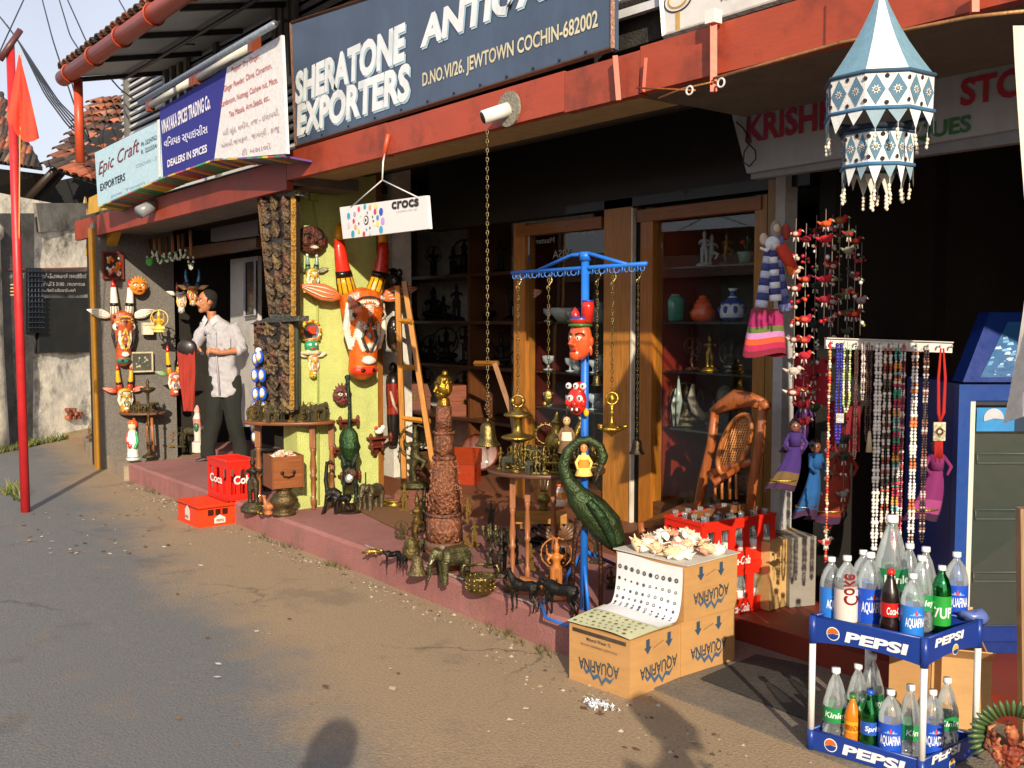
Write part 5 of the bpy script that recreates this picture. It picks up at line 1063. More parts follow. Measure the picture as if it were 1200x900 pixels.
# ================================================================= THE MAN BY THE MASK SHOP
def person(label, P, rz, k, pose):
    """units: 1 = about 0.83 cm on the man; x right, y away, z up"""
    r = thing('person', label, 'person', P, rz)
    J = pose; sk = '#b87a54'; b = MB()
    hd, nk, ch = V(J['head']), V(J['neck']), V(J['chest'])
    f = V(J['face']).normalized(); side = V((-f.y, f.x, 0)).normalized()
    R3 = Matrix((side, f, V((0, 0, 1)))).transposed()      # local x side, y face direction, z up
    def H(x, y, z): return hd + R3 @ V((x, y, z))
    b.ball(H(0, -1.0, 3.0), (8.6, 10.2, 10.6), sk, 18, 14, R3); b.ball(H(0, 2.5, -4), (6.6, 7.4, 8.2), sk, 16, 12, R3); b.ball(H(0, 6.2, -9.6), (3.6, 3.4, 3.2), sk, 12, 8, R3)
    b.tube([H(0, 8.2, 2.4), H(0, 11.6, -2.6), H(0, 9.4, -3.6)], [1.3, 2.1, 1.7], sk, 8)
    b.ball(H(0, 8.6, 3.6), (5.6, 1.8, 1.3), sk, 10, 6, R3)
    for s in (-1, 1):
        b.ball(H(s * 8.0, -1.2, -.5), (1.2, 2.4, 3.4), sk, 8, 8, R3); b.ball(H(s * 4.4, 5.6, -2.4), (2.7, 2.4, 2.6), sk, 8, 6, R3)
        b.ball(H(s * 1.7, 9.2, -3.6), (1.2, 1.2, 1.0), sk, 8, 6, R3)
    b.ball(H(0, 8.6, -6.6), (2.7, 1.3, .9), '#6e3c30', 10, 6, R3); b.ball(H(0, 8.4, -8.0), (2.4, 1.3, .9), '#6e3c30', 10, 6, R3)
    b.tube([nk + V((0, 0, 7)), nk, ch + V((0, 0, 10))], [5.6, 5.6, 7.5], sk, 14)
    b.tube([V(J['hip']), V(J['waist']), ch], [12, 11, 13], sk, 14, flat=(1.1, .75, 1))
    for a in ('r', 'l'):
        s_, e_, w_, h_ = (V(J[a + q]) for q in ('sh', 'el', 'wr', 'ha'))
        b.tube([s_, s_.lerp(e_, .5), e_], [5.2, 4.6, 4.0], sk, 10); b.tube([e_, e_.lerp(w_, .4), w_], [4.0, 3.7, 2.7], sk, 10)
        d = (h_ - w_).normalized(); up = V((0, 0, 1)); sd = d.cross(up).normalized(); pn = sd.cross(d).normalized()
        b.tube([w_, w_ + d * 3.5, h_], [2.6, 3.3, 3.2], sk, 10)
        L = (3.9, 4.5, 4.2, 3.3)
        for i in range(4):
            o_ = h_ + pn * (2.7 - i * 1.8) + d * .5; cu = V(J['curl' + a]); q1 = o_ + d * L[i] * .5 + cu * .5; q2 = q1 + d * L[i] * .25 + cu * 1.7; q3 = q2 - d * .6 + cu * 1.8
            b.tube([o_ - d * 1.2, q1, q2, q3], [1.0, .95, .85, .65], sk, 7)
        b.tube([w_ + d * 2.2 + pn * 2.4, w_ + d * 4.6 + pn * 4.4, w_ + d * 7.0 + pn * 4.2], [1.3, 1.1, .85], sk, 7)
    for a in ('r', 'l'):
        kn_, an = V(J[a + 'kn']), V(J[a + 'an']); hp = V(J['hip']) + V(J[a + 'hp'])
        b.tube([hp, kn_, kn_.lerp(an, .35), an], [8.6, 6.4, 6.2, 3.8], sk, 12)
        fd = V(J[a + 'ft']).normalized(); b.tube([an + V((0, 0, -2)), an - fd * 2.5 + V((0, 0, -5)), an + fd * 5 + V((0, 0, -6)), an + fd * 14 + V((0, 0, -8))], [3.6, 3.8, 3.6, 2.2], '#2a2320', 10)
    part('body', b.organic(.62, 3), 'skin', r, m=k)
    e = MB()
    for s in (-1, 1): e.ball(H(s * 3.5, 7.6, 1.3), (1.5, 1.0, .9), '#e8e2d8', 10, 8, R3).ball(H(s * 3.5, 8.3, 1.3), (.7, .5, .75), '#1a120e', 8, 6, R3)
    part('eye', e, 'gloss', r, m=k)
    h = MB(); h.ball(H(0, -2.6, 4.8), (9.1, 10.2, 9.8), '#1c1614', 18, 14, R3).ball(H(0, -6, -1), (7.4, 5.4, 8), '#1c1614', 14, 10, R3)
    for s in (-1, 1): h.ball(H(s * 7.4, -.2, 1.6), (1.4, 2.6, 3.6), '#1c1614', 8, 6, R3)
    h = h.organic(.7, 1); h.v = [v for v in h.v]
    keep = [i for i, f_ in enumerate(h.f) if not ((R3.transposed() @ (h.v[f_[0]] - hd)).y > 5.6 - .25 * max(0, (R3.transposed() @ (h.v[f_[0]] - hd)).z) and (R3.transposed() @ (h.v[f_[0]] - hd)).z < 9)]
    h.f = [h.f[i] for i in keep]; h.c = [h.c[i] for i in keep]; h.s = [h.s[i] for i in keep]
    part('hair', h.jit(.35, .8), 'cloth', r, m=k)
    part('moustache', MB().tube([H(-3.6, 7.9, -6.1), H(0, 9.9, -5.1), H(3.6, 7.9, -6.1)], [.6, 1.25, .6], '#17110f', 8), 'cloth', r, m=k)
    part('eyebrow', MB().tube([H(-5.6, 6.8, 3.6), H(-3.4, 8.9, 4.4), H(-1.4, 9.3, 3.9)], [.4, .7, .5], '#17110f', 6).tube([H(5.6, 6.8, 3.6), H(3.4, 8.9, 4.4), H(1.4, 9.3, 3.9)], [.4, .7, .5], '#17110f', 6), 'cloth', r, m=k)
    # shirt
    s = MB(); wc = J['shirt']; hip, wa = V(J['hip']), V(J['waist'])
    s.tube([hip + V((0, 0, -22)), hip + V((0, 0, -10)), hip, wa, ch, ch + V((0, 0, 8)), nk + V((0, .5, -1))], [16.4, 16, 14.8, 13.8, 16.2, 13.6, 6.8], wc, 20, flat=(1.12, .8, 1))
    for a in ('r', 'l'):
        s_, e_, w_ = (V(J[a + q]) for q in ('sh', 'el', 'wr'))
        s.tube([ch.lerp(s_, .6), s_, s_.lerp(e_, .5), e_ , e_.lerp(w_, .12)], [7.5, 7.4, 6.6, 6.2, 6.0], wc, 12)
    s = s.organic(.75, 3)
    for i, v in enumerate(s.v):       # folds of the cloth
        q = V((v.x * .11 + v.z * .05, v.y * .1, v.z * .13)); s.v[i] = v + V((noise.noise(q), noise.noise(q + V((9, 0, 0))), .3 * noise.noise(q + V((0, 9, 0))))) * 2.1
    so = part('shirt', s, 'cloth', r, m=k)
    if J.get('detail'):
        c = MB()
        for e_ in (-1, 1): c.poly([nk + V((e_ * 1 - 1, -8.0, -3)), nk + V((e_ * 6.6, -4.5, 2.5)), nk + V((e_ * 9.6, -5.6, -3.5)), nk + V((e_ * 4.6 - 1, -9.6, -10))], V((0, -.8, 0)), '#c2c0c6')
        part('collar', c, 'cloth', so, m=k)
        part('pocket', MB().poly([ch + V((6, -14.4, 0)), ch + V((14, -12.4, 0)), ch + V((14, -12.6, -12)), ch + V((10, -13.8, -14.5)), ch + V((6, -14.6, -12))], V((0, -.5, 0)), '#b2b0b6'), 'cloth', so, m=k)
        bt = MB()
        for i in range(6): part('button', MB().ball(ch + V((-2.5, -14.9 + .25 * i, 4 - 8.5 * i)), .6, '#8a857e', 6, 4), 'plastic', so, m=k)
        part('placket', MB().tube([ch + V((-2.5, -14.2, 6)), ch + V((-2.5, -14.4, -10)), V((ch.x - 1.5, -13.6, wa.z)), V((hip.x - 1, -14.3, hip.z - 19))], 1.1, '#b8b6bc', 4), 'cloth', so, m=k)
        for a in ('r', 'l'):
            e_, w_ = V(J[a + 'el']), V(J[a + 'wr']); part('rolled_cuff', MB().tube([e_.lerp(w_, .1), e_.lerp(w_, .3)], [6.9, 6.3], wc, 12), 'cloth', so, m=k)
    t = MB()
    for a in ('r', 'l'):
        kn_, an = V(J[a + 'kn']), V(J[a + 'an']); hp = hip + V(J[a + 'hp'])
        t.tube([hp + V((0, 0, 9)), hp, kn_, an + V((0, 0, 8)), an + V((0, 0, -3))], [10, 11.5, 9.6, 8.6, 8.6], J['trouser'], 14, flat=(1, .92, 1))
    t.tube([hip + V((0, 0, -8)), hip + V((0, 0, 6))], [13, 12.5], J['trouser'], 14, flat=(1.15, .8, 1))
    t = t.organic(.85, 3)
    for i, v in enumerate(t.v): q = V((v.x * .09, v.y * .09, v.z * .05)); t.v[i] = v + V((noise.noise(q), noise.noise(q + V((5, 0, 0))), 0)) * 1.8
    part('trousers', t, 'cloth', r, m=k); return r
MPOS = at(264, 540, .17); mk_ = mpp(MPOS)
POSE = dict(head=(-18, -1, 187), face=(-1, -.62, -.04), neck=(-13, 1, 169), chest=(-2, 1, 146), waist=(-2, 0, 116), hip=(0, 1, 98),
    rsh=(-22, 0, 158), rel=(-33, -4, 133), rwr=(-29, -16, 127), rha=(-23, -20, 131), curlr=(.5, .5, -.9), lsh=(13, 2, 158), lel=(23, -2, 131), lwr=(2, -17, 128), lha=(-9, -20, 131), curll=(-.4, .6, -.9),
    rhp=(-8, 0, -6), rkn=(-12, -2, 50), ran=(-20, 0, 8), rft=(-1, -.5, 0), lhp=(9, 1, -6), lkn=(11, -4, 50), lan=(18, 2, 8), lft=(-.5, -1, 0), shirt='#b2b0b6', trouser='#1e211c', detail=1)
man = person('man in a pale untucked shirt and dark trousers looking aside, standing outside the mask shop', MPOS, RC, mk_, POSE)
hp_ = MPOS + Rz(RC) @ V((-17, -25, 128)) * mk_
solo('small_packet', 'small dark packet held between the hands of the man', 'packet', MB().box((0, 0, 0), (5, 2.2, 3.5), '#3a3a40'), 'matte', P=hp_, m=mk_, rz=RC)
# two onlookers whose shadows reach into the street
sh = copy(man, (.16, -.14, 0), rz=math.atan2(-VIEW.x, VIEW.y), label='person at the viewpoint, casting the head shadow low in the road')
sh2 = copy(man, (.50, .82, 0), rz=RC + 2.6, label='person beside the viewpoint, casting the shadow in front of the nearest carton')
# ================================================================= FIGURINE TABLE, DRAWER BOX, CRATES
HT = at(346, 603, .17)
t, TP, tk = round_table('half round wooden table with turned legs, covered in small brass figurines', 341, 597, .17, 491, 54, '#8f5a34', '#7d4a2a', [(27, -2), (46, 16), (-40, 10)], th=4, fl=.45)
for n_ in range(70):
    a = pr.uniform(0, 2 * PI); q = math.sqrt(pr.random()) * .93; x, y = 50 * q * math.cos(a), 21 * q * math.sin(a)
    kk = pr.randrange(5); dup('brass_figurine', 'tiny aged brass figurine in the crowd covering the half round table', 'figurine', KM[kk], TP + Rz(RC) @ V((x, y, 106)) * tk, tk * pr.uniform(.5, .85), RC + pr.uniform(-1, 1), 'brass figurines crowding the half round table')
sm = MB().ring((0, 0, 8), 7, .8, '#4a4238', n=18).tube([(0, 0, 0), (0, 0, 15)], .8, '#4a4238', 6)
for i in range(8): sm.tube([(0, 0, 8), (7 * math.cos(i * PI / 4), 0, 8 + 7 * math.sin(i * PI / 4))], .4, '#4a4238', 4)
solo('wheel_ornament', 'small dark openwork brass wheel at the back of the half round table', 'ornament', sm, 'bronze', P=TP + Rz(RC) @ V((14, 14, 106)) * tk, m=tk, rz=RC)
bxp = at(334, 566, .17); 
def boxy(name, label, cat, P, rz, d, h, col, mat='woodx', th=None, group=None):
    """closed box thing: d = (width, depth) metres, P is the middle of its foot"""
    r = thing(name, label, cat, P, rz, group=group); return r
# wooden drawer box on a brass pot
P = at(333, 603, .17); k = mpp(P)
pot = MB().lathe([(14, 0), (14, 3), (10, 5), (9, 7), (13, 11), (17, 17), (13, 24), (9, 27), (9, 31), (15, 33), (0, 33)], '#6b5a3a', 20); solo('brass_pot', 'wide dark brass pot carrying the wooden drawer box', 'pot', pot, 'bronze', P=P, m=k, rz=RC)
P = P + V((0, 0, 34 * k)); r = thing('drawer_box', 'open topped brown wooden drawer box with a dark pull handle, filled with shells', 'wooden box', P, RC + .52)
part('front_panel', MB().box((0, -17, 19), (34, 2, 37), '#8a4f28'), 'woodx', r, m=k); part('back_panel', MB().box((0, 17, 19), (34, 2, 37), '#7a4524'), 'woodx', r, m=k)
for s in (-1, 1): part('side_panel', MB().box((s * 18.1, 0, 19), (2, 36, 38), '#7d4826'), 'wood', r, m=k)
part('floor_board', MB().box((0, 0, 1.5), (34, 32, 3), '#5a3018'), 'woodx', r, m=k); part('false_bottom', MB().box((0, 0, 31), (34, 32, 2), '#5a3018'), 'woodx', r, m=k)
part('handle', MB().tube([(-7, -18.2, 18), (-6, -20.5, 15), (0, -21, 13.5), (6, -20.5, 15), (7, -18.2, 18)], 1.1, '#3a2c1c', 6).ball((-7, -18.5, 18.5), (2.4, .8, 2.4), '#3a2c1c', 8, 5).ball((7, -18.5, 18.5), (2.4, .8, 2.4), '#3a2c1c', 8, 5), 'bronze', r, m=k)
BX = (P, k, RC + .52)
def shell_mb(seed, col, spikes=9):
    R = random.Random(seed); m = MB(); n = 26
    pts = []; rad = []
    for i in range(n): t = i / (n - 1); a = t * 11; q = 4.2 * t ** 1.3; pts.append(V((q * math.cos(a) * .9, q * math.sin(a) * .9, 5.5 * (1 - t)))); rad.append(.5 + 3.2 * t ** 1.2)
    m.tube(pts, rad, col, 8)
    for i in range(spikes): a = i * 2.4; m.tube([V((3 * math.cos(a), 3 * math.sin(a), 1.5)), V((R.uniform(6.5, 9) * math.cos(a), R.uniform(6.5, 9) * math.sin(a), R.uniform(1, 5)))], [1.3, .25], col, 5)
    m.xf(Rx(R.uniform(-.6, .6))); return m
def scallop_mb(col):
    m = MB(); n = 13
    for i in range(n): a = (i - (n - 1) / 2) * .2; m.tube([(0, 0, 0), (3.4 * math.sin(a), 3.4 * math.cos(a), 1.6), (7 * math.sin(a), 7 * math.cos(a), .3)], [.4, .75, .85], col, 5)
    return m
SH = [shell_mb(1, '#efe6d6').mesh('sea_shell', M['matte']), shell_mb(2, '#e8c8a0', 11).mesh('sea_shell', M['matte']), shell_mb(3, '#d99a80', 6).mesh('sea_shell', M['matte']), scallop_mb('#f2ece2').mesh('sea_shell', M['matte']), shell_mb(5, '#f5f1ea', 0).mesh('sea_shell', M['matte'])]
def shells(label, grp, P, rz, k, w, d, z, n, s, seed, hump=0, pick=(0, 1, 2, 3, 4)):
    R = random.Random(seed)
    for i in range(n):
        x, y = R.uniform(-w, w), R.uniform(-d, d); q = max(0, 1 - (x / w) ** 2 * .8 - (y / d) ** 2 * .6)
        o = dup('sea_shell', label, 'shell', SH[R.choice(pick)], P + Rz(rz) @ V((x, y, z + hump * q * R.uniform(.4, 1))) * k, k * s * R.uniform(.7, 1.3), 0, grp); o.rotation_euler = (R.uniform(-.6, .6), R.uniform(-.6, .6), R.uniform(0, 6.3))
shells('small pale shell heaped in the open wooden drawer box', 'shells in the drawer box', P, RC + .52, k, 14, 14, 34, 46, .42, 3, hump=7)
# crates
RED = '#d8281c'
def crate(label, P, rz, w, d, h, posts, name='bottle_crate', slots=(3, 4), logo=None, col=RED, group=None, upside=False):
    """slatted plastic bottle crate, metres"""
    r = thing(name, label, 'crate', P, rz); t = .012; b = h * (.3 if h > .22 and d > .3 else .16); tp = h * .2
    part('base', MB().bx((-w / 2, -d / 2, 0), (w / 2, d / 2, .015), col), 'plastic', r)
    for (s, ax) in ((-1, 0), (1, 0), (-1, 1), (1, 1)):
        n = slots[ax]; L = w if ax == 0 else d; o_ = (d / 2 - t / 2) * s if ax == 0 else (w / 2 - t / 2) * s; m = MB()
        def add(x0, x1, z0, z1, th=t):
            if ax == 0: m.bx((x0, o_ - th / 2, z0), (x1, o_ + th / 2, z1), col)
            else: m.bx((o_ - th / 2, x0, z0), (o_ + th / 2, x1, z1), col)
        e = t if ax else 0
        add(-L / 2 + e, L / 2 - e, .0, b, t); add(-L / 2 + e, L / 2 - e, h - tp, h, t); add(-L / 2 + e, L / 2 - e, h - .014, h + .002, t * 1.9); add(-L / 2 + e, L / 2 - e, 0, .012, t * 1.7)
        for i in range(n + 1):
            x = -L / 2 + e + (L - 2 * e) * i / n; q = min(.024, L / n * .2); add(max(-L / 2 + e, x - q), min(L / 2 - e, x + q), b, h - tp, t)
        part('side', m, 'plastic', r)
    m = MB()
    for i in range(1, posts[0]): x = -w / 2 + w * i / posts[0]; m.bx((x - .003, -d / 2 + t, .015), (x + .003, d / 2 - t, h * .45), col)
    for i in range(1, posts[1]): y = -d / 2 + d * i / posts[1]; m.bx((-w / 2 + t, y - .003, .015), (w / 2 - t, y + .003, h * .44), col)
    part('divider', m, 'plastic', r, kind='stuff')
    return r
def box_on(u0, v0, u1, v1, u2, v2, z):
    """foot corners seen at left, front, right -> middle, angle, width, depth"""
    L, F_, R_ = at(u0, v0, z), at(u1, v1, z), at(u2, v2, z); a = math.atan2((F_ - L).y, (F_ - L).x); w = (F_ - L).length; d = (R_ - F_).length
    n = V((-math.sin(a), math.cos(a), 0)); c = F_ - (F_ - L) / 2 + n * d / 2; return c, a, w, d
c, a, w, d = box_on(251, 579, 274, 587, 293, 584, .17)
d = max(d, .24); h = 46 * mpp(c)
r = crate('upright red soft drink crate with white lettering between the drawer box and the flat crate', c, a, w * 1.02, d, h, (3, 4), slots=(3, 3))
words_ = MB(); letter(words_, 'Coca', (-w * .3, -d / 2 - .008, h * .42), (w * .3, -d / 2 - .008, h * .42), (0, 0, h * .2), '#ede8e4', bold=.03); part('lettering', words_, 'plastic', r)
words_ = MB(); letter(words_, 'Cola', (w / 2 + .008, -d * .3, h * .42), (w / 2 + .008, d * .3, h * .42), (0, 0, h * .2), '#ede8e4', bold=.03); part('lettering', words_, 'plastic', r)
c, a, w, d = box_on(209, 609, 233, 619, 270, 611, .0); h = 25 * mpp(c); c.z = gz(c.x, c.y)
r = thing('bottle_crate', 'orange red crate lying upside down on the road below the platform edge', 'crate', c, a)
fl_m = MB(); C2 = '#e0401c'; part('shell', MB().bx((-w / 2, -d / 2, 0), (w / 2, -d / 2 + .012, h), C2).bx((-w / 2, d / 2 - .012, 0), (w / 2, d / 2, h), C2).bx((-w / 2, -d / 2 + .012, 0), (-w / 2 + .012, d / 2 - .012, h), C2).bx((w / 2 - .012, -d / 2 + .012, 0), (w / 2, d / 2 - .012, h), C2), 'plastic', r)
gr = MB(); nx_, ny_ = 9, 8
for i in range(nx_ + 1): x = -w / 2 + w * i / nx_; gr.bx((x - .008, -d / 2, h - .014), (x + .008, d / 2, h + .001), C2)
for j in range(ny_ + 1): y = -d / 2 + d * j / ny_; gr.bx((-w / 2, y - .008, h - .013), (w / 2, y + .008, h + .002), C2)
gr.bx((-w / 2, -d / 2, h - .03), (w / 2, d / 2, h - .02), '#a82c14'); part('grid_bottom', gr, 'plastic', r, kind='stuff')
part('rim', MB().bx((-w / 2 - .006, -d / 2 - .006, 0), (w / 2 + .006, -d / 2 + .002, .02), C2).bx((w / 2 - .002, -d / 2, 0), (w / 2 + .006, d / 2, .02), C2), 'plastic', r)
hs_ = MB(); hs_.bx((w / 2 - .001, -d * .26, h * .5), (w / 2 + .0015, d * .26, h * .78), '#3a120a')
part('hand_slot', hs_, 'plastic', r)
for i in range(2): part('slot_bar', MB().bx((w / 2, -d * .09 + i * d * .18 - .006, h * .5), (w / 2 + .004, -d * .09 + i * d * .18 + .006, h * .78), C2), 'plastic', r)
for (A, U_, n_) in (((-w * .12, -d / 2 - .003, h * .2), V((1, 0, 0)), 0), ((w / 2 + .003, -d * .1, h * .1), V((0, 1, 0)), 1)):
    e = MB(); A = V(A); s = .085; e.poly([A, A + U_ * s, A + U_ * s + V((0, 0, s * .9)), A + U_ * s / 2 + V((0, 0, s * 1.3)), A + V((0, 0, s * .9))] if n_ == 0 else [A, A + U_ * s, A + U_ * s + V((0, 0, s * .5)), A + U_ * s / 2 + V((0, 0, s * .8)), A + V((0, 0, s * .5))], V((0, -.002, 0)) if n_ == 0 else V((.002, 0, 0)), '#d8d0c8')
    e2 = A + U_ * .015 + V((0, 0, .015)) + (V((0, -.004, 0)) if n_ == 0 else V((.004, 0, 0)))
    letter(e, 'PEPSI', e2, e2 + U_ * (s - .03), V((0, 0, .02)), '#8a3a2a'); part('emblem', e, 'plastic', r)
stand('bronze_figure', 'dark bronze figure on a stepped round base in front of the red crate', 'statue', idol(66, '#3c352a', 'stand', seed=8, col2='#4a4030').join(MB().lathe([(15, -3), (15, 1), (12, 2), (12, 5), (9, 6), (9, 8)], '#5a5238', 18)), 'bronze', 297, 596, .17)
gz_ = idol(34, '#b9764a', 'sit', seed=4, crown=False); stand('wooden_duck', 'small carved wooden duck beside the legs of the half round table', 'ornament', MB().lathe([(5, 0), (6, 2), (3, 5)], '#b06a3c', 12).tube([(-6, 0, 9), (0, 0, 9), (8, 0, 12)], [3, 6, 2], '#b06a3c', 10).tube([(-3, 0, 12), (-5, 0, 19), (-5, 0, 23)], [3, 2, 2.6], '#b06a3c', 8).tube([(-6, 0, 23), (-11, 0, 22)], [1.4, .4], '#8a4a24', 6).organic(.8, 1), 'wood', 315, 603, .17)
stand('brass_ring_bell', 'small brass ringed bell on the pink platform behind the red crate', 'bell', MB().ring((0, 0, 6), 5, 1.4, '#8a7038', n=16).lathe([(3, 0), (4, 1), (2, 4)], '#8a7038', 10), 'brass', 306, 603, .17)
# penguin wall string
for i, (u, v) in enumerate(((300, 421), (299, 440), (307, 440), (300, 462), (308, 461), (299, 478), (309, 478), (298, 500), (304, 418), (299, 512))):
    P = onY(u, v, 3.02); m = MB().ball((0, 0, 0), (5, 3, 8.5), '#2458c8', 12, 10).ball((-.5, -2, 1), (2.6, 1.8, 5), '#ece9e2', 10, 8).ball((0, -2.6, 3.4), (2, 1.2, 1.8), '#d8b48a', 8, 6).ball((-1, -3, -3), (2, 1.4, 2), '#e0b040', 8, 6)
    solo('painted_bird', 'blue and white painted bird figure in the stacked string beside the carved panel', 'figure', m.organic(.7, 1), 'gloss', P=P, m=mpp(P), rz=RC, group='blue painted bird figures beside the carved panel')
solo('white_cord_ball', 'white ball at the top of the stack of blue painted birds', 'ball', MB().ball((0, 0, 0), 4, '#e8e4de', 12, 8), 'gloss', P=onY(303, 411, 3.02), m=mpp(onY(303, 411, 3.02)), rz=RC)
pt = stand('blue_cabinet', 'small dark shelf box under the half round table', 'shelf', MB().box((0, 0, 24), (50, 20, 48), '#2a2018'), 'wood', 322, 574, .17)
# ================================================================= THINGS AROUND THE GREEN WALL FOOT
g = MB(); g.tube([(0, 0, 98), (1, 0, 120), (-1, 0, 158)], [2.2, 2, 2.8], '#2c3a30', 8); g.tube([(0, 0, 62), (1, 0, 78), (2, 0, 100)], [7, 13, 4], '#33502c', 12).ball((0, -2, 85), (12, 8, 17), '#33502c').ball((-1, 0, 160), (4, 3, 3), '#2c3a30', 8, 6)
for s in (-1, 1):
    g.tube([(s * 8, 0, 94), (s * 10, -3, 70), (s * 4, -5, 55)], [2.6, 2.4, 1.8], '#2c3a30', 7); g.tube([(s * 3, 0, 66), (s * 6, 0, 40), (s * 7, 0, 22), (s * 5, 0, 10)], [5, 3.2, 1.8, 1.6], '#2c3a30', 7); g.tube([(s * 5 + 14, 0, 48), (s * 5 + 14, 0, 10)], 1.2, '#2a2a28', 6)
g.ball((2, 0, 45), (9, 5, 8), '#4a2a1c').ball((0, -5, 40), (5, 2, 5), '#c8c8c4'); g.lathe([(16, 0), (16, 2), (8, 4), (6, 10)], '#3a2820', 12)
stand('heron_lamp_figure', 'tall thin green black standing bird figure before the lime green wall', 'statue', g.organic(1.1, 1), 'bronze', 410, 600, .17)
for i, (u, v, w_) in enumerate(((403, 492, 26), (440, 512, 30), (398, 524, 30), (405, 556, 26), (436, 522, 16))):
    P = g_(u, v, .06); k = mpp(P); m = MB().box((0, 0, 0), (w_, 10, 2.5), '#6a2c1c').poly([(-w_ * .4, 2, -1), (w_ * .4, 2, -1), (w_ * .12, 2, -12), (-w_ * .12, 2, -12)], (0, 2, 0), '#5a2416')
    for s in (-1, 1): m.lathe([(1.2, -6), (2.2, -4), (1.4, 0), (2.6, 3), (1, 6)], '#6a2c1c', 8, c=(s * w_ * .45, -3, 0))
    solo('wall_bracket', ('carved red brown wall bracket behind the neck of the bird figure', 'carved red brown wall bracket with a small white ornament on it', 'carved red brown wall bracket below the figurine table level', 'lowest carved red brown wall bracket behind the bird figure', 'short carved bracket by the wooden trim of the green wall')[i], 'bracket', m, 'wood', P=P, m=k, rz=RG)
P = g_(439, 508, .07); solo('white_ornament', 'small white and red ornament standing on a wall bracket', 'ornament', MB().ball((0, 0, 4), (6, 3, 4), '#e8e4dc').ball((5, 0, 8), (3, 2.5, 3), '#e8e4dc').ball((-5, -1, 8), (2.4, 2, 2.4), '#c23a2c').organic(.7, 1), 'gloss', P=P, m=mpp(P), rz=RG)
stand('carved_animal', 'tall slender dark carved animal with its head raised, left one below the bird figure', 'statue', MB().tube([(0, 0, 14), (-4, 0, 40), (-2, 0, 62)], [3, 2.5, 2], '#2a2420', 8).tube([(-4, 0, 60), (2, 0, 62), (6, 0, 58)], [1.5, 2.6, 1.2], '#2a2420', 8).tube([(-4, 0, 24), (6, 0, 26), (14, 0, 22)], [5, 6, 4], '#2a2420', 10).tube([(-3, 0, 22), (-6, 2, 0)], [2.6, 1.6], '#2a2420', 7).tube([(0, -3, 22), (-9, -4, -4)], [2.6, 1.6], '#2a2420', 7).tube([(12, 0, 22), (14, 2, 0)], [3, 1.4], '#2a2420', 7).tube([(11, -3, 22), (9, -4, -3)], [3, 1.4], '#2a2420', 7).organic(.9, 1), 'iron', 386, 602, .17)
stand('bronze_bull', 'black polished bull figure standing under the tall green bird figure', 'statue', beast(34, 'bull', '#1c1a18', -1, vox=.8), 'iron', 400, 602, .17, yaw=.5)
P = at(437, 598, .17); e = beast(44, 'elephant', '#6a6048', -1, vox=.9); stand('carved_elephant', 'aged grey brown carved elephant with pale tusks at the foot of the green wall', 'statue', e, 'bronze', 437, 598, .17, yaw=1.1)
# ================================================================= DOORWAY BESIDE THE GREEN WALL
for i, (mb, v, lab, nm) in enumerate((
    (MB().ball((0, 0, 0), (11, 7, 18), '#1b1715', 14, 12).ball((0, -7, 2), (6, 3, 8), '#2a2422').ball((-6, -5, 12), (4, 3, 5), '#26201d').ball((6, -5, 12), (4, 3, 5), '#26201d').ball((0, -8, -9), (6, 3, 3), '#8a8478').ball((-9, 0, -4), (4, 4, 12), '#1b1715').organic(.9, 1), 332, 'black carved totem mask high beside the wooden trim', 'totem_mask'),
    (MB().ball((0, 0, 0), (9, 8, 18), '#1f1916', 14, 12).ball((0, -7, -2), (3, 3, 5), '#1f1916').ball((-4, -6, 4), (3, 2, 2), '#332a26').ball((4, -6, 4), (3, 2, 2), '#332a26').tube([(0, 0, -14), (0, 0, -24)], [5, 1], '#6a4a30', 8).organic(.9, 1), 388, 'dark carved bearded face mask midway up the doorway edge', 'bearded_mask'))):
    P = g_(458, v, .03) ; P.y = GY1 + .13; solo(nm, lab, 'mask', mb, 'gloss', P=P, m=mpp(P), rz=RG - .3)
P = g_(458, 423, .03); P.y = GY1 + .12; k = mpp(P)
solo('long_statue', 'long glossy black and red carved statue hung in the doorway edge', 'statue',
     MB().ball((0, 0, -8), (5, 5, 7), '#1a1513').lathe([(3, -14), (8, -18), (9, -26), (7.5, -55), (8, -62), (6.5, -85), (5, -95), (4, -99), (1, -101)], '#7a1a14', 14, cols=['#1a1513', '#1a1513', '#7a1a14', '#8a1f16', '#1a1513', '#1a1513', '#1a1513', '#1a1513']).tube([(-5, -6, -35), (-2, -9, -50), (3, -8, -60)], [1.5, 2, 1], '#b8a08a', 6).tube([(6, -5, -25), (4, -9, -40), (0, -9, -52)], [3, 2.6, 1.6], '#8a1f16', 8), 'gloss', P=P, m=k, rz=RG - .3)
# shelving at the back of the doorway
BK = 4.78
sv = [onY(545, v, BK).z for v in (322, 376, 427, 487)]
bp('back_board', MB().bx((-8.2, 5.12, .33), (-4.9, 5.16, 2.4), '#f0ece2'), 'matte', label='pale painted boarding behind the dark idols')
us = thing('idol_shelves', 'tall dim shelving of dark idols against a pale wall, seen through the open doorway', 'shelf unit', (-6.5, 4.9, .32))
for z in sv: part('shelf', MB().bx((-7.9, BK - .12, z - .025), (-5.05, 5.1, z), '#4a2c1c'), 'woodx', us, w=True)
for x in (-7.92, -6.5, -5.03): part('upright', MB().bx((x, BK - .1, .32), (x + .03, 5.1, 2.35), '#5a3418'), 'wood', us, w=True)
KM2 = [idol(30, c, p, seed=s_, halo=h_, arms=a_).mesh('idol', M['iron']) for c, p, s_, h_, a_ in (('#14110f', 'stand', 1, False, 2), ('#16120f', 'sit', 2, True, 4), ('#120f0d', 'dance', 3, True, 4), ('#181410', 'sit', 5, False, 2), ('#151210', 'stand', 6, True, 4))]
pr = random.Random(77)
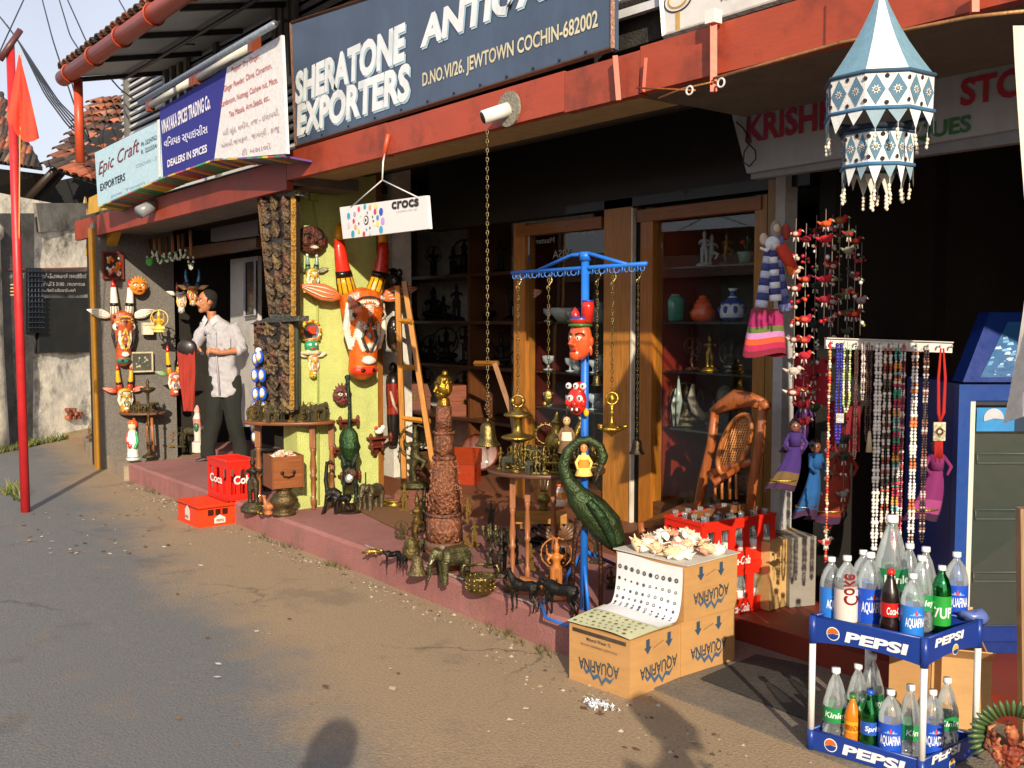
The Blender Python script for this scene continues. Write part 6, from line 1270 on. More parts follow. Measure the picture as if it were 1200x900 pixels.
for j, z in enumerate(sv):
    for i in range(9 if j < 3 else 5):
        x = -7.7 + i * .29 + pr.uniform(-.05, .05); kk = pr.randrange(5)
        if j == 3 and x > -6.4: continue
        dup('dark_idol', 'black idol standing in the %s row of the dim shelves in the doorway' % ('top', 'second', 'third', 'lowest')[j], 'statue', KM2[kk], V((x, BK + .1 + pr.uniform(-.05, .1), z)), pr.uniform(.0085, .0125), RC + pr.uniform(-.4, .4), 'black idols on the doorway shelves')
def chest(label, u, v, w, h, col, y=BK - .0, z=None, name='wooden_chest', lid=.5):
    P = onY(u, v, y); 
    if z is not None: P.z = z
    k = mpp(P); r = thing(name, label, 'chest', P, RC + .25)
    part('body', MB().box((0, 0, h * lid / 2), (w, w * .6, h * lid), col), 'woodx', r, m=k)
    part('lid', MB().poly([(-w * .54, -w * .33, h * lid), (w * .54, -w * .33, h * lid), (w * .4, -w * .33, h), (-w * .4, -w * .33, h)], (0, w * .66, 0), col), 'woodx', r, m=k)
    part('clasp', MB().box((0, -w * .335, h * lid), (4, 1, 6), '#6a5a2c'), 'brass', r, m=k); return r
chest('reddish brown wooden chest with sloping lid on the doorway shelf, left of the brass head', 484, 490, 38, 30, '#6a3418', z=sv[3]); chest('reddish brown wooden chest on the doorway shelf, right of the brass head', 541, 487, 44, 36, '#7a3a1a', z=sv[3])
P = onZ(546, 566, .32); k = mpp(P); r = thing('letter_box', 'bright orange red lacquered box with sloping lid on the doorway floor behind the carved column', 'box', P, RC - .3)
part('body', MB().box((0, 0, 12), (30, 22, 24), '#9a3416'), 'gloss', r, m=k); part('lid', MB().poly([(-16, -12, 24), (-16, 12, 24), (-16, 12, 40), (-16, 4, 42)], (32, 0, 0), '#8a3216'), 'gloss', r, m=k)
stand('tray_table', 'round brown tray leaning on the doorway floor', 'tray', MB().lathe([(22, 0), (23, 2), (20, 3), (0, 3)], '#6a2c18', 20, ax=Rx(1.2), c=(0, 0, 30)), 'wood', 562, 560, .32)
stand('brass_plates', 'stack of brass plates on the platform left of the carved column', 'plates', MB().lathe([(6, 0), (14, 3), (14, 4), (7, 5), (15, 8), (15, 9), (6, 9)], '#a88a3c', 18), 'brass', 462, 594, .17)
lp = onZ(476, 566, .32).dot(VIEW) ; r = thing('folding_stand', 'tapering yellow wooden ladder shaped folding stand in the doorway', 'stand', onZ(478, 562, .32))
def q_(u, v, d=0): return onD(u, v, lp + d)
part('stile', MB().tube([q_(466, 335), q_(474, 560)], .026, '#b87a2a', 4, sm=False), 'wood', r, w=True); part('stile', MB().tube([q_(474, 330), q_(510, 560, -.2)], .026, '#b87a2a', 4, sm=False), 'wood', r, w=True)
for (a, b_) in (((468, 376), (483, 377)), ((468, 430), (492, 431)), ((470, 490), (504, 494))): part('rung', MB().tube([q_(*a), q_(*b_, -.08)], .02, '#c08430', 4, sm=False), 'wood', r, w=True)
r = thing('trestle_leg', 'yellow wooden trestle with one slanting leg standing behind the long bell chain', 'trestle', onZ(600, 560, .32)); part('slanting_leg', MB().tube([onD(580, 426, 7.2), onD(600, 485, 7.1), onD(612, 560, 7)], .025, '#8a5a22', 4, sm=False), 'wood', r, w=True); part('crossbar', MB().tube([onD(556, 426, 7.3), onD(584, 426, 7.2)], .02, '#8a5a22', 4, sm=False), 'wood', r, w=True)
# ================================================================= CARVED COLUMN, BRASS HEAD, PLATFORM ORNAMENTS
P = at(521, 668, .17); k = mpp(P); r = thing('carved_column', 'tapering carved terracotta coloured wooden column carrying a brass head', 'column', P, RC + .42); TC = '#7c4a30'
def sq(z0, z1, a, b_, col=TC): return MB().lathe([(a * 1.07, z0), (b_ * 1.07, z1)], col, 8, ax=Rz(PI / 8))
cm = sq(0, 20, 17, 17, '#7a4a2c').join(sq(20, 26, 21, 22)).join(sq(26, 36, 22.5, 21.5, '#6a4a34')); part('foot', cm, 'wood', r, m=k)
part('shaft', sq(36, 66, 20.5, 19.5).join(sq(66, 70, 21, 21, '#6a4230')).join(sq(70, 133, 19, 12.5)).join(sq(133, 137, 13.5, 13)).join(sq(137, 163, 11.5, 10.5)).join(sq(163, 166, 12.5, 12.5)).join(sq(166, 196, 9.8, 8.6)), 'carved', r, m=k)
cv = MB(); R = random.Random(6)
for f_ in range(4):
    T = Rz(f_ * PI / 2)
    for i in range(46):
        z = 40 + i * 3.3 % 24 if i < 8 else 74 + (i - 8) * 1.5; 
        if z > 131 and z < 139: z += 8
        a = 20 - (z - 40) * .092 if z < 70 else max(10.6, 19 - (z - 70) * .103); x = R.uniform(-a * .75, a * .75); q = R.uniform(1.6, 3.2); a0 = R.uniform(0, 6)
        pts = [T @ V((x + q * math.cos(a0 + t * .9) * (1 - t * .12), -a - .3, z + q * math.sin(a0 + t * .9) * (1 - t * .12))) for t in range(6)]
        cv.tube(pts, [.5, .9, 1.0, .9, .8, .5], '#8e583c', 5)
part('relief', cv, 'wood', r, m=k, kind='stuff')
hm = MB(); hm.tube([(0, 0, 0), (0, 0, 9)], [8, 6.5], '#a07c2a', 14).ball((0, 0, 22), (9.5, 11, 13), '#a07c2a', 16, 12).ball((0, -3, 14), (7, 7.5, 7), '#a07c2a').tube([(0, -10, 24), (0, -13.5, 17), (0, -10, 16)], [1.4, 2.2, 1.5], '#a07c2a', 8).ball((0, 1, 31), (9, 9.5, 6), '#8a6a24').ball((0, 2, 38), (4, 4, 4), '#8a6a24')
for s in (-1, 1): hm.ball((s * 9.5, 1, 20), (1.6, 3, 6), '#a07c2a', 8, 8).ball((s * 3.6, -9.4, 23), (2.2, 1.2, 1.4), '#6a5220', 8, 6).tube([(s * 1.5, -10.4, 27), (s * 6, -9, 26.5)], .9, '#8a6a24', 6)
hm.ball((0, -9.6, 12), (3, 1.6, 1.2), '#8a6a24', 8, 6)
for i in range(12): a = i * PI / 6; hm.ball((8.6 * math.cos(a), 9.6 * math.sin(a), 28), 1.5, '#8a6a24', 6, 5)
solo('brass_bust', 'brass head with a knotted headdress on top of the carved column', 'head', hm.organic(.7, 1), 'brass', P=P + V((0, 0, 196 * k)), m=k, rz=RC - .9)
def st(kind, h, lab, u, v, z=.17, yaw=0, pose='stand', col='#5a5030', halo=False, arms=2, seed=0, mat='bronze', nm='bronze_statue', **kw):
    return stand(nm, lab, 'statue', idol(h, col, pose, halo=halo, arms=arms, seed=seed, **kw), mat, u, v, z, yaw=yaw)
st(0, 78, 'tall bronze many armed statue with a spiked halo left of the carved column', 487, 572, .3, pose='dance', halo=True, arms=4, seed=2, col='#4f4a2c')
stand('stepped_plinth', 'low stepped brown wooden plinth under the haloed bronze statue', 'plinth', MB().box((0, 0, 5), (52, 36, 10), '#6a3a24').box((0, 0, 13), (42, 30, 6), '#74402a').box((0, 0, 18), (34, 24, 4), '#6a3a24'), 'woodx', 485, 592, .17)
st(0, 66, 'dancing bronze figure leaning at the left side of the carved column base', 489, 641, .17, yaw=.7, pose='dance', col='#6a5428', seed=5)
st(0, 50, 'short bronze guardian with a halo behind the left edge of the carved column', 498, 620, .17, yaw=-.2, pose='stand', halo=True, arms=4, col='#45402c', seed=7)
BE = MB().lathe([(r_ * 24, z * 26) for r_, z in BELL], '#6f6240', 20).tube([(0, 0, 24), (0, 0, 30)], 2, '#6f6240', 8)
stand('brass_bell', 'brass bell with a small knob standing on the platform edge left of the carved column', 'bell', BE, 'bronze', 489, 673, .17, k=.9)
stand('brass_pot', 'small lidded dark brass pot just behind the platform bell', 'pot', MB().lathe([(8, 0), (10, 4), (11, 12), (8, 18), (9, 20), (5, 24), (2, 28), (0, 29)], '#6a5c34', 16), 'bronze', 482, 655, .17)
stand('black_bull', 'small black bull figure nearest the little gilt animal on the platform edge', 'statue', beast(28, 'bull', '#141312', -1), 'iron', 460, 664, .17, yaw=.4)
stand('black_bull', 'small black bull figure turned away, beside the lidded brass pot', 'statue', beast(26, 'bull', '#171615', -1, seed=2), 'iron', 471, 667, .17, yaw=-.9)
stand('gilt_lizard', 'small gilt animal lying alone at the left of the black bulls', 'figure', MB().tube([(-12, 0, 2), (-4, 0, 4), (3, 0, 4), (10, 0, 3)], [1, 3, 3.4, 2], '#b89a4a', 8).ball((11, 0, 5), (3, 2.5, 2.5), '#b89a4a', 8, 6).ball((-5, -3, 2), (2, 2, 2), '#b89a4a', 6, 5).ball((5, -3, 2), (2, 2, 2), '#b89a4a', 6, 5), 'brass', 436, 650, .17)
e = beast(56, 'elephant', '#5c5a3c', -1, vox=1.0).join(MB().box((4, 0, 40), (26, 14, 5), '#6a6440')); stand('bronze_elephant', 'aged green bronze elephant carrying a howdah in front of the carved column', 'statue', e, 'bronze', 532, 682, .17, yaw=.55)
bk = MB().lathe([(15, 0), (18, 3), (19, 12), (20, 20), (21, 22), (19, 22), (17, 6), (0, 5)], '#8a7a4a', 20)
for i in range(16):
    a = i * PI / 8
    for z in (7, 13, 19): bk.ball((19 * math.cos(a), 19 * math.sin(a), z), 1.8, '#9c8a54', 6, 5)
for s in (-1, 1): bk.tube([(s * 19, 0, 20), (s * 24, 0, 28), (s * 21, 0, 36), (s * 16, 0, 34)], [2, 3, 2.4, 1.5], '#6f6240', 8)
bk.tube([(-17, 0, 34), (0, -4, 38), (17, 0, 36)], 1.6, '#6f6240', 7); stand('bronze_basket', 'studded brass basket with curling handles on the platform edge', 'basket', bk, 'brass', 563, 694, .17, k=.92)
cd = MB().lathe([(9, 0), (9, 2), (3, 5), (2, 30), (3, 34), (1.5, 52)], '#4c4a34', 12)
for i in range(7): a = i * 2 * PI / 7; cd.tube([(0, 0, 30), (7 * math.cos(a), 7 * math.sin(a), 33), (10 * math.cos(a), 10 * math.sin(a), 44)], 1.1, '#5c5638', 6).ball((10 * math.cos(a), 10 * math.sin(a), 46), (2.2, 2.2, 2.8), '#8a7a4a', 6, 5)
stand('bronze_candelabrum', 'small branched bronze candelabrum behind the studded brass basket', 'candelabrum', cd, 'bronze', 575, 664, .17)
st(0, 58, 'thin dark bronze standing figure between the turned table legs', 588, 676, .17, col='#3a342a', seed=9, halo=True)
mp_ = [at(u, v, .176) for u, v in ((415, 596), (480, 628), (512, 614), (450, 588))]
solo('door_mat', 'worn brown mat on the pink platform in front of the doorway', 'mat', MB().hexa(mp_, (0, 0, .008), '#7c5638'), 'cloth')
# ================================================================= BRASS TABLE
t2, T2, k2 = round_table('round wooden table with turned legs loaded with brass ware beside the blue display stand', 640, 690, .17, 545, 70, '#9a5f3a', '#5a3a28', [(-40, -16), (-22, 22), (44, 8), (10, 34)], th=5, fl=.8)
def onT(x, y, z=145): return T2 + Rz(RC) @ V((x, y, z)) * k2
BRS = [idol(30, c, p, seed=s_, halo=h_, arms=a_).mesh('idol', M['brass']) for c, p, s_, h_, a_ in (('#8a7434', 'stand', 1, False, 2), ('#7a6a3c', 'sit', 2, True, 4), ('#8f7a44', 'dance', 3, True, 4))] + [beast(30, 'elephant', '#6a6a5a').mesh('idol', M['bronze']), MB().lathe([(4, 0), (6, 2), (3, 6), (7, 10), (8, 12), (6, 12), (0, 8)], '#9a8444', 14).mesh('bowl', M['brass'])]
pr = random.Random(5)
for n_ in range(46):
    a = pr.uniform(0, 6.28); q = math.sqrt(pr.random()) * .94; kk = pr.randrange(5)
    dup('brass_trinket', 'small brass trinket in the glinting crowd covering the brass table', 'figurine', BRS[kk], onT(66 * q * math.cos(a), 52 * q * math.sin(a)), k2 * pr.uniform(.6, 1.15), RC + pr.uniform(-1.5, 1.5), 'brass trinkets crowding the brass table')
tray = MB().lathe([(6, 0), (20, 3), (34, 9), (36, 12), (34, 12.5), (18, 6), (0, 4)], '#8f7c40', 26)
solo('brass_tray', 'wide shallow brass leaf dish on the brass table under the bird shaped ewer', 'dish', tray, 'brass', P=onT(14, -8, 146), m=k2, rz=RC)
ew = MB().ball((0, 0, 24), (18, 15, 20), '#86713a', 18, 14).tube([(0, 0, 40), (0, 0, 52), (0, 0, 56)], [9, 7, 9], '#86713a', 14).lathe([(9, 56), (4, 62), (2, 70), (0, 72)], '#8f7a40', 12).tube([(12, 0, 26), (26, 0, 34), (33, 0, 50), (36, 0, 58), (31, 0, 64)], [7, 6, 5, 5, 3], '#86713a', 10).ring((-17, 0, 38), 14, 2, '#7a6734', n=18).lathe([(9, 0), (10, 2), (6, 6)], '#7a6734', 14)
for s in (-1, 1): ew.tube([(s * 7, 0, 8), (s * 9, -2, 0)], 2.5, '#7a6734', 7)
ew.ball((0, -14, 26), (8, 3, 9), '#9c8648')
for i in range(16): a = i * PI / 8; ew.ball((-17 + 16.5 * math.cos(a), 0, 38 + 16.5 * math.sin(a)), 1.6, '#7a6734', 5, 4)
solo('bird_ewer', 'big bird shaped brass ewer with a ring handle standing on the brass table', 'ewer', ew.organic(.9, 1), 'brass', P=onT(12, -10, 156), m=k2 * .8, rz=RC)
# ================================================================= BLUE DISPLAY STAND
BP = at(684, 714, .17); BYY = BP.y; BL = '#1f6fd0'; r = thing('display_stand', 'tall bright blue metal display stand with a long ringed hanging bar', 'display stand', BP)
def y_(u, v, d=0): return onY(u, v, BYY + d)
tp_ = y_(684, 298); part('pole', MB().tube([BP, V((BP.x, BYY, tp_.z))], .019, BL, 12), 'paint', r, w=True)
lb, rb_ = y_(600, 320), y_(758, 309); part('bar', MB().tube([lb, rb_], .010, BL, 8), 'paint', r, w=True)
part('brace', MB().tube([y_(630, 317), y_(670, 299), tp_], .009, BL, 6), 'paint', r, w=True); part('brace', MB().tube([y_(735, 310), y_(694, 298), tp_], .009, BL, 6), 'paint', r, w=True)
part('collar', MB().tube([V((BP.x, BYY, tp_.z - .03)), V((BP.x, BYY, tp_.z + .01))], .028, BL, 12), 'paint', r, w=True)
rg = MB().ring((0, 0, 0), .013, .0026, '#3f7fd0', n=12, m=5); r0 = part('hook_ring', rg, 'paint', r); r0.location = lb.lerp(rb_, .02) - V((0, 0, .018)) - BP
for i in range(1, 29): inst(r0, 'hook_ring', r, lb.lerp(rb_, .02 + i * .034) - V((0, 0, .018)) - BP, (0, 0, .5 * (i % 3 - 1)))
for (a, b_) in (((684, 645), (652, 693)), ((684, 645), (735, 668)), ((684, 655), (690, 718))): part('foot_strut', MB().tube([V((BP.x, BYY, onY(684, a[1], BYY).z)), at(b_[0], b_[1], .18)], .009, BL, 6), 'paint', r, w=True)
hoop = [at(u, v, .185) for u, v in ((652, 693), (634, 708), (640, 724), (664, 733), (700, 734), (735, 722), (745, 700))]; part('base_hoop', MB().tube(hoop, .008, BL, 6), 'paint', r, w=True)
def chain_to(root, u0, v0, v1, y, col='#8a7038', rr=2.0, name='chain', w=.6):
    P = onY(u0, v0, y); k = mpp(P); L = (P.z - onY(u0, v1, y).z) / k; return k, L
def hung(name, label, cat, u, v0, v1, y, body, mat='brass', rr=2.0, ccol='#7a6a40', hook=True):
    P = onY(u, v0, y); k = mpp(P); L = (P.z - onY(u, v1, y).z) / k; r = thing(name, label, cat, P, RC)
    part('chain', chain_mb(L, rr, .55, ccol), 'brass', r, m=k, kind='stuff')
    if hook: part('hook', MB().tube([(-1, 0, 3), (3, 0, 2), (4, 0, -3), (1, 0, -8), (-2, 0, -10), (-2, 0, -13)], .9, '#c0a870', 6), 'brass', r, m=k)
    part('body', MB().join(body, Matrix.Translation((0, 0, -L))), mat, r, m=k); return r
LAMP = MB().ring((0, 0, -8), 7, 1.3, '#a8904a', n=16).ball((-6, 0, -8), (3, 2.5, 4), '#a8904a', 8, 6).ball((6, 0, -8), (3, 2.5, 4), '#a8904a', 8, 6).lathe([(1.5, -14), (2.5, -18), (16, -23), (17, -25), (15, -26), (5, -28), (4.5, -40), (7, -46), (18, -49), (20, -51), (17, -53), (6, -56), (2, -58)], '#a8904a', 22)
hung('hanging_lamp', 'two tiered brass oil lamp hung from the left end of the blue stand', 'hanging lamp', 607, 326, 462, BYY, LAMP)
L2 = MB().ring((0, 0, -9), 7, 1.5, '#c09a3c', n=16).ball((0, -1, -9), (4, 3, 5), '#c09a3c', 8, 6).lathe([(2, -16), (3.5, -18), (1.4, -22), (3.5, -25), (1.6, -28), (2, -36), (5, -40), (14, -42), (17, -44), (14, -46), (5, -50), (2, -53), (0, -55)], '#c09a3c', 20)
for i in range(5): a = i * 2 * PI / 5; L2.tube([(12 * math.cos(a), 12 * math.sin(a), -43), (17 * math.cos(a), 17 * math.sin(a), -42), (19 * math.cos(a), 19 * math.sin(a), -41)], [2, 2.4, 1], '#c09a3c', 6)
hung('hanging_lamp', 'bright single dish brass oil lamp hung before the varnished door post', 'hanging lamp', 718, 322, 458, BYY, L2)
hung('hanging_ewer_chain', 'long brass chain with a leaf pendant hanging from the blue stand onto the ewer', 'chain', 643, 326, 462, BYY, MB().ball((0, 0, -4), (6, 2, 9), '#7a6a3a').ball((-4, 0, -12), (3, 2, 4), '#8f7a40'))
def bell(s, col): return MB().tube([(0, 0, 0), (0, 0, -4 * s)], 1.4 * s, col, 8).xf(Matrix.Identity(3)).join(MB().lathe([(r_ * 22 * s, (z - 1) * 24 * s - 3 * s) for r_, z in BELL], col, 20)).join(MB().tube([(0, 0, -20 * s), (0, 0, -30 * s)], [1, 2.2], '#4a4030', 6))
hung('hanging_bell', 'small dark brass bell half hidden behind the blue pole', 'bell', 700, 320, 437, BYY + .05, bell(.55, '#6a5c3a'))
hung('hanging_bell', 'dark iron bell on a long chain in front of the black door gap', 'bell', 748, 318, 512, BYY + .02, bell(.75, '#4a4034'), rr=1.6, ccol='#5a4c34')
hung('hanging_bell', 'brass bell on the longest chain, hung from the white drain pipe', 'bell', 571, 152, 490, 2.88, bell(1.2, '#7c6a40'), rr=2.1, ccol='#8a7a5a', hook=False)
kt = MB()
for i in range(9): kt.ring((math.sin(i) * 2.5, math.cos(i * 2) * 2, -i * 3.2), 2.2, .7, '#9a5a4a' if i % 2 else '#7a6a50', ax=Rz(i * 1.1), n=9, m=4)
P = onY(572, 462, 2.88); solo('chain_knot', 'bunched copper coloured chain loops above the longest chain bell', 'chain', kt, 'brass', P=P, m=mpp(P), rz=RC)
# masks and puppets on the blue pole
P = onY(680, 398, BYY - .06); k = mpp(P); r = thing('warrior_mask', 'orange painted face mask in profile with a red pointed crown on the blue pole', 'mask', P, RC - .75)
m_ = MB().ball((0, 0, 0), (15, 12, 24), '#d2562a', 18, 14).ball((-2, -6, -17), (8, 7, 8), '#d2562a').tube([(-1, -12, 4), (-1, -17, -5), (0, -12, -7)], [2, 3.4, 2], '#d2562a', 8).ball((0, -12.6, -12), (5, 2, 1.8), '#a8281c', 10, 6)
for s in (-1, 1): m_.ball((s * 6, -11, 2), (3, 1.6, 1.8), '#ece4d6', 8, 6).ball((s * 6, -12.4, 2), (1.2, .8, 1.2), '#15100e', 6, 5).tube([(s * 2, -12.5, 6), (s * 9, -10.5, 8), (s * 12, -7, 5)], .8, '#2a1410', 5).ball((s * 14.5, 3, -2), (2.5, 3, 6), '#c84c24', 8, 8).ball((s * 14.5, 2, -13), (2, 2, 6), '#c84c24', 8, 8)
part('face', m_.organic(.8, 1), 'gloss', r, m=k)
part('headband', MB().ring((0, 0, 17), 12.5, 2, '#3a6a2c', ax=Rx(PI / 2), n=20), 'gloss', r, m=k)
part('crown', MB().lathe([(11, 18), (12.5, 24), (11, 27)], '#b8281c', 12, cols=['#b8281c', '#2a3a8a']).tube([(8, 2, 20), (9, 3, 38), (9, 3, 44)], [7, 7.5, 7], '#c8281c', 10).tube([(-6, 0, 20), (-8, 0, 32), (-8, 0, 38)], [6, 5, .5], '#b82820', 8).tube([(9, 3, 44), (9, 3, 46)], [7.2, 7.2], '#2a3a9a', 10), 'gloss', r, m=k)
P = onY(676, 470, BYY - .05); k = mpp(P); r = thing('demon_mask', 'small bright red demon mask with white bulging eyes on the blue pole', 'mask', P, RC - .35)
m_ = MB().ball((0, 0, 0), (12, 9, 17), '#c01f18', 16, 12).ball((0, -9, -3), (4, 5, 4), '#c01f18').ball((0, -8, -10), (7, 3, 3), '#5a100c').ball((4, -2, 17), (8, 4, 6), '#c01f18')
for s in (-1, 1): m_.ball((s * 6, -8, 4), (3.6, 3, 3.6), '#efe8dc', 10, 8).ball((s * 6, -10.6, 4), (1.6, 1, 1.6), '#15100e', 6, 5).ball((s * 3, -10, -9), (1.2, 1.4, 1.8), '#efe8dc', 6, 5).ball((s * 9, -5, -1), (4, 4, 5), '#d0281e')
for i in range(3): m_.ball((-9 + i * 9, -4, 18), (3.8, 3.4, 4), '#efe8dc', 10, 8).ball((-9 + i * 9, -7, 18), (1.5, 1.2, 1.5), '#15100e', 6, 5)
part('face', m_.organic(.7, 1), 'gloss', r, m=k); part('tassel', MB().ball((12, -2, -13), (3.5, 3, 5), '#e0b020', 8, 6), 'cloth', r, m=k)
def puppet(lab, P, k, cols, h=44, rz=RC):
    r = thing('string_puppet', lab, 'puppet', P, rz); a, b_, c = cols
    part('dress', MB().lathe([(2, 0), (6, -8), (7, -18), (11, -h * .8), (10, -h * .82), (0, -h * .7)], a, 14, cols=[b_, a, b_, a, a]), 'cloth', r, m=k)
    part('head', MB().ball((0, -1, 5), (4.6, 4.4, 5.6), c, 10, 8).ball((0, 1, 8), (5, 4.5, 4), '#1c1614', 10, 8).ball((-1.6, -5, 6), (.9, .6, .6), '#151010', 6, 4).ball((1.6, -5, 6), (.9, .6, .6), '#151010', 6, 4), 'gloss', r, m=k)
    for s in (-1, 1): part('arm', MB().tube([(s * 4, 0, -4), (s * 9, -2, -12), (s * 7, -4, -20)], [2.2, 2, 1.4], b_, 7), 'cloth', r, m=k)
    part('string', MB().tube([(0, 0, 10), (0, 0, 24)], .4, '#4a4038', 4), 'cloth', r, m=k); return r
P = onY(664, 498, BYY - .08); puppet('cream and brown striped wooden puppet hanging left of the blue pole', P, mpp(P), ('#e0d6b8', '#7a5a3c', '#c9a070'), 40)
P = onY(684, 530, BYY - .05); puppet('small orange puppet on the blue pole inside the curve of the crane neck', P, mpp(P), ('#e08a2c', '#e8d070', '#d88a50'), 34)
# crane
CP = at(688, 718, .17); k = mpp(CP); r = thing('crane_statue', 'large green bronze crane statue with its long neck looped back over its body', 'statue', CP, RC)
cr_ = MB(); cr_.tube([(-20, 0, 152), (-12, 0, 140), (6, 0, 122), (22, 0, 104), (34, 0, 84), (36, 0, 76)], [8, 14.5, 20, 20, 13, 6], '#3a4a2c', 16, flat=(1, .85, 1))
cr_.tube([(-14, 0, 146), (-24, 0, 160), (-29, -1, 176), (-24, -2, 194), (-12, -3, 206), (2, -4, 208), (14, -5, 200), (18, -6, 188), (16, -7, 180)], [11.5, 8.6, 7.2, 6.4, 5.6, 5.2, 5.4, 6, 4.6], '#3c4c2e', 12)
cr_.tube([(17, -6, 186), (13, -8, 172), (8, -9, 158)], [5, 3, .8], '#4a4a38', 8)
part('body', cr_.organic(1.1, 2), 'bronze', r, m=k)
fe = MB(); R = random.Random(3)
for j in range(9):
    for i in range(7):
        for s in (-1, 1):
            x = 2 + j * 4 + i * .8; z = 140 - j * 7.4 - i * 2.2; y = s * (16.6 - abs(j - 4) * 1.6 - i * .8)
            fe.tube([(x - 2, y, z + 4), (x + 1, y * 1.03, z - 1), (x + 3, y * .98, z - 7)], [1.2, 2.4, .5], '#3d5c32', 5, flat=None)
part('feather', fe, 'bronze', r, m=k, kind='stuff')
wg = MB(); wg.tube([(0, -17.5, 138), (14, -19.5, 120), (26, -15, 96), (34, -10, 74)], [5, 7, 6, 2], '#2c4526', 8)
part('wing', wg.organic(1.1, 1), 'bronze', r, m=k)
for x in (-17, 16): part('leg', MB().tube([(x * .5, 0, 112), (x * .85, 0, 90), (x, 0, 60), (x, 0, 4)], [7, 3.4, 2.6, 2.6], '#4a2c1c', 8).tube([(x, 0, 3), (x - 3, -8, 1)], [2.6, 1.4], '#4a2c1c', 6).tube([(x, 0, 3), (x + 4, -7, 1)], [2.6, 1.4], '#4a2c1c', 6).ball((x, 0, 60), 3.4, '#4a2c1c', 8, 6), 'bronze', r, m=k)
# animals on the platform edge by the stand
stand('black_goat', 'dark bronze goat figure standing in front of the turned table legs', 'statue', beast(52, 'goat', '#25221e', -1, vox=1), 'bronze', 614, 716, .17, yaw=-.5)
stand('black_bull', 'larger dark bull figure beside the foot hoop of the blue stand', 'statue', beast(60, 'bull', '#1c1b19', -1, vox=1.1), 'iron', 657, 722, .17, yaw=-.45)
stand('gilt_idol', 'orange gilt carved idol behind the dark bull at the blue stand', 'statue', idol(74, '#b8702c', 'stand', halo=True, arms=4, seed=11, col2='#a8662c'), 'gold' if False else 'wood', 652, 702, .17)
stand('monkey_statue', 'dark carved monkey figure on top of the gilt idol group', 'statue', idol(34, '#33302c', 'sit', seed=12, crown=False), 'iron', 660, 664, .17)
stand('carved_foot_stool', 'broken carved wooden claw foot lying under the brass table', 'carving', MB().tube([(-18, 0, 14), (-4, 0, 9), (14, 0, 6)], [7, 8, 6], '#9a6038', 10).box((2, -4, 3), (40, 18, 6), '#8a5230').ball((14, -3, 8), (7, 6, 5), '#9a6038', 10, 8), 'wood', 625, 694, .17)
stand('ribbed_ornament', 'dark brown ribbed fan shaped ornament on a round base under the table', 'ornament', MB().lathe([(26, 0), (27, 3), (20, 6), (22, 9), (12, 12)], '#5a3a28', 20).join(scallop_mb('#6a4a34'), Matrix.Translation((0, 0, 12)).to_4x4() @ Matrix.Scale(4, 4) @ Matrix.Rotation(PI / 2, 4, 'X')), 'wood', 655, 645, .17)
st(0, 48, 'black seated stone figure half hidden in the shade under the brass table', 632, 640, .17, pose='sit', col='#151412', mat='iron', nm='stone_figure')
P = onZ(634, 618, .32); k = mpp(P); stand('low_wooden_bench', 'low varnished wooden plank bench behind the table legs', 'bench', MB().box((0, 0, 12), (60, 18, 12), '#a8742c').box((-22, 0, 3), (6, 14, 6), '#7a501c').box((22, 0, 3), (6, 14, 6), '#7a501c'), 'woodx', 634, 618, .32)
stand('brass_urn', 'brass urn holding pale sticks on the low bench behind the brass table', 'urn', MB().lathe([(5, 0), (6, 2), (4, 5), (8, 12), (7, 17), (4, 20), (6, 23), (5, 23), (0, 18)], '#8a7a40', 16).tube([(-2, 0, 18), (-4, 0, 40)], .8, '#cfc4a0', 5).tube([(1, 0, 18), (2, 0, 42)], .8, '#cfc4a0', 5).tube([(3, 0, 18), (6, 0, 40)], .8, '#cfc4a0', 5), 'brass', 637, 598, .39)
stand('striped_vase', 'small orange and white striped vase beside the brass urn', 'vase', MB().lathe([(5, 0), (8, 4), (9, 12), (5, 20), (3, 26), (5, 30), (0, 28)], '#d8842c', 14, cols=['#d8842c', '#e8e0d0', '#d8842c', '#e8e0d0', '#c8542c', '#c8542c']), 'gloss', 656, 596, .4)
pr = random.Random(15)
for i, (u, v, kk, h) in enumerate(((474, 600, 0, 36), (500, 648, 3, 22), (512, 672, 4, 24), (546, 652, 2, 30), (556, 640, 0, 34), (596, 694, 1, 26), (604, 660, 4, 40), (622, 668, 0, 34), (646, 676, 2, 30), (668, 690, 4, 36), (470, 632, 1, 26), (590, 640, 3, 26), (640, 700, 1, 22), (575, 622, 4, 36), (548, 612, 2, 30), (700, 660, 4, 44), (716, 690, 1, 30))):
    P = at(u, v, .17); dup(NM[kk], 'small dark bronze figure on the floor between the carved column and the blue stand', 'statue', KM[kk], P, mpp(P) * h / 30, RC + pr.uniform(-.6, .6), 'small bronze figures between the column and the blue stand')
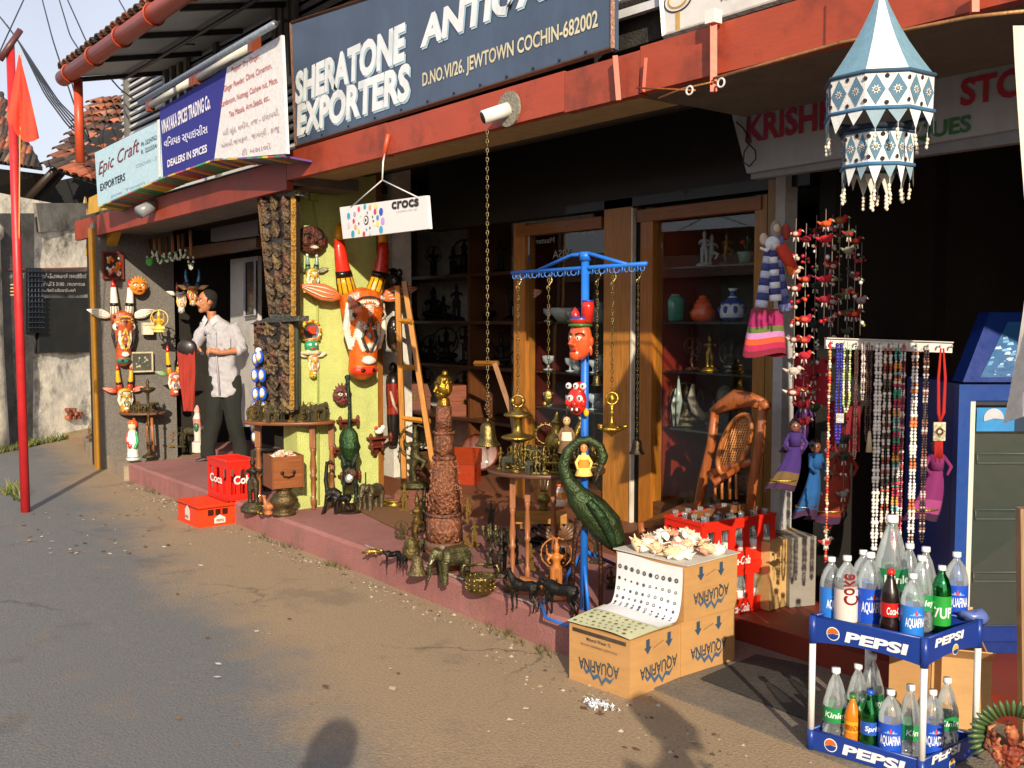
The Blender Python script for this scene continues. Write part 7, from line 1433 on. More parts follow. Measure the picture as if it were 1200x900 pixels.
# ================================================================= SHOW CASE CONTENTS
x0, x1, zs = CASES[1]
def onC(u, v, z): P = onY(u, v, SY + .2); return V((P.x, P.y, z))
def ware(name, lab, cat, u, zi, mb, mat, k=1.0, yaw=0, case=1, group=None, z=None):
    z = CASES[case][2][zi] if z is None else z; P = onY(u, 400, SY + .2); P = V((P.x, SY + .2, z)); return solo(name, lab, cat, mb, mat, P=P, m=mpp(P) * k, rz=RC + yaw, group=group)
ware('ginger_jar', 'square green glazed jar with a pale rim on the show case shelf', 'jar', 787, 0, MB().lathe([(11, 0), (14, 3), (15, 24), (12, 29), (10, 30), (10, 32), (8, 32), (0, 28)], '#5aa890', 20, cols=['#5aa890', '#4a9a84', '#5aa890', '#5aa890', '#c8b890', '#c8b890', '#2a2a20']), 'gloss')
ware('lidded_pot', 'orange lacquered pot with a stepped domed lid on the show case shelf', 'pot', 823, 0, MB().lathe([(10, 0), (14, 5), (15, 11), (10, 17), (11, 18), (10, 21), (8, 22), (8, 25), (5, 26), (4, 30), (0, 31)], '#e85a28', 22), 'gloss')
vs_ = MB().lathe([(9, 0), (14, 5), (16, 13), (13, 21), (6, 28), (4, 30), (3.5, 36), (6, 39), (5, 39), (0, 36)], '#e4e8ec', 24, cols=['#2a4a9a', '#dfe4ea', '#dfe4ea', '#2a4a9a', '#dfe4ea', '#2a4a9a', '#dfe4ea', '#2a4a9a', '#2a4a9a'])
for i in range(8): a = i * PI / 4; vs_.ball((14.6 * math.cos(a), 14.6 * math.sin(a), 14), (3, 3, 4.5), '#24479c', 8, 6).ball((12.5 * math.cos(a + .4), 12.5 * math.sin(a + .4), 21), (2, 2, 2), '#24479c', 6, 5)
ware('porcelain_vase', 'blue and white porcelain vase with a flared neck on the show case shelf', 'vase', 858, 0, vs_, 'gloss')
for i, (u, zi, h, p, hl, c, mt) in enumerate(((784, 1, 38, 'stand', True, '#6a5434', 'bronze'), (812, 1, 40, 'dance', True, '#6a4430', 'bronze'), (832, 1, 46, 'stand', False, '#a8842c', 'brass'), (858, 1, 44, 'sit', True, '#3a3a38', 'bronze'),
        (782, 2, 46, 'stand', False, '#4a4638', 'bronze'), (806, 2, 60, 'sit', True, '#5a5038', 'bronze'), (838, 2, 44, 'sit', False, '#3a3830', 'iron'), (862, 2, 44, 'dance', True, '#3a3830', 'bronze'))):
    ware('bronze_statue', ('small haloed bronze figure at the left of the middle show case shelf', 'reddish dancing bronze figure on the middle show case shelf', 'slim golden standing figure on the middle show case shelf', 'grey seated haloed figure at the right of the middle show case shelf', 'tall dark bronze figure low at the left of the show case', 'big seated haloed bronze figure low in the show case', 'dark seated figure low behind the chair back', 'dark dancing figure low at the right of the show case')[i], 'statue', u, zi, idol(h, c, p, halo=hl, arms=4 if hl else 2, seed=i), mt)
zt_ = onY(820, 313, SY + .2).z; x0_ = CASES[1][0]
part('glass_shelf', MB().bx((x0_ + .01, SY + .09, zt_ - .01), (CASES[1][1] + .03, SY + .57, zt_), '#8aa09a'), 'frost', [o for o in COL.objects if o.name.startswith('show_case')][1], w=True)
ware('marble_couple', 'pale grey marble statue of an embracing pair on the top show case shelf', 'statue', 824, 0, idol(44, '#b8bcc0', 'stand', seed=21).join(idol(42, '#b0b4b8', 'dance', seed=22, base=False), Matrix.Translation((9, 2, 0))), 'matte', z=zt_)
ware('green_bowl', 'small pale green bowl at the left of the top show case shelf', 'bowl', 783, 0, MB().lathe([(5, 0), (9, 4), (11, 13), (10, 13), (0, 3)], '#6fa894', 18), 'gloss', z=zt_)
ware('flower_pot', 'pale green flower pot with a red bloom on the top show case shelf', 'flower pot', 872, 0, MB().lathe([(6, 0), (9, 12), (10, 15), (9, 15), (0, 13)], '#7fae9c', 16).ball((-3, 0, 26), (4, 4, 3), '#b8302c', 8, 6).ball((3, 0, 30), (3, 3, 4), '#3a6a3a', 8, 6).tube([(0, 0, 13), (-2, 0, 26)], .8, '#3a6a3a', 5).tube([(0, 0, 13), (3, 0, 29)], .8, '#3a6a3a', 5), 'gloss', z=zt_)
ware('gilt_figure', 'dim slender gilt figure on the top show case shelf', 'statue', 850, 0, idol(42, '#8a6a2c', 'dance', seed=24), 'bronze', z=zt_)
P = onY(818, 480, SY + .2); solo('carved_horn', 'pale curved horn standing in the show case behind the rocking chair', 'horn', MB().tube([(-6, 0, 30), (-8, 0, 14), (-3, 0, 0), (8, 0, -10)], [2, 5, 6, 5], '#b8a890', 10), 'matte', P=P, m=mpp(P), rz=RC)
P = onY(850, 466, SY + .3); solo('glass_portrait', 'dim carved head with a soft pale face in the lower show case', 'statue', MB().ball((0, 0, 0), (11, 8, 15), '#6a6454').ball((-3, -6, 0), (6, 4, 9), '#8a8270').organic(1, 2), 'matte', P=P, m=mpp(P), rz=RC)
P = onY(794, 460, SY + .12); solo('silver_leaf', 'tall pale silver leaf ornament standing low in the show case', 'ornament', MB().tube([(0, 0, -40), (2, 0, -10), (1, 0, 20)], [1, 4, .6], '#9aa69c', 8, flat=(1, .3, 1)).tube([(-4, 0, -40), (-5, 0, -15), (-2, 0, 5)], [1, 2.6, .4], '#b8beb0', 8, flat=(1, .3, 1)), 'gloss', P=P, m=mpp(P), rz=RC)
pr = random.Random(9)
GL = [MB().lathe([(6, 0), (8, 2), (2, 3), (2, 9), (8, 14), (9, 22), (8.5, 22), (0, 10)], '#b8c0c4', 16), MB().lathe([(7, 0), (9, 6), (8, 14), (4, 18), (4, 24), (6, 26), (5, 26), (0, 20)], '#a8b0b4', 16).tube([(-8, 0, 6), (-13, 0, 12), (-6, 0, 20)], .9, '#a8b0b4', 6), MB().lathe([(8, 0), (16, 10), (18, 18), (17, 18), (0, 4)], '#c8ccc4', 18)]
GM = [g_.mesh('glassware', M['gloss']) for g_ in GL]
x0, x1, zs = CASES[0]
for j, z in enumerate(zs):
    for i in range(7):
        P = V((x0 + .05 + i * (x1 - x0 - .02) / 6.5, SY + .16 + .16 * (i % 2), z)); o = dup('glass_goblet' if i % 3 == 0 else 'silver_jug', 'small silver or glass piece on the %s shelf of the narrow show case' % ('upper', 'middle', 'lower')[j], 'tableware', GM[i % 2], P, .0046 * pr.uniform(.7, 1.1), pr.uniform(0, 6), 'glass and silver ware in the narrow show case')
P = V((x0 + .14, SY + .22, zs[0])); dup('white_bowl', 'white patterned stem bowl on the upper shelf of the narrow show case', 'bowl', GM[2], P, .0052, RC)
P = V((onY(616, 290, SY + .03).x, SY + .028, onY(616, 304, SY).z)); k = mpp(P); r = thing('card_sticker', 'rounded grey card sticker with a blue foot on the show case glass', 'sticker', P, 0)
sm_ = MB().box((0, 0, 14), (13, .3, 26), '#b8bcc2').box((0, -.2, 2), (13, .3, 6), '#2858a8'); part('card', sm_, 'paper', r, m=k, sx=1.2)
part('print', MB().box((0, -.35, 17), (8, .2, 9), '#3a3a40').box((0, -.35, 25), (9, .2, 2), '#6a6a70'), 'paper', r, m=k, sx=1.2)
wd = MB(); A = onY(648, 303, SY + .03); B_ = onY(668, 301, SY + .03); letter(wd, 'VISA', B_, A, (0, 0, .05), '#8a8f8a', off=-.002); letter(wd, 'Master', onY(650, 284, SY + .03), onY(628, 286, SY + .03), (0, 0, .035), '#7a807a', off=-.002)
solo('glass_lettering', 'mirrored grey VISA lettering stuck on the inside of the show case glass', 'lettering', wd, 'paper')
# ================================================================= CANE CHAIR
CYY = 3.98
def c_(u, v, d=0): return onY(u, v, CYY + d)
P = onY(850, 640, CYY); P.z = .32; r = thing('rocking_chair', 'reddish wooden rocking chair with a caned oval back in front of the show case', 'chair', P)
WC = '#a0582a'
part('back_post', MB().tube([c_(838, 482), c_(834, 520), c_(824, 562), c_(815, 612)], [.022, .026, .026, .024], WC, 8), 'wood', r, w=True)
part('back_post', MB().tube([c_(895, 470), c_(890, 520), c_(882, 570), c_(878, 612)], [.024, .026, .026, .022], WC, 8), 'wood', r, w=True)
part('top_rail', MB().tube([c_(834, 484), c_(845, 476), c_(862, 468), c_(880, 469), c_(897, 474)], [.024, .036, .052, .04, .028], WC, 8, flat=(1, .5, 1)).ball(c_(897, 475), .03, WC, 8, 6), 'wood', r, w=True)
oc = [(861 + (16 * math.cos(2 * PI * i / 28)) + 12 * math.sin(2 * PI * i / 28) * .95, 521 - 35 * math.sin(2 * PI * i / 28)) for i in range(29)]
part('oval_frame', MB().tube([c_(u, v, -.01) for u, v in oc], .014, '#b06a34', 7), 'wood', r, w=True)
cn = MB()
for i in range(-11, 12):
    t = i / 11.5; w_ = math.sqrt(max(0, 1 - t * t))
    a = (861 + 12 * .95 * t - 16 * w_, 521 - 35 * t); b_ = (861 + 12 * .95 * t + 16 * w_, 521 - 35 * t); cn.tube([c_(*a, .0), c_(*b_, .0)], .0042, '#c98a50', 4)
for i in range(-5, 6):
    t = i / 5.6; w_ = math.sqrt(max(0, 1 - t * t)); cn.tube([c_(861 + 16 * t - 12 * .95 * w_, 521 + 35 * w_, -.003), c_(861 + 16 * t + 12 * .95 * w_, 521 - 35 * w_, -.003)], .0042, '#c98a50', 4)
part('cane_weave', cn, 'cloth', r, w=True, kind='stuff')
part('lower_rail', MB().tube([c_(832, 557), c_(850, 551), c_(868, 545), c_(881, 541)], [.026, .03, .026, .02], '#9a4e22', 8, flat=(1, .5, 1)), 'wood', r, w=True)
part('arm', MB().tube([c_(832, 555, -.1), c_(838, 566, -.18), c_(866, 548, -.02)], [.02, .02, .016], '#9a4e22', 8), 'wood', r, w=True)
for u in (838, 846, 855, 863): part('spindle', MB().tube([c_(u, 560 - (u - 838) * .4), c_(u, 585)], .008, '#b06a34', 6), 'wood', r, w=True)
part('seat', MB().hexa([c_(752, 612, -.12), c_(812, 600, -.35), c_(880, 590, 0), c_(800, 590, .12)], (0, 0, -.035), '#7a4a24'), 'woodx', r, w=True)
part('seat_apron', MB().tube([c_(752, 612, -.12), c_(754, 640, -.12)], .025, WC, 6).tube([c_(800, 605, -.3), c_(800, 640, -.3)], .022, WC, 6), 'wood', r, w=True)
# ================================================================= CARTONS AND CRATES
def dcam(d, r_): return VIEW * d + RIGHT * r_
def carton(label, c, a, w, d, h, flaps=True, col='#bd8f58', name='carton'):
    r = thing(name, label, 'carton', c, a); e = .002
    part('body', MB().bx((-w / 2, -d / 2, 0), (w / 2, d / 2, h), col), 'card', r)
    part('top_flap', MB().bx((-w / 2 + .001, -d / 2, h + .0005), (w / 2, -.002, h + .004), col).bx((-w / 2 + .001, .002, h + .0005), (w / 2, d / 2, h + .004), '#b38650'), 'card', r)
    return r
INK = '#34404a'
def aqua(r, w, d, h, face):
    """upside down drink print on the front (0) or right (1) face"""
    m = MB()
    if face == 0: O = V((0, -d / 2 - .0015, 0)); R_ = V((1, 0, 0)); L = w
    else: O = V((w / 2 + .0015, 0, 0)); R_ = V((0, 1, 0)); L = d
    N = R_.cross(V((0, 0, 1)))
    def p(x, z): return O + R_ * x * L + V((0, 0, z * h))
    letter(m, 'AQUAFINA', p(.33, .53), p(-.33, .50), V((0, 0, -.24 * h)), INK, off=.0005, bold=.02)
    if True:
        zz = [(-.27, .27), (-.2, .14), (-.14, .2), (-.08, .07), (0, .15), (.06, .02), (.12, .14), (.19, .1), (.27, .25), (.19, .17), (.12, .21), (.06, .1), (0, .22), (-.08, .15), (-.14, .26), (-.2, .21)]
        q = [p(x, z + .06) + N * .0012 for x, z in zz]; n = len(q)
        c0 = p(0, .3) + N * .0012
        for i in range(7): m.add([q[i], q[i + 1], q[n - 2 - i] if n - 2 - i > i + 1 else q[i + 1], q[n - 1 - i]], [(0, 1, 2, 3)] if n - 2 - i > i + 1 else [(0, 1, 3)], '#3c5a78')
    if face == 1:
        for x in (-.2, .18):
            m.add([p(x - .03, .94) + N * .001, p(x + .03, .94) + N * .001, p(x + .03, .8) + N * .001, p(x + .065, .8) + N * .001, p(x, .68) + N * .001, p(x - .065, .8) + N * .001, p(x - .03, .8) + N * .001], [(0, 6, 2, 1), (5, 4, 3)], '#2c4860')
        m.add([p(-.1, .76) + N * .001, p(-.02, .8) + N * .001, p(.08, .84) + N * .001, p(.08, .82) + N * .001, p(-.02, .78) + N * .001, p(-.1, .74) + N * .001], [(0, 5, 4, 1), (1, 4, 3, 2)], '#8a6a44')
    else:
        m.add([p(-.44, .97) + N * .001, p(.44, .97) + N * .001, p(.44, .9) + N * .001, p(-.44, .9) + N * .001], [(0, 3, 2, 1)], '#3c2e22')
        letter(m, 'Mineral Water 1L', p(-.2, .8), p(.2, .8), V((0, 0, .06 * h)), INK, off=.0008)
        letter(m, 'PACKAGED DRINKING WATER', p(.3, .74), p(-.3, .74), V((0, 0, -.04 * h)), '#6a5a48', off=.0008, bold=0)
    part('print', m, 'paper', r)
# front carton
c, a, w, d = box_on(667, 795, 738, 820, 793, 790, 0.0); FH = .242
c.z = gz(c.x, c.y) - .002
fc = carton('front carton on the road edge under the lower end of the coin poster', c, a, w, d, FH); aqua(fc, w, d, FH, 0); aqua(fc, w, d, FH, 1); FC = (c.copy(), a, w, d)
# stack of two
L_, F_, R_ = at(722, 645, .49), at(802, 665, .49), at(848, 647, .49)
for q in (L_, F_, R_): q.z = 0
a = math.atan2((F_ - L_).y, (F_ - L_).x); w = (F_ - L_).length; d = (R_ - F_).length; c = F_ - (F_ - L_) / 2 + V((-math.sin(a), math.cos(a), 0)) * d / 2
h = .238
c1 = carton('lower carton of the stack of two under the sea shells', V((c.x, c.y, .01)), a - .03, w * .97, d * .98, h); aqua(c1, w * .97, d * .98, h, 1)
c2 = carton('upper carton of the stack of two, directly under the sea shells', V((c.x, c.y, .01 + h + .005)), a, w, d, h); aqua(c2, w, d, h, 1)
TOPZ = .01 + 2 * h + .011
part('print_band', MB().bx((-w * .4, -d / 2 - .003, h * .84), (w * .44, -d / 2 - .0015, h * .93), '#3c2e22'), 'paper', c2)
shb = solo('newspaper_sheet', 'sheet of grey newspaper under the heap of sea shells', 'newspaper', MB().box((0, 0, .002), (w * 1.06, d * 1.04, .004), '#c9c5bd'), 'paper', P=V((c.x, c.y, TOPZ)), rz=a + .03)
k = mpp(V((c.x, c.y, TOPZ)))
shells('pale spiky sea shell in the heap on top of the carton stack', 'sea shells heaped on the carton stack', V((c.x, c.y, TOPZ + .008)), a, k, w * .40 / k, d * .38 / k, 2, 58, 1.25, 7, hump=20, pick=(0, 0, 1, 2, 3, 4))
shells('larger pale sea shell lying along the front edge of the carton stack', 'larger shells at the front of the carton stack', V((c.x, c.y, TOPZ + .008)) + Rz(a) @ V((0, -d * .35, 0)), a, k, w * .42 / k, 3, 3, 7, 1.7, 9, pick=(0, 1, 3, 4))
# coin poster: curls from the stack down onto the front carton
Xa, Xb = Rz(a) @ V((-w / 2, -d / 2, 0)) + V((c.x, c.y, 0)), Rz(a) @ V((w / 2, -d / 2, 0)) + V((c.x, c.y, 0))
fcL = FC[0] + Rz(FC[1]) @ V((-FC[2] / 2, -FC[3] / 2, 0)); fcR = FC[0] + Rz(FC[1]) @ V((FC[2] / 2, -FC[3] / 2, 0))
ZF = FH + gz(c.x, c.y) + .012
prof = []
for i in range(25):
    t = i / 24
    if t < .6: q = t / .6; y = .01 + .16 * q ** 2.2; z = TOPZ - .012 - (TOPZ - .012 - ZF - .008) * (1 - (1 - q) ** 1.7)
    else: q = (t - .6) / .4; y = .17 + .84 * q; z = ZF + .006 * (1 - q)
    prof.append((y, z))
def sheet_pt(s, t):
    f = max(0, min(23.999, t * 24)); i = int(f); y = prof[i][0] + (prof[i + 1][0] - prof[i][0]) * (f - i); z = prof[i][1] + (prof[i + 1][1] - prof[i][1]) * (f - i)
    A = Xa.lerp(fcL, y); B_ = Xb.lerp(fcR, y); p = A.lerp(B_, s); n = (B_ - A).cross(UP).normalized(); p = p + n * .006; p.z = z + .006 * math.sin(s * PI) * (1 if t > .62 else 0) + .003 * math.sin(s * 7 + t * 9); return p
pr = thing('coin_poster', 'curling white paper poster of printed coins draped from the carton stack onto the front carton', 'poster', (Xa + Xb) / 2)
def sheet(t0, t1, s0, s1, col, name, dz=0):
    n, k_ = 26, 8; m = MB(); vs = [sheet_pt(s0 + (s1 - s0) * i / k_, t0 + (t1 - t0) * j / n) + V((0, 0, dz)) for j in range(n + 1) for i in range(k_ + 1)]
    m.add(vs, [(j * (k_ + 1) + i, (j + 1) * (k_ + 1) + i, (j + 1) * (k_ + 1) + i + 1, j * (k_ + 1) + i + 1) for j in range(n) for i in range(k_)], col, True)
    return part(name, m, 'paper', pr, w=True)
sheet(.0, .74, .04, 1.0, '#e2e2e4', 'upper_sheet', .003); sheet(.62, 1.0, -.02, 1.02, '#cfcfa6', 'lower_sheet')
cm = MB(); R = random.Random(1)
def coin(s, t, r_, col, dz=.0055):
    c0 = sheet_pt(s, t); U_ = (sheet_pt(s, t - .01) - sheet_pt(s, t + .01)).normalized(); X_ = (sheet_pt(s + .01, t) - sheet_pt(s - .01, t)).normalized(); N = X_.cross(U_).normalized()
    if N.dot(EP - c0) < 0: N = -N
    n = 10; vs = [c0 + N * dz] + [c0 + N * dz + X_ * r_ * math.cos(2 * PI * i / n) + U_ * r_ * math.sin(2 * PI * i / n) for i in range(n)]
    cm.add(vs, [(0, i + 1, (i + 1) % n + 1) for i in range(n)], col)
for j, t in enumerate((.1, .2, .3, .4, .5, .575)):
    for i in range(10):
        s = .1 + i * .092; r_ = .0105 if j == 0 else R.choice([.005, .007, .008]); g0 = R.choice(['#2c2e30', '#4c4f52', '#6a6d70', '#3a3c3e']) if j else '#2a2c2e'
        coin(s, t, r_, g0); 
        if r_ > .006 and R.random() < .8: coin(s, t, r_ * .55, R.choice(['#8a8d90', '#5a5d60', '#cfd0d2']), .0062)
for j in range(5):
    for i in range(9): coin(.07 + i * .1 + .03 * (j % 2), .77 + j * .05, R.choice([.005, .007, .009]), R.choice(['#8a8a6a', '#5a5c4a', '#7a7a5c']), .004)
part('coin_print', cm, 'paper', pr, w=True, kind='stuff')
# coke crates
L_, F_, R_ = at(779, 603, .585), at(823, 614, .585), at(903, 600, .585)
for q in (L_, F_, R_): q.z = 0
a = math.atan2((F_ - L_).y, (F_ - L_).x); w = (F_ - L_).length; d = (R_ - F_).length; c = F_ - (F_ - L_) / 2 + V((-math.sin(a), math.cos(a), 0)) * d / 2
CH = .232; RED2 = '#e02a18'
BT = MB().lathe([(.028, 0), (.03, .01), (.03, .12), (.024, .15), (.012, .19), (.012, .225), (.0145, .226), (.0145, .238)], '#40403c', 12)
BTm = BT.mesh('bottle', M['pet'])
BTd = MB().lathe([(.0275, .0), (.0275, .1)], '#2a1410', 10)
BTL = MB().lathe([(.0305, .05), (.0305, .10)], '#e8e4e0', 12)
for lv in (0, 1):
    z0 = .117 + lv * (CH + .003)
    r = crate(('lower' if lv == 0 else 'upper') + ' glossy red soft drink crate full of empty bottles behind the carton stack', V((c.x, c.y, z0)), a, w, d, CH, (4, 6), slots=(2, 3) if lv == 0 else (4, 5), col=RED2, name='bottle_crate')
    m = MB(); letter(m, 'Coca-Cola', (w / 2 + .002, -d * .16, CH * .03), (w / 2 + .002, d * .14, CH * .03), (0, 0, CH * .17), '#efe9e6', bold=.02, shear=.3); part('lettering', m, 'plastic', r)
    for i in range(4):
        for j in range(6):
            x = -w / 2 + w * (i + .5) / 4; y = -d / 2 + d * (j + .5) / 6; p = V((c.x, c.y, z0 + .018)) + Rz(a) @ V((x, y, 0))
            b_ = dup('empty_bottle', 'empty soda bottle standing in the %s red crate' % ('lower', 'upper')[lv], 'bottle', BTm, p, 1.0 if lv else .88, pr and .3 * j, 'empty bottles in the %s red crate' % ('lower', 'upper')[lv])
            if i == 3 or j == 0: part('label', BTL, 'plastic', b_)
# cartons behind
def facebox(lab, u0, v0, u1, v1, u2, v2, z, h, col, name='carton'):
    c, a, w, d = box_on(u0, v0, u1, v1, u2, v2, z); return carton(lab, c, a, w, d, h, col=col, name=name), w, d
r, w_, d_ = facebox('pale yellow carton with a green printed mark beside the red crates', 901, 716, 937, 705, 949, 700, .117, .335, '#cda569')
m = MB(); GN = '#3f7a3a'
def q0(x, z): return V((x * w_, -d_ / 2 - .0015, z * .31))
for (x0_, z0_, x1_, z1_) in ((.52, .5, .9, .52), (.52, .74, .9, .76), (.52, .5, .55, .76), (.87, .5, .9, .76)): m.hexa([q0(x0_ - .25, z0_), q0(x1_ - .25, z0_), q0(x1_ - .25, z1_), q0(x0_ - .25, z1_)], (0, -.0008, 0), GN)
letter(m, 'ISI', q0(.33, .56), q0(.59, .56), V((0, 0, .045)), GN, off=.001, bold=.03); letter(m, 'RECYCLE', q0(.3, .2), q0(.6, .2), V((0, 0, .012)), GN, off=.001); m.ring(q0(.15, .22), .015, .003, GN, n=6)
part('print', m, 'paper', r)
facebox('large grey carton in the shade behind the pale yellow carton', 925, 712, 955, 709, 1003, 696, .117, .345, '#8f8a80', )
# pale carton and open cartons behind the drink rack
for i, (q, z, h, cl, lab) in enumerate((((1040, 860, 1085, 868, 1135, 842), .01, .30, '#b98c58', 'open cardboard carton standing behind the lower shelf of the drink rack'), ((1090, 850, 1160, 858, 1215, 820), .01, .27, '#c39a66', 'cardboard carton at the foot of the fridge behind the drink rack'))):
    c, a, w, d = box_on(*q, z); r = thing('carton', lab, 'carton', c, a); t = .006
    part('side', MB().bx((-w / 2, -d / 2, 0), (w / 2, -d / 2 + t, h), cl), 'card', r); part('side', MB().bx((-w / 2, d / 2 - t, 0), (w / 2, d / 2, h), cl), 'card', r); part('side', MB().bx((-w / 2, -d / 2 + t, 0), (-w / 2 + t, d / 2 - t, h), cl), 'card', r); part('side', MB().bx((w / 2 - t, -d / 2 + t, 0), (w / 2, d / 2 - t, h), cl), 'card', r)
    part('bottom', MB().bx((-w / 2 + t, -d / 2 + t, 0), (w / 2 - t, d / 2 - t, .01), '#9a7448'), 'card', r)
    for s in (-1, 1): part('flap', MB().hexa([V((-w / 2, s * d / 2, h + .001)), V((w / 2, s * d / 2, h + .001)), V((w / 2, s * (d / 2 + .07), h + .05)), V((-w / 2, s * (d / 2 + .07), h + .05))], (0, 0, .004), '#cfa670'), 'card', r)
# ================================================================= PATCHWORK LANTERN
P = onD(1030, 96, 3.1); k = mpp(P); r = thing('hanging_lantern', 'blue and white patchwork fabric lantern with tasselled lower tiers hanging at the upper right', 'lantern', P, RC + .2)
WH, BU, DB = '#e6e4e0', '#6d93a8', '#34526c'
def ringpt(i, R_, z, n=8): a = 2 * PI * i / n; return V((R_ * math.cos(a), R_ * math.sin(a), z))
for i in range(8):
    c = WH if i % 2 else BU; m = MB(); st_ = 5
    vs = []
    for j in range(st_ + 1):
        t = j / st_; R_ = 60 * (1 - t) + 2 * t - 5 * math.sin(t * PI); z = 104 * t
        for q in range(4): s = q / 3; p = ringpt(i, R_, z).lerp(ringpt(i + 1, R_, z), s); p = p * 1.0; vs.append(V((p.x * (1 + .03 * math.sin(s * PI)), p.y * (1 + .03 * math.sin(s * PI)), z)))
    m.add(vs, [(j * 4 + q, j * 4 + q + 1, j * 4 + 4 + q + 1, j * 4 + 4 + q) for j in range(st_) for q in range(3)], c, True); part('cone_panel', m, 'cloth', r, m=k)
def tier(R_, z0, z1, name, n=8, zz=0):
    for i in range(n):
        m = MB(); a, b_ = ringpt(i, R_, z0, n), ringpt(i + 1, R_, z0, n); c, d = ringpt(i + 1, R_ * .99, z1, n), ringpt(i, R_ * .99, z1, n)
        m.add([a, b_, c, d], [(0, 1, 2, 3)], WH)
        nn = ((a + b_) / 2 - V((0, 0, z0))).normalized(); o = nn * .8; H_ = z0 - z1
        def f(x, z): return a.lerp(b_, x) + (d.lerp(c, x) - a.lerp(b_, x)) * z
        for cx in (.25, .75):
            m.add([f(cx, .08) + o, f(cx + .22, .5) + o, f(cx, .92) + o, f(cx - .22, .5) + o], [(0, 1, 2, 3)], '#5b7f96')
            c0 = f(cx, .5) + o * 1.6; X_ = (b_ - a).normalized()
            m.add([c0] + [c0 + (X_ * math.cos(t * PI / 8) + UP * math.sin(t * PI / 8)) * (5.4 if t % 2 else 2.4) for t in range(16)], [(0, t + 1, (t + 1) % 16 + 1) for t in range(16)], WH)
            for rr_, cc in ((2.2, '#2a2a2c'), (1.4, '#b8a890')): m.add([c0 + o * (.5 + rr_ * .0 + (.4 if rr_ < 2 else 0))] + [c0 + o * (.5 + (.4 if rr_ < 2 else 0)) + (X_ * math.cos(t * PI / 5) + UP * math.sin(t * PI / 5)) * rr_ for t in range(10)], [(0, t + 1, (t + 1) % 10 + 1) for t in range(10)], cc)
        for cx, cz in ((0, .2), (0, .8), (.5, .14), (.5, .86)):
            c0 = f(cx, cz) + o * 1.2; X_ = (b_ - a).normalized(); m.add([c0] + [c0 + (X_ * math.cos(t * PI / 4) + UP * math.sin(t * PI / 4)) * 2.6 for t in range(8)], [(0, t + 1, (t + 1) % 8 + 1) for t in range(8)], '#2a2022')
        part('mirror_panel', m, 'cloth', r, m=k)
    for z, c in ((z0, DB), (z1, '#3f6f96')): part('hem', MB().join(MB().ring((0, 0, 0), R_ + .5, 2.4, c, ax=Rx(PI / 2), n=n, m=6), Matrix.Translation((0, 0, z))), 'cloth', r, m=k)
    for i in range(n * 2):
        a, b_ = ringpt(i / 2, R_, z1, n), ringpt(i / 2 + .5, R_, z1, n)
        if i % 2: a = ringpt((i - 1) / 2, R_, z1, n).lerp(ringpt((i + 1) / 2, R_, z1, n), .5); b_ = ringpt((i + 1) / 2, R_, z1, n)
        else: a = ringpt(i / 2, R_, z1, n); b_ = a.lerp(ringpt(i / 2 + 1, R_, z1, n), .5)
        t_ = (a + b_) / 2 + V((0, 0, -20 + 3 * math.sin(i * 3))); t_ = V((t_.x * (1.03 + .04 * math.sin(i * 5)), t_.y * 1.03, t_.z)); q = [a, b_, t_]
        part('pennant', MB().poly([a, b_, t_], (a + b_).normalized() * .6, ('#dfe2e0', '#8aa2ae')[(i // 2) % 2 if R_ > 50 else i % 2]), 'cloth', r, m=k)
        if (i * 7) % 5 in (1, 3): continue
        m = MB().tube([t_, t_ + V((0, 0, -9))], .5, '#d8d0c0', 4)
        for j in range(3): m.ball(t_ + V((.8 * math.sin(i + j), 0, -8 - j * 4.4)), (2.1, 2.1, 2.4), '#ece2cc', 7, 5)
        part('tassel', m, 'matte', r, m=k)
tier(60, 0, -40, 'upper'); tier(40, -60, -98, 'lower')
part('inner_ring', MB().join(MB().ring((0, 0, 0), 42, 3, '#1e2a3c', ax=Rx(PI / 2), n=16), Matrix.Translation((0, 0, -56))), 'cloth', r, m=k)
for i in range(5):
    a = i * 2 * PI / 5; p = V((14 * math.cos(a), 14 * math.sin(a), -112)); part('pennant', MB().poly([p + V((-9, 0, 6)), p + V((9, 0, 6)), p + V((0, 0, -18))], (0, 1, 0), '#c8c8be'), 'cloth', r, m=k)
    m = MB(); 
    for j in range(4): m.ball(p + V((0, 0, -20 - j * 4.2)), (2, 2, 2.3), '#ece2cc', 7, 5)
    part('tassel', m, 'matte', r, m=k)
part('cord', MB().tube([(0, 0, 103), (0, 0, 190)], 1, '#c8c4b8', 5), 'cloth', r, m=k)
# ================================================================= GENERAL STORE: STRINGS, PUPPETS, NECKLACES
SD = 4.15
def hd(u, v, d=SD): return onD(u, v, d)
R = random.Random(31)
OCT = MB().ball((0, 0, 0), 1, '#ffffff', 5, 3)
def bead_string(label, u, v0, v1, cols, br, group, d=SD, jit=.4, name='bead_string', double=0, mat='gloss', step=None, clump=None):
    P = hd(u, v0, d); k = mpp(P); L = v1 - v0; m = MB(); z = 0; i = 0
    while z < L:
        b_ = br * R.uniform(.7, 1.25); c = cols[(i // 3) % len(cols)] if R.random() < .7 else R.choice(cols)
        for s in ((-1, 1) if double else (0,)): m.ball((s * double * min(1, (L - z) / 12 + .15) + R.uniform(-jit, jit), R.uniform(-jit, jit), -z), (b_, b_, b_ * 1.05), c, 6, 4)
        z += (step or 1.85) * br; i += 1
    m.tube([(0, 0, 4), (0, 0, -L)], .35, '#5a4a40', 4); return solo(name, label, 'necklace' if double or 'neck' in name else 'bead string', m, mat, P=P, m=k, rz=RC, group=group)
g1 = 'strings of cloth birds and beads in the store doorway'
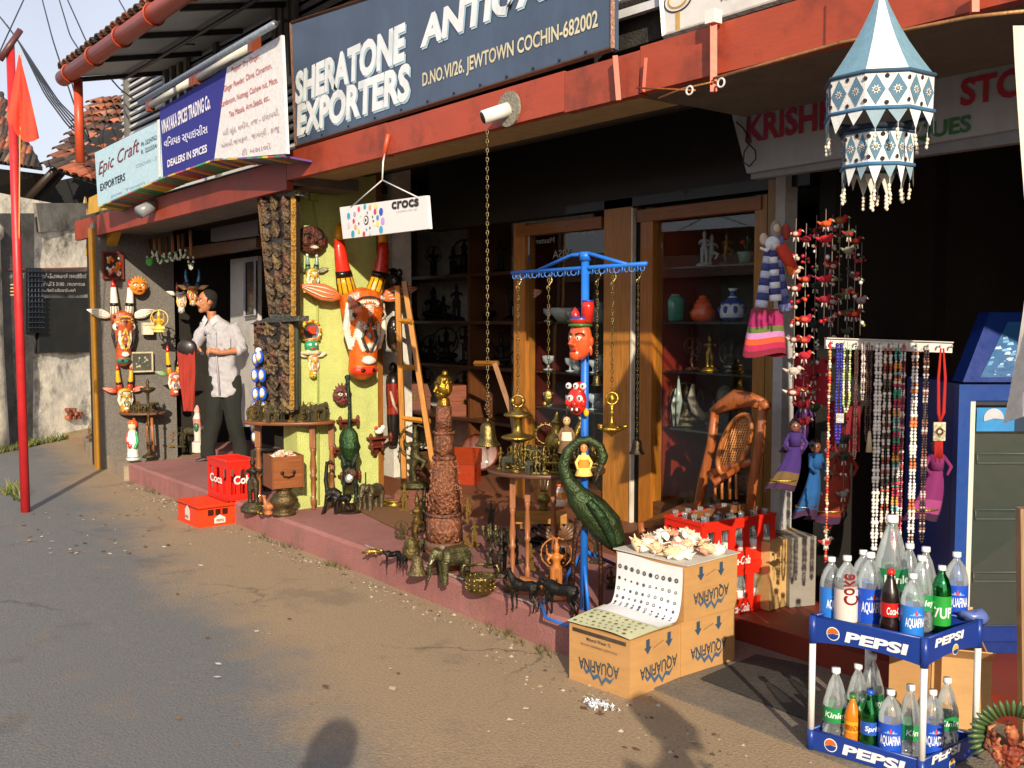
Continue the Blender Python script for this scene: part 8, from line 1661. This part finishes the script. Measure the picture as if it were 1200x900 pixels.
for i, (u, v0, v1, c) in enumerate(((933, 262, 470, 0), (945, 268, 520, 1), (957, 258, 500, 2), (968, 250, 380, 1), (976, 258, 660, 0), (985, 246, 390, 3), (995, 262, 600, 2), (1003, 270, 395, 1), (1010, 290, 392, 3))):
    P = hd(u, v0, SD + .12 * (i % 3)); k = mpp(P); L = v1 - v0; r = thing('toy_string', ('%s string of toys and beads, mostly ' % ('first', 'second', 'third', 'fourth', 'fifth', 'sixth', 'seventh', 'eighth', 'ninth')[i] + ('red and pale', 'crimson and orange', 'dark green and red', 'olive and scarlet')[c] + ', counted from the store post'), 'toy string', P, RC + R.uniform(-.5, .5), group=g1)
    part('cord', MB().tube([(0, 0, 6), (0, 0, -L)], .5, '#8a7a70', 4), 'cloth', r, m=k)
    pal = (['#b01f24', '#c8c0b8', '#8a1a20', '#d0b8a8'], ['#c82430', '#e05a24', '#8a1824', '#b02040'], ['#3a4a30', '#a8242c', '#202428', '#8a8a7a'], ['#8a8a34', '#c02a2a', '#5a6a2c', '#3a2c3c'])[c]
    z = 12
    while z < L - 8:
        col = R.choice(pal); col2 = R.choice(pal); m = MB(); s = R.uniform(.8, 1.2)
        if R.random() < .55:
            m.ball((0, 0, -z), (7 * s, 3.4, 4.2 * s), col, 8, 6).ball((5.5 * s, 0, -z + 3.5), (3 * s, 2.6, 2.8 * s), col, 7, 5).tube([(8 * s, 0, -z + 4), (11 * s, 0, -z + 2)], [1.2, .3], '#d8c8a0', 5).tube([(-6 * s, 0, -z), (-11 * s, 0, -z + 3)], [2.4, .8], col2, 5)
            m.ball((0, -3, -z), (4 * s, 1.4, 2.6), col2, 6, 5).tube([(-2, 0, -z - 4), (-3, 0, -z - 9)], [1, .8], '#d8d0c8', 4).tube([(2, 0, -z - 4), (3, 0, -z - 9)], [1, .8], '#d8d0c8', 4); nm = 'cloth_bird'
        else:
            for q in range(5): m.ball((R.uniform(-4, 4), R.uniform(-3, 3), -z + R.uniform(-5, 5)), R.uniform(1.3, 2.8), R.choice(pal + ['#e8e4e0']), 6, 4)
            nm = 'bead_cluster'
        part(nm, m, 'cloth' if nm == 'cloth_bird' else 'gloss', r, m=k, kind=None if nm == 'cloth_bird' else 'stuff'); z += R.uniform(17, 26)
for i, (u, v, w, h, c, nm) in enumerate(((950, 420, 40, 56, '#a01c28', 'red sequinned cloth panel hanging behind the bead strings'), (990, 470, 36, 60, '#7a1420', 'dark red cloth panel low among the bead strings'))):
    P = hd(u, v, SD + .45); solo('wall_hanging', nm, 'cloth', MB().add([V((-w / 2 + w * i_ / 6, 3 * math.sin(i_ * 1.7), -h * j_ / 5)) for j_ in range(6) for i_ in range(7)], [(j_ * 7 + i_, (j_ + 1) * 7 + i_, (j_ + 1) * 7 + i_ + 1, j_ * 7 + i_ + 1) for j_ in range(5) for i_ in range(6)], c, True), 'cloth', P=P, m=mpp(P), rz=RC)
# rajasthani style dolls and skirt
def doll(label, u, v, h, dress, band, head='#7a4a38', d=SD - .1, top=None, yaw=0, lean=1):
    P = hd(u, v, d); k = mpp(P); r = thing('cloth_doll', label, 'doll', P, RC + yaw); n = 20; m = MB(); vs = []
    for j in range(9):
        t = j / 8; R_ = (.07 + .15 * t ** .8) * h
        for i in range(n): a = 2 * PI * i / n; q = R_ * (1 + .2 * math.cos(a * 5 + h) * t + .1 * math.sin(a * 3)); vs.append(V((q * math.cos(a) - .22 * h * t * t * lean, q * .5 * math.sin(a), -h * (.3 + .7 * t) - 2.5 * math.sin(a * 2 + h) * t)))
    fs = []; m.v = vs
    for j in range(8):
        for i in range(n): m.f.append((j * n + i, (j + 1) * n + i, (j + 1) * n + (i + 1) % n, j * n + (i + 1) % n)); m.c.append(hx(band if j in (5, 6) else (dress if j != 7 else '#3a1a3a'))); m.s.append(True)
    part('skirt', m, 'cloth', r, m=k)
    part('bodice', MB().tube([(0, 0, -.34 * h), (0, 0, -.14 * h)], [.09 * h, .1 * h], top or dress, 10), 'cloth', r, m=k)
    part('head', MB().ball((0, 0, -.05 * h), (.075 * h, .07 * h, .09 * h), head, 12, 8).ball((-.03 * h, -.065 * h, -.04 * h), .012 * h, '#15100e', 5, 4).ball((.03 * h, -.065 * h, -.04 * h), .012 * h, '#15100e', 5, 4).ball((0, .02 * h, -.02 * h), (.085 * h, .075 * h, .09 * h), '#181214', 10, 8), 'gloss', r, m=k)
    for s in (-1, 1): part('arm', MB().tube([(s * .09 * h, 0, -.17 * h), (s * .17 * h, -.05 * h, -.3 * h), (s * .1 * h, -.1 * h, -.4 * h)], [.03 * h, .028 * h, .018 * h], top or dress, 7), 'cloth', r, m=k)
    part('trim', MB().join(MB().ring((0, 0, 0), .2 * h, .01 * h, '#c8a84a', ax=Rx(PI / 2), n=20), Matrix.Translation((-.16 * h * lean, 0, -h * .86)) @ Matrix.Diagonal((1, .6, 1, 1))), 'brass', r, m=k); return r
doll('cloth doll in a purple dotted skirt with a patterned band, lowest at the store post', 932, 496, 78, '#3a2268', '#6a522e')  # purple and blue skirt colours darkened to stand in for shade
doll('cloth doll in a bright blue skirt beside the purple one', 956, 520, 84, '#14508a', '#144a80', d=SD, yaw=.6)
doll('cloth doll in an orange red skirt right of the blue one', 988, 520, 92, '#8e2c16', '#7a2614', d=SD + .05, top='#8a2a1c')
doll('cloth doll in a purple sequinned top behind the blue skirt', 942, 470, 60, '#5a2a70', '#6a3a80', d=SD + .2)
doll('magenta skirted cloth doll hanging between the necklaces and the fridge', 1098, 520, 90, '#7a2462', '#9a4078', d=SD, head='#4a2030')
P = hd(898, 362, 4.0); k = mpp(P); m = MB(); n = 18; bands = ['#8a2a4a', '#9a1c5a', '#9a1c5a', '#5a6a34', '#b87ab0', '#c8502a', '#a8204a', '#7a1830']
for j in range(9):
    t = j / 8
    for i in range(n): a = 2 * PI * i / n; m.v.append(V(((18 + 8 * t) * (1 + .05 * math.cos(a * 5)) * math.cos(a) - 2 * t, 9 * math.sin(a), -54 * t - 3 * math.sin(a * 2) * t)))
for j in range(8):
    for i in range(n): m.f.append((j * n + i, (j + 1) * n + i, (j + 1) * n + (i + 1) % n, j * n + (i + 1) % n)); m.c.append(hx(bands[j])); m.s.append(True)
solo('woven_skirt', 'magenta, green and orange banded woven cloth bag skirt under the striped elephant puppet', 'skirt', m, 'cloth', P=P, m=k, rz=RC)
P = hd(905, 282, 4.0); k = mpp(P); r = thing('elephant_puppet', 'blue and white striped cloth elephant puppet hanging on the white store post', 'puppet', P, RC)
for (a, b_, c) in (((-4, 0, -10), (-12, -2, -78), '#b8bcd0'), ((6, 0, -14), (16, -2, -82), '#7a80b0'), ((0, -3, -12), (4, -4, -70), '#dfe0e8')): 
    m = MB(); A, B_ = V(a), V(b_)
    for q in range(8): m.tube([A.lerp(B_, q / 8), A.lerp(B_, (q + 1) / 8)], 5 + q * .35, c if q % 2 else '#39407c', 8)
    part('leg', m, 'cloth', r, m=k)
part('head', MB().ball((0, -2, -4), (9, 7, 9), '#d8d8e0', 12, 8).ball((-10, 0, 2), (5, 2, 7), '#c8b0a0', 8, 6).ball((9, 0, 0), (5, 2, 7), '#6a70a8', 8, 6).tube([(-3, -6, -6), (-9, -9, -12), (-16, -8, -9)], [3, 2.2, 1.4], '#e0e0e4', 7), 'cloth', r, m=k)
part('headdress', MB().ball((4, 0, 12), (7, 5, 12), '#8a8078', 10, 8).ball((4, -4, 14), (4, 2, 5), '#c8b898', 8, 6).ball((16, 2, 10), (6, 4, 10), '#9a3a2c', 8, 6), 'cloth', r, m=k)
part('sash', MB().tube([(8, -4, -6), (18, -6, -24), (26, -4, -34)], [8, 7, 5], '#c83a24', 8).tube([(14, -4, -10), (22, -6, -40)], [4, 5], '#e0702c', 7), 'cloth', r, m=k)
# necklace board
nb = thing('necklace_board', 'white peg board strip carrying a row of bead necklaces in front of the dark store', 'display board', hd(1042, 404, 3.95), RC)
A, B_ = hd(968, 402, 3.95), hd(1116, 407, 3.95); U_ = V((0, 0, 13 * mpp(A)))
part('board', MB().hexa([A - U_ / 2, B_ - U_ / 2, B_ + U_ / 2, A + U_ / 2], VIEW * .02, '#dedbd4').hexa([A + U_ * .5, B_ + U_ * .5, B_ + U_ * .5 - VIEW * .012, A + U_ * .5 - VIEW * .012], (0, 0, -.004), '#c8c4ba'), 'paint', nb, w=True)
for i in range(11): q = A.lerp(B_, .03 + i * .094); part('peg', MB().tube([q, q - VIEW * .03, q - VIEW * .034 + UP * .008], .004, '#b8b4aa', 5), 'iron', nb, w=True)
g2 = 'necklaces on the white peg board'; W2 = ['#ece8e0']
NK = (('long single red and gold toy bead string at the left end of the white board', 973, 402, 664, ['#c02a2a', '#c8a06a', '#e8d8c8', '#c85a3a'], 1.9, 0), ('deep blue seed bead necklace with a silver clasp on the white board', 984, 404, 520, ['#2a2a8a', '#3434a0'], 2.0, 2.4), ('short yellow and green glass bead necklace with white drops on the board', 993, 404, 484, ['#d8d890', '#9ab87a', '#e8e8e0'], 1.7, 3.4),
      ('thin dark chain necklace with small pendants on the board', 1004, 406, 540, ['#6a3a34', '#3a2a2a'], 1.1, 1.5), ('dark brown bead necklace with a pale tassel on the board', 1019, 406, 520, ['#4a2c24', '#5a3a2c'], 1.5, 2.6), ('longest thick white bead rope on the board', 1030, 406, 650, W2, 2.4, 2.2),
      ('cream shell bead necklace with red flecks on the board', 1041, 406, 640, ['#e8e0d0', '#e8e0d0', '#b85a4a', '#d8ccc0', '#6a5a50'], 2.0, 3.2), ('multicoloured bead necklace of green, orange and pink on the board', 1053, 406, 646, ['#3aa07a', '#c83a5a', '#e8a04a', '#7ac0c0', '#e8e0d8'], 1.9, 2.6), ('pink and white fine bead necklace right of the multicoloured one', 1059, 406, 640, ['#c85a6a', '#e8e0e0', '#8a3a4a'], 1.4, 1.8),
      ('white bead rope speckled with orange on the board', 1073, 406, 648, ['#ece8e2', '#ece8e2', '#ece8e2', '#d8804a'], 2.2, 2.2), ('dark mottled bead necklace next to the red tasselled one', 1086, 408, 640, ['#2a2024', '#8a5a4a', '#c8b8b0', '#3a2a30'], 1.7, 2.0), ('short bead strand of pale pearls behind the dark mottled necklace', 1012, 404, 470, ['#d8ccc8', '#a89890'], 1.2, 1.4))
for lab, u, v0, v1, cols, br, dbl in NK: bead_string(lab, u, v0, v1, cols, br, g2, d=3.91, name='bead_necklace', double=dbl, mat='gloss')
P = hd(984, 490, 3.9); solo('silver_clasp', 'square silver clasp on the deep blue necklace', 'clasp', MB().box((0, 0, 0), (9, 2, 11), '#a8a8a8'), 'iron', P=P, m=mpp(P), rz=RC)
P = hd(1104, 408, 3.9); k = mpp(P); r = thing('tassel_necklace', 'bright red corded necklace with a carved ivory coloured square and a red tassel', 'necklace', P, RC); m = MB()
for s in (-1, 1):
    for q in range(3): m.tube([(s * 1.5, 0, 0), (s * 4 + q * .9, q * .5, -35), (s * 3 + q, 0, -76), (0, 0, -88)], 1.1, '#b0201c', 5)
part('cord', m, 'cloth', r, m=k); part('pendant', MB().box((-1, -1, -98), (14, 2.4, 22), '#dccfae').ring((-1, -2.6, -98), 3.4, 1, '#4a3a2c', n=10).ring((-1, -2.6, -98), 6, .6, '#6a5a44', n=4), 'carved', r, m=k)
m = MB()
for q in range(7): m.tube([(-5 + q * 1.4, 0, -109), (-5 + q * 1.5, .6 * math.sin(q), -132 - 3 * math.sin(q * 2))], .8, '#b0201c', 4)
part('tassel', m, 'cloth', r, m=k)
P = hd(1019, 505, 3.9); solo('pale_tassel', 'pale gold tassel ending the dark brown necklace', 'tassel', MB().lathe([(1, 0), (2, -3), (2.4, -8), (4, -25), (0, -25)], '#c8b890', 8), 'cloth', P=P, m=mpp(P), rz=RC)
# dim goods deep in the store
R = random.Random(50)
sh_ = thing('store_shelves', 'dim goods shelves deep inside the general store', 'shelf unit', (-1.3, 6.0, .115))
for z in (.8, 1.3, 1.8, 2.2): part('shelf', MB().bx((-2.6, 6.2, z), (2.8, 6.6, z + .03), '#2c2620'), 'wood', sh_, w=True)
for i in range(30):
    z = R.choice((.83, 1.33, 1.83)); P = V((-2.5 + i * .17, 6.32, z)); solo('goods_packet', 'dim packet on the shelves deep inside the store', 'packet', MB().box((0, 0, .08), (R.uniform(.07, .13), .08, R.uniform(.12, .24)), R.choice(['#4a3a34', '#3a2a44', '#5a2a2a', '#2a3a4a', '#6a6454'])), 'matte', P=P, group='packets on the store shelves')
# ================================================================= FRIDGE
P0 = at(1115, 768, .117); P = P0 + RIGHT * .32; r = thing('drinks_fridge', 'tall blue glass door drinks fridge with a sloping blue header sign at the right edge', 'fridge', P, RC); FB = '#0c2c78'
w_, h_, d_ = .64, onD(1115, 450, P0.dot(VIEW)).z - .117, .55
part('cabinet', MB().bx((-w_ / 2, .05, .0), (w_ / 2, d_, h_), FB), 'plastic', r)
part('door_frame', MB().bx((-w_ / 2, 0, .06), (-w_ / 2 + .05, .048, h_), '#11408c').bx((w_ / 2 - .05, 0, .06), (w_ / 2, .048, h_), FB).bx((-w_ / 2 + .05, 0, h_ - .07), (w_ / 2 - .05, .048, h_), '#123c88').bx((-w_ / 2 + .05, 0, .06), (w_ / 2 - .05, .048, .12), FB), 'plastic', r)
part('inner_frame', MB().bx((-w_ / 2 + .052, .01, .12), (-w_ / 2 + .075, .04, h_ - .07), '#c8ccc0').bx((-w_ / 2 + .075, .012, h_ - .09), (w_ / 2 - .05, .04, h_ - .072), '#2a3038'), 'plastic', r)
part('liner', MB().bx((-w_ / 2 + .05, .044, .12), (w_ / 2 - .05, .049, h_ - .08), '#343c36'), 'plastic', r)
part('door_glass', MB().bx((-w_ / 2 + .076, .018, .122), (w_ / 2 - .052, .024, h_ - .2), '#ffffff'), 'pane', r)
for z in (.35, .62, .86): part('wire_shelf', MB().tube([(-w_ / 2 + .1, .036, z), (w_ / 2 - .06, .036, z), (w_ / 2 - .06, .036, z - .04), (-w_ / 2 + .1, .036, z - .04), (-w_ / 2 + .1, .036, z)], .004, '#5a645c', 5), 'plastic', r)
bn = MB().add([(-w_ / 2 + .08, .008, h_ - .2), (w_ / 2 - .05, .008, h_ - .2), (w_ / 2 - .05, .008, h_ - .1), (-w_ / 2 + .08, .008, h_ - .1)], [(0, 1, 2, 3)], '#2a86c8')
bn.add([(-.08, .006, h_ - .2), (w_ / 2 - .05, .006, h_ - .2), (w_ / 2 - .05, .006, h_ - .15), (-.02, .006, h_ - .14), (-.08, .006, h_ - .12)], [(0, 1, 2, 3, 4)], '#16304a')
disc(bn, (-w_ / 2 + .15, .004, h_ - .145), UP, (1, 0, 0), .042, '#b8bcc4', .0, 18, -.1, PI + .3); letter(bn, 'PEPSI', (.0, .003, h_ - .19), (.16, .003, h_ - .19), (0, 0, .035), '#9ab0c0', off=.001); part('door_banner', bn, 'paint', r)
hq = [(-w_ / 2, -.03, h_ + .01), (w_ / 2, -.03, h_ + .01), (w_ / 2 - .0, .09, h_ + .30), (-w_ / 2 + .16, .09, h_ + .30)]
part('header', MB().hexa([V(q) for q in hq], (0, .1, 0), '#0c2c78'), 'plastic', r)
N = (V(hq[1]) - V(hq[0])).cross(V(hq[3]) - V(hq[0])).normalized() * .004
def hp(x, y): return V(hq[0]).lerp(V(hq[1]), x).lerp(V(hq[3]).lerp(V(hq[2]), x), y) + N
hb = MB().add([hp(.1, .06), hp(.95, .06), hp(.95, .9), hp(.18, .85)], [(0, 1, 2, 3)], '#1c5a90')
for i in range(60): x, y = R.uniform(.13, .42), R.uniform(.08, .62); q = hp(x, y) + N * .4; s = R.uniform(.004, .016); hb.add([q + V((-s, 0, -s * .5)), q + V((s, 0, -s * .2)), q + V((s * .6, 0, s * .6)), q + V((-s * .7, 0, s * .3))], [(0, 1, 2, 3)], R.choice(['#8ab8d8', '#b8d0e0', '#1c5a94', '#6aa0cc']))
hb.add([hp(.42, .07) + N * .7, hp(.95, .07) + N * .7, hp(.95, .89) + N * .7, hp(.5, .87) + N * .7, hp(.43, .6) + N * .7, hp(.4, .3) + N * .7], [(0, 1, 2, 3, 4, 5)], '#16202c')
disc(hb, hp(.66, .62) + N, UP, (1, 0, 0), .062, '#8aa0b0', .001, 20, fl=.8); disc(hb, hp(.66, .62) + N * 1.3, UP, (1, 0, 0), .054, '#1c3040', .001, 20, fl=.8)
letter(hb, 'PEPSI', hp(.45, .1) + N, hp(.9, .1) + N, V((0, .02, .065)), '#b8c4d0', off=.002, bold=.03); part('header_sign', hb, 'paint', r)
part('kick_plate', MB().bx((-w_ / 2 + .01, .03, .0), (w_ / 2 - .01, .05, .058), '#0c2a70'), 'plastic', r)
# ================================================================= DRINK RACK
L_, F_, R_ = at(953, 722, .492), at(1084, 749, .492), at(1147, 727, .492)
for q in (L_, F_, R_): q.z = 0
K_ = L_ + R_ - F_
RP = F_.copy(); RP.z = .01; r = thing('drink_rack', 'two tier dark blue plastic drink rack on white tube legs with soft drink lettering', 'rack', RP, 0); NB = '#1a3a8c'
def sh3(p, z): return V((p.x, p.y, z))
def wall3(A, B_, z0, z1, th, col, sag=0):
    n = (B_ - A).cross(UP).normalized() * th; m = MB(); N_ = 8; vs = []
    for i in range(N_ + 1): t = i / N_; p = A.lerp(B_, t); zz = z0 + sag * math.sin(PI * t); vs += [sh3(p, zz), sh3(p, z1), sh3(p - n, z1), sh3(p - n, zz)]
    m.add(vs, [(4 * i + j, 4 * i + 4 + j, 4 * i + 4 + (j + 1) % 4, 4 * i + (j + 1) % 4) for i in range(N_) for j in range(4)] + [(0, 1, 2, 3), (4 * N_ + 3, 4 * N_ + 2, 4 * N_ + 1, 4 * N_)], col); return m
for nm, zt, zb in (('upper', .492, .40), ('lower', .078, .012)):
    for (A, B_) in ((L_, F_), (F_, R_), (R_, K_), (K_, L_)): part('tray_side', wall3(A, B_, zb, zt, -.006, NB, .016 if nm == 'upper' else 0).join(MB().tube([sh3(A, zt), sh3(B_, zt)], .006, NB, 6)), 'plastic', r, w=True)
    part('tray_floor', MB().add([sh3(L_, zt - .045), sh3(F_, zt - .045), sh3(R_, zt - .045), sh3(K_, zt - .045)], [(0, 1, 2, 3)], '#16307a'), 'plastic', r, w=True)
    for q in (L_, F_, R_, K_): part('corner', MB().tube([sh3(q, zb - .004), sh3(q, zt + .004)], .014, NB, 10), 'plastic', r, w=True)
    for (A, B_, t0, t1, lg) in ((L_, F_, .17, .24, 0), (F_, R_, .17, .62, 1)):
        if zt < .2: pass
        n = (B_ - A).cross(UP).normalized() * .0075; n = n if n.dot(VIEW) < 0 else -n; m = MB(); zc = zb + (zt - zb) * .5; X_ = (B_ - A).normalized(); hh = .027
        if lg == 0: cc = sh3(A.lerp(B_, .2), zc) + n; ta, tb = .32, .86
        else: cc = sh3(A.lerp(B_, .52), zc - .022) + n; ta, tb = .15, .66
        Rr = .024 if lg == 0 else .019
        disc(m, cc, UP, X_, Rr, '#e8e8ea', .0008, 22); disc(m, cc + n * .1, UP, X_, Rr * .86, '#c8682c' if lg == 0 else '#d8b040', .001, 16, .12, PI - .12 + .3); disc(m, cc + n * .1, UP, X_, Rr * .86, '#1a3a8c', .001, 16, PI + .25, 2 * PI - .0)
        letter(m, 'PEPSI', sh3(A.lerp(B_, ta), zc - .018 + (.028 if lg else 0)) + n, sh3(A.lerp(B_, tb), zc - .018 + (.028 if lg else 0)) + n, (0, 0, .034 if not lg else .026), '#e8e8ea', off=.001, bold=.045, shear=.1)
        part('lettering', m, 'plastic', r, w=True)
for q in (L_, F_, R_, K_): part('leg', MB().tube([sh3(q, .076), sh3(q, .398)], .0115, '#e4e2de', 12), 'plastic', r, w=True)
# bottles, 1 unit = bottle height
def bottle(label, u, v, z, hpx, kind, d=None, name='drink_bottle'):
    P = at(u, v, z)
    H = hpx * mpp(P); r = thing(name, label, 'bottle', P, RC + R.uniform(-.35, .35))
    K = dict(aqua=('pet', '#1f4fc0', '#e8e8e8', 'AQUAFINA', '#e8eef6'), small=('pet', '#2a78d0', '#e8e8e8', 'AQUAFINA', '#eef2f8'), kin=('pet', '#1f8a4a', '#e8e8e8', 'Kinley', '#dff0e4'), coke=('gloss', '#b81c1c', '#d02018', 'Coca-Cola', '#f0e8e4'), diet=('pet', '#d8ccc4', '#e0dcd8', 'Coke', '#7a1418'),
             up=('petgreen', '#2a9a3c', '#e8e8e8', '7UP', '#f0f0e8'), sprite=('petgreen', '#2458b0', '#1f4fb0', 'Sprite', '#e8ecf4'), orange=('gloss', '#d8a020', '#3a7a34', 'MIRINDA', '#a02a1a'), tall=('pet', '#1f7a4a', '#e8e8e8', 'Kinley', '#e8f0e8'))[kind]
    w = .158 if kind not in ('coke', 'sprite', 'orange', 'up') else .14
    if kind in ('kin', 'tall'): prof = [(w * .8, 0), (w, .03), (w, .2), (w * .86, .24), (w, .28), (w, .52), (w * .95, .56), (w * .55, .8), (.042, .9), (.042, .95)]; lz = (.3, .5)
    elif kind in ('coke', 'sprite', 'orange'): prof = [(w * .8, 0), (w, .04), (w, .26), (w * .86, .33), (w * .9, .5), (w, .58), (w * .85, .7), (w * .45, .84), (.045, .9), (.045, .95)]; lz = (.34, .54)
    else: prof = [(w * .8, 0), (w, .03), (w, .3), (w, .6), (w * .93, .68), (w * .7, .8), (w * .4, .87), (.045, .9), (.045, .95)]; lz = (.12, .56)
    pr_ = [(a * H, b_ * H) for a, b_ in prof]
    if kind == 'diet': part('drink', MB().lathe([(a * H * .95, b_ * H) for a, b_ in prof[:3]] + [(w * .95 * H, .6 * H)], '#c8bdb4', 18), 'gloss', r)
    if kind == 'sprite': part('drink', MB().lathe([(a * H * .95, b_ * H) for a, b_ in prof[:7]], '#0c5a2a', 18), 'gloss', r)
    if kind == 'up': part('drink', MB().lathe([(a * H * .93, b_ * H) for a, b_ in prof[:5]], '#1c8a3c', 18), 'gloss', r)
    part('body', MB().lathe(pr_, {'orange': '#d87818', 'coke': '#1c0c08'}.get(kind, '#ffffff'), 20), K[0], r)
    wl_ = w * (1.015 if kind not in ('coke', 'sprite', 'orange') else .96) * H
    lb = MB().lathe([(wl_, lz[0] * H), (wl_, lz[1] * H)], K[1], 20)
    lb.f = lb.f[:-2]; lb.c = lb.c[:-2]; lb.s = lb.s[:-2]; part('label', lb, 'plastic', r)
    m = MB(); v_, f_ = glyphs(K[3], .02, .15 if kind in ('coke', 'sprite', 'kin') else 0)
    hh = (lz[1] - lz[0]) * H * (.5 if kind in ('coke', 'sprite', 'orange', 'kin', 'tall') else .34); zc = (lz[0] + (lz[1] - lz[0]) * .45) * H; sp = 1.9
    if kind == 'diet':
        for x, y in v_: a = -PI / 2 + (y - .5) * 1.3; m.v.append(V(((wl_ + .0006) * math.cos(a), (wl_ + .0006) * math.sin(a), .78 * H - (1 - x) * .42 * H)))
        m.f = [tuple(reversed(q)) for q in f_]; m.f = f_
    else:
        for x, y in v_: a = -PI / 2 + (x - .5) * sp; m.v.append(V(((wl_ + .0006) * math.cos(a), (wl_ + .0006) * math.sin(a), zc + (y - .5) * hh)))
        m.f = list(f_)
    m.c = [hx(K[4])] * len(m.f); m.s = [False] * len(m.f)
    if kind in ('aqua', 'small'):
        for q in range(5): a = -PI / 2 + (q - 2) * .22; b_ = .05 * (2.6 - abs(q - 2)); o = len(m.v); m.v += [V(((wl_ + .0007) * math.cos(a + s), (wl_ + .0007) * math.sin(a + s), zc + hh * .75 + zz * H)) for s, zz in ((-.16, 0), (.16, 0), (0, b_ * .6))]; m.f.append((o, o + 1, o + 2)); m.c.append(hx('#8ab4e8' if q != 2 else '#d84a4a')); m.s.append(False)
    part('label_print', m, 'plastic', r, kind='stuff')
    part('cap', MB().lathe([(.055 * H, .93 * H), (.058 * H, .94 * H), (.056 * H, .998 * H), (0, H)], K[2], 14), 'plastic', r)
    return r
BTS = (('tallest clear bottle with a green label rising above the others on the upper tier', 1043, 722, 122, 'tall'), ('clear bottle with a plain white cap behind the tall one on the upper tier', 1064, 722, 88, 'kin'), ('clear green labelled bottle at the back right of the upper tier', 1083, 724, 86, 'kin'), ('water bottle with a blue label partly hidden behind the diet drink bottle', 1010, 722, 80, 'small'),
       ('leftmost water bottle with a bright blue label on the upper tier', 973, 730, 80, 'small'), ('bottle with vertical dark red lettering and a pale drink on the upper tier', 991, 736, 88, 'diet'), ('large water bottle with a deep blue label left of the red capped cola', 1018, 738, 94, 'aqua'), ('red capped cola bottle in the middle of the upper tier', 1042, 748, 84, 'coke'),
       ('green labelled clear bottle behind the short water bottle on the upper tier', 1078, 738, 90, 'kin'), ('bright green lemon drink bottle on the upper tier', 1102, 740, 80, 'up'), ('rightmost water bottle with a deep blue label on the upper tier', 1119, 730, 86, 'aqua'), ('short water bottle nearest the front corner of the upper tier', 1068, 753, 84, 'small'))
for lab, u, v, h, kd_ in BTS: bottle(lab, u, v, .449, h, kd_)
for lab, u, v, h, kd_ in (('leftmost clear bottle with a green label on the lower tier', 978, 872, 90, 'kin'), ('clear bottle at the back left of the lower tier', 1004, 862, 84, 'kin'), ('tallest clear bottle at the back of the lower tier', 1020, 858, 92, 'tall'), ('orange drink bottle on the lower tier', 998, 882, 68, 'orange'), ('dark green lemon drink bottle with a blue cap on the lower tier', 1018, 888, 80, 'sprite'),
       ('large water bottle with a blue label in the middle of the lower tier', 1042, 894, 86, 'aqua'), ('clear green labelled bottle beside the front leg of the rack', 1065, 892, 90, 'kin'), ('water bottle with a blue label just right of the front rack leg', 1091, 894, 86, 'aqua'), ('rightmost clear bottle with a green label on the lower tier', 1108, 880, 86, 'kin')):
    bottle(lab, u, v - 4, .036, h, kd_)
# ================================================================= RIGHT EDGE
P = onD(1192, 820, 3.55); r = thing('wooden_post', 'pale brown wooden post at the right edge beside the fridge', 'post', onZ(1206, 905, .03)); q = onD(1206, 905, 3.2)
pb = onZ(1204, 880, .03); dd = pb.dot(VIEW); part('shaft', MB().tube([pb, onD(1201, 595, dd)], .032, '#9a7a58', 4, sm=False), 'wood', r, w=True)
m = MB(); vs = []
for j in range(16):
    t = j / 15
    for i in range(9):
        s = i / 8; ul = 1187 + 19 * min(1, t / .58) ** 1.2 - 30 * (max(0, t - .58) / .42) ** 1.3; vs.append(onD(ul + s * 90, 30 + 466 * t - 30 * s * t, 2.9 + .06 * math.sin(s * 8 + t * 2)))
m.add(vs, [(j * 9 + i, (j + 1) * 9 + i, (j + 1) * 9 + i + 1, j * 9 + i + 1) for j in range(15) for i in range(8)], '#dcd3c6', True)
solo('white_cloth', 'plain white cloth hanging down along the right edge of the picture', 'cloth', m, 'cloth')
P = onZ(1184, 925, .05); k = mpp(P); r = thing('carved_idol', 'painted carved idol with a fan of green pleats, low at the right edge', 'carving', P, RC - .3); 
for i in range(27):
    a = -.5 + (PI + 1.0) * i / 26; c = V((0, 0, 62)); part('fan_pleat', MB().tube([c + V((28 * math.cos(a), 3, 28 * math.sin(a))), c + V((42 * math.cos(a), 0, 42 * math.sin(a))), c + V((49 * math.cos(a), -2, 49 * math.sin(a)))], [2.2, 3.4, 1], ('#3a5230', '#4c6438')[i % 2], 6), 'paint', r, m=k)
part('figure', idol(100, '#8a3c28', 'sit', halo=False, arms=4, seed=5, col2='#a8603c', vox=1.5), 'carved', r, m=k)
m = MB(); RR = random.Random(3)
for i in range(40): a = RR.uniform(0, 6.3); q = RR.uniform(8, 27); m.tube([(q * math.cos(a), 0, 62 + q * math.sin(a)), ((q + 5) * math.cos(a + .3), -4, 62 + (q + 4) * math.sin(a + .3)), ((q + 2) * math.cos(a + .6), -2, 62 + (q + 6) * math.sin(a + .6))], [2, 3, 1.6], RR.choice(['#8a3c28', '#a85a3a', '#6a2c20', '#b8744a']), 6)
part('carved_scrolls', m.organic(1.3, 1), 'carved', r, m=k)
P = at(1150, 760, .117)
solo('cloth_bundle', 'bundle of translucent plastic wrap tucked behind the right corner of the upper rack tier', 'plastic wrap', MB().ball((0, 0, 0), (.05, .03, .03), '#5a6aa8', 10, 8).jit(.02, 30), 'plastic', P=sh3(R_, .50) + VIEW * .03, rz=RC)
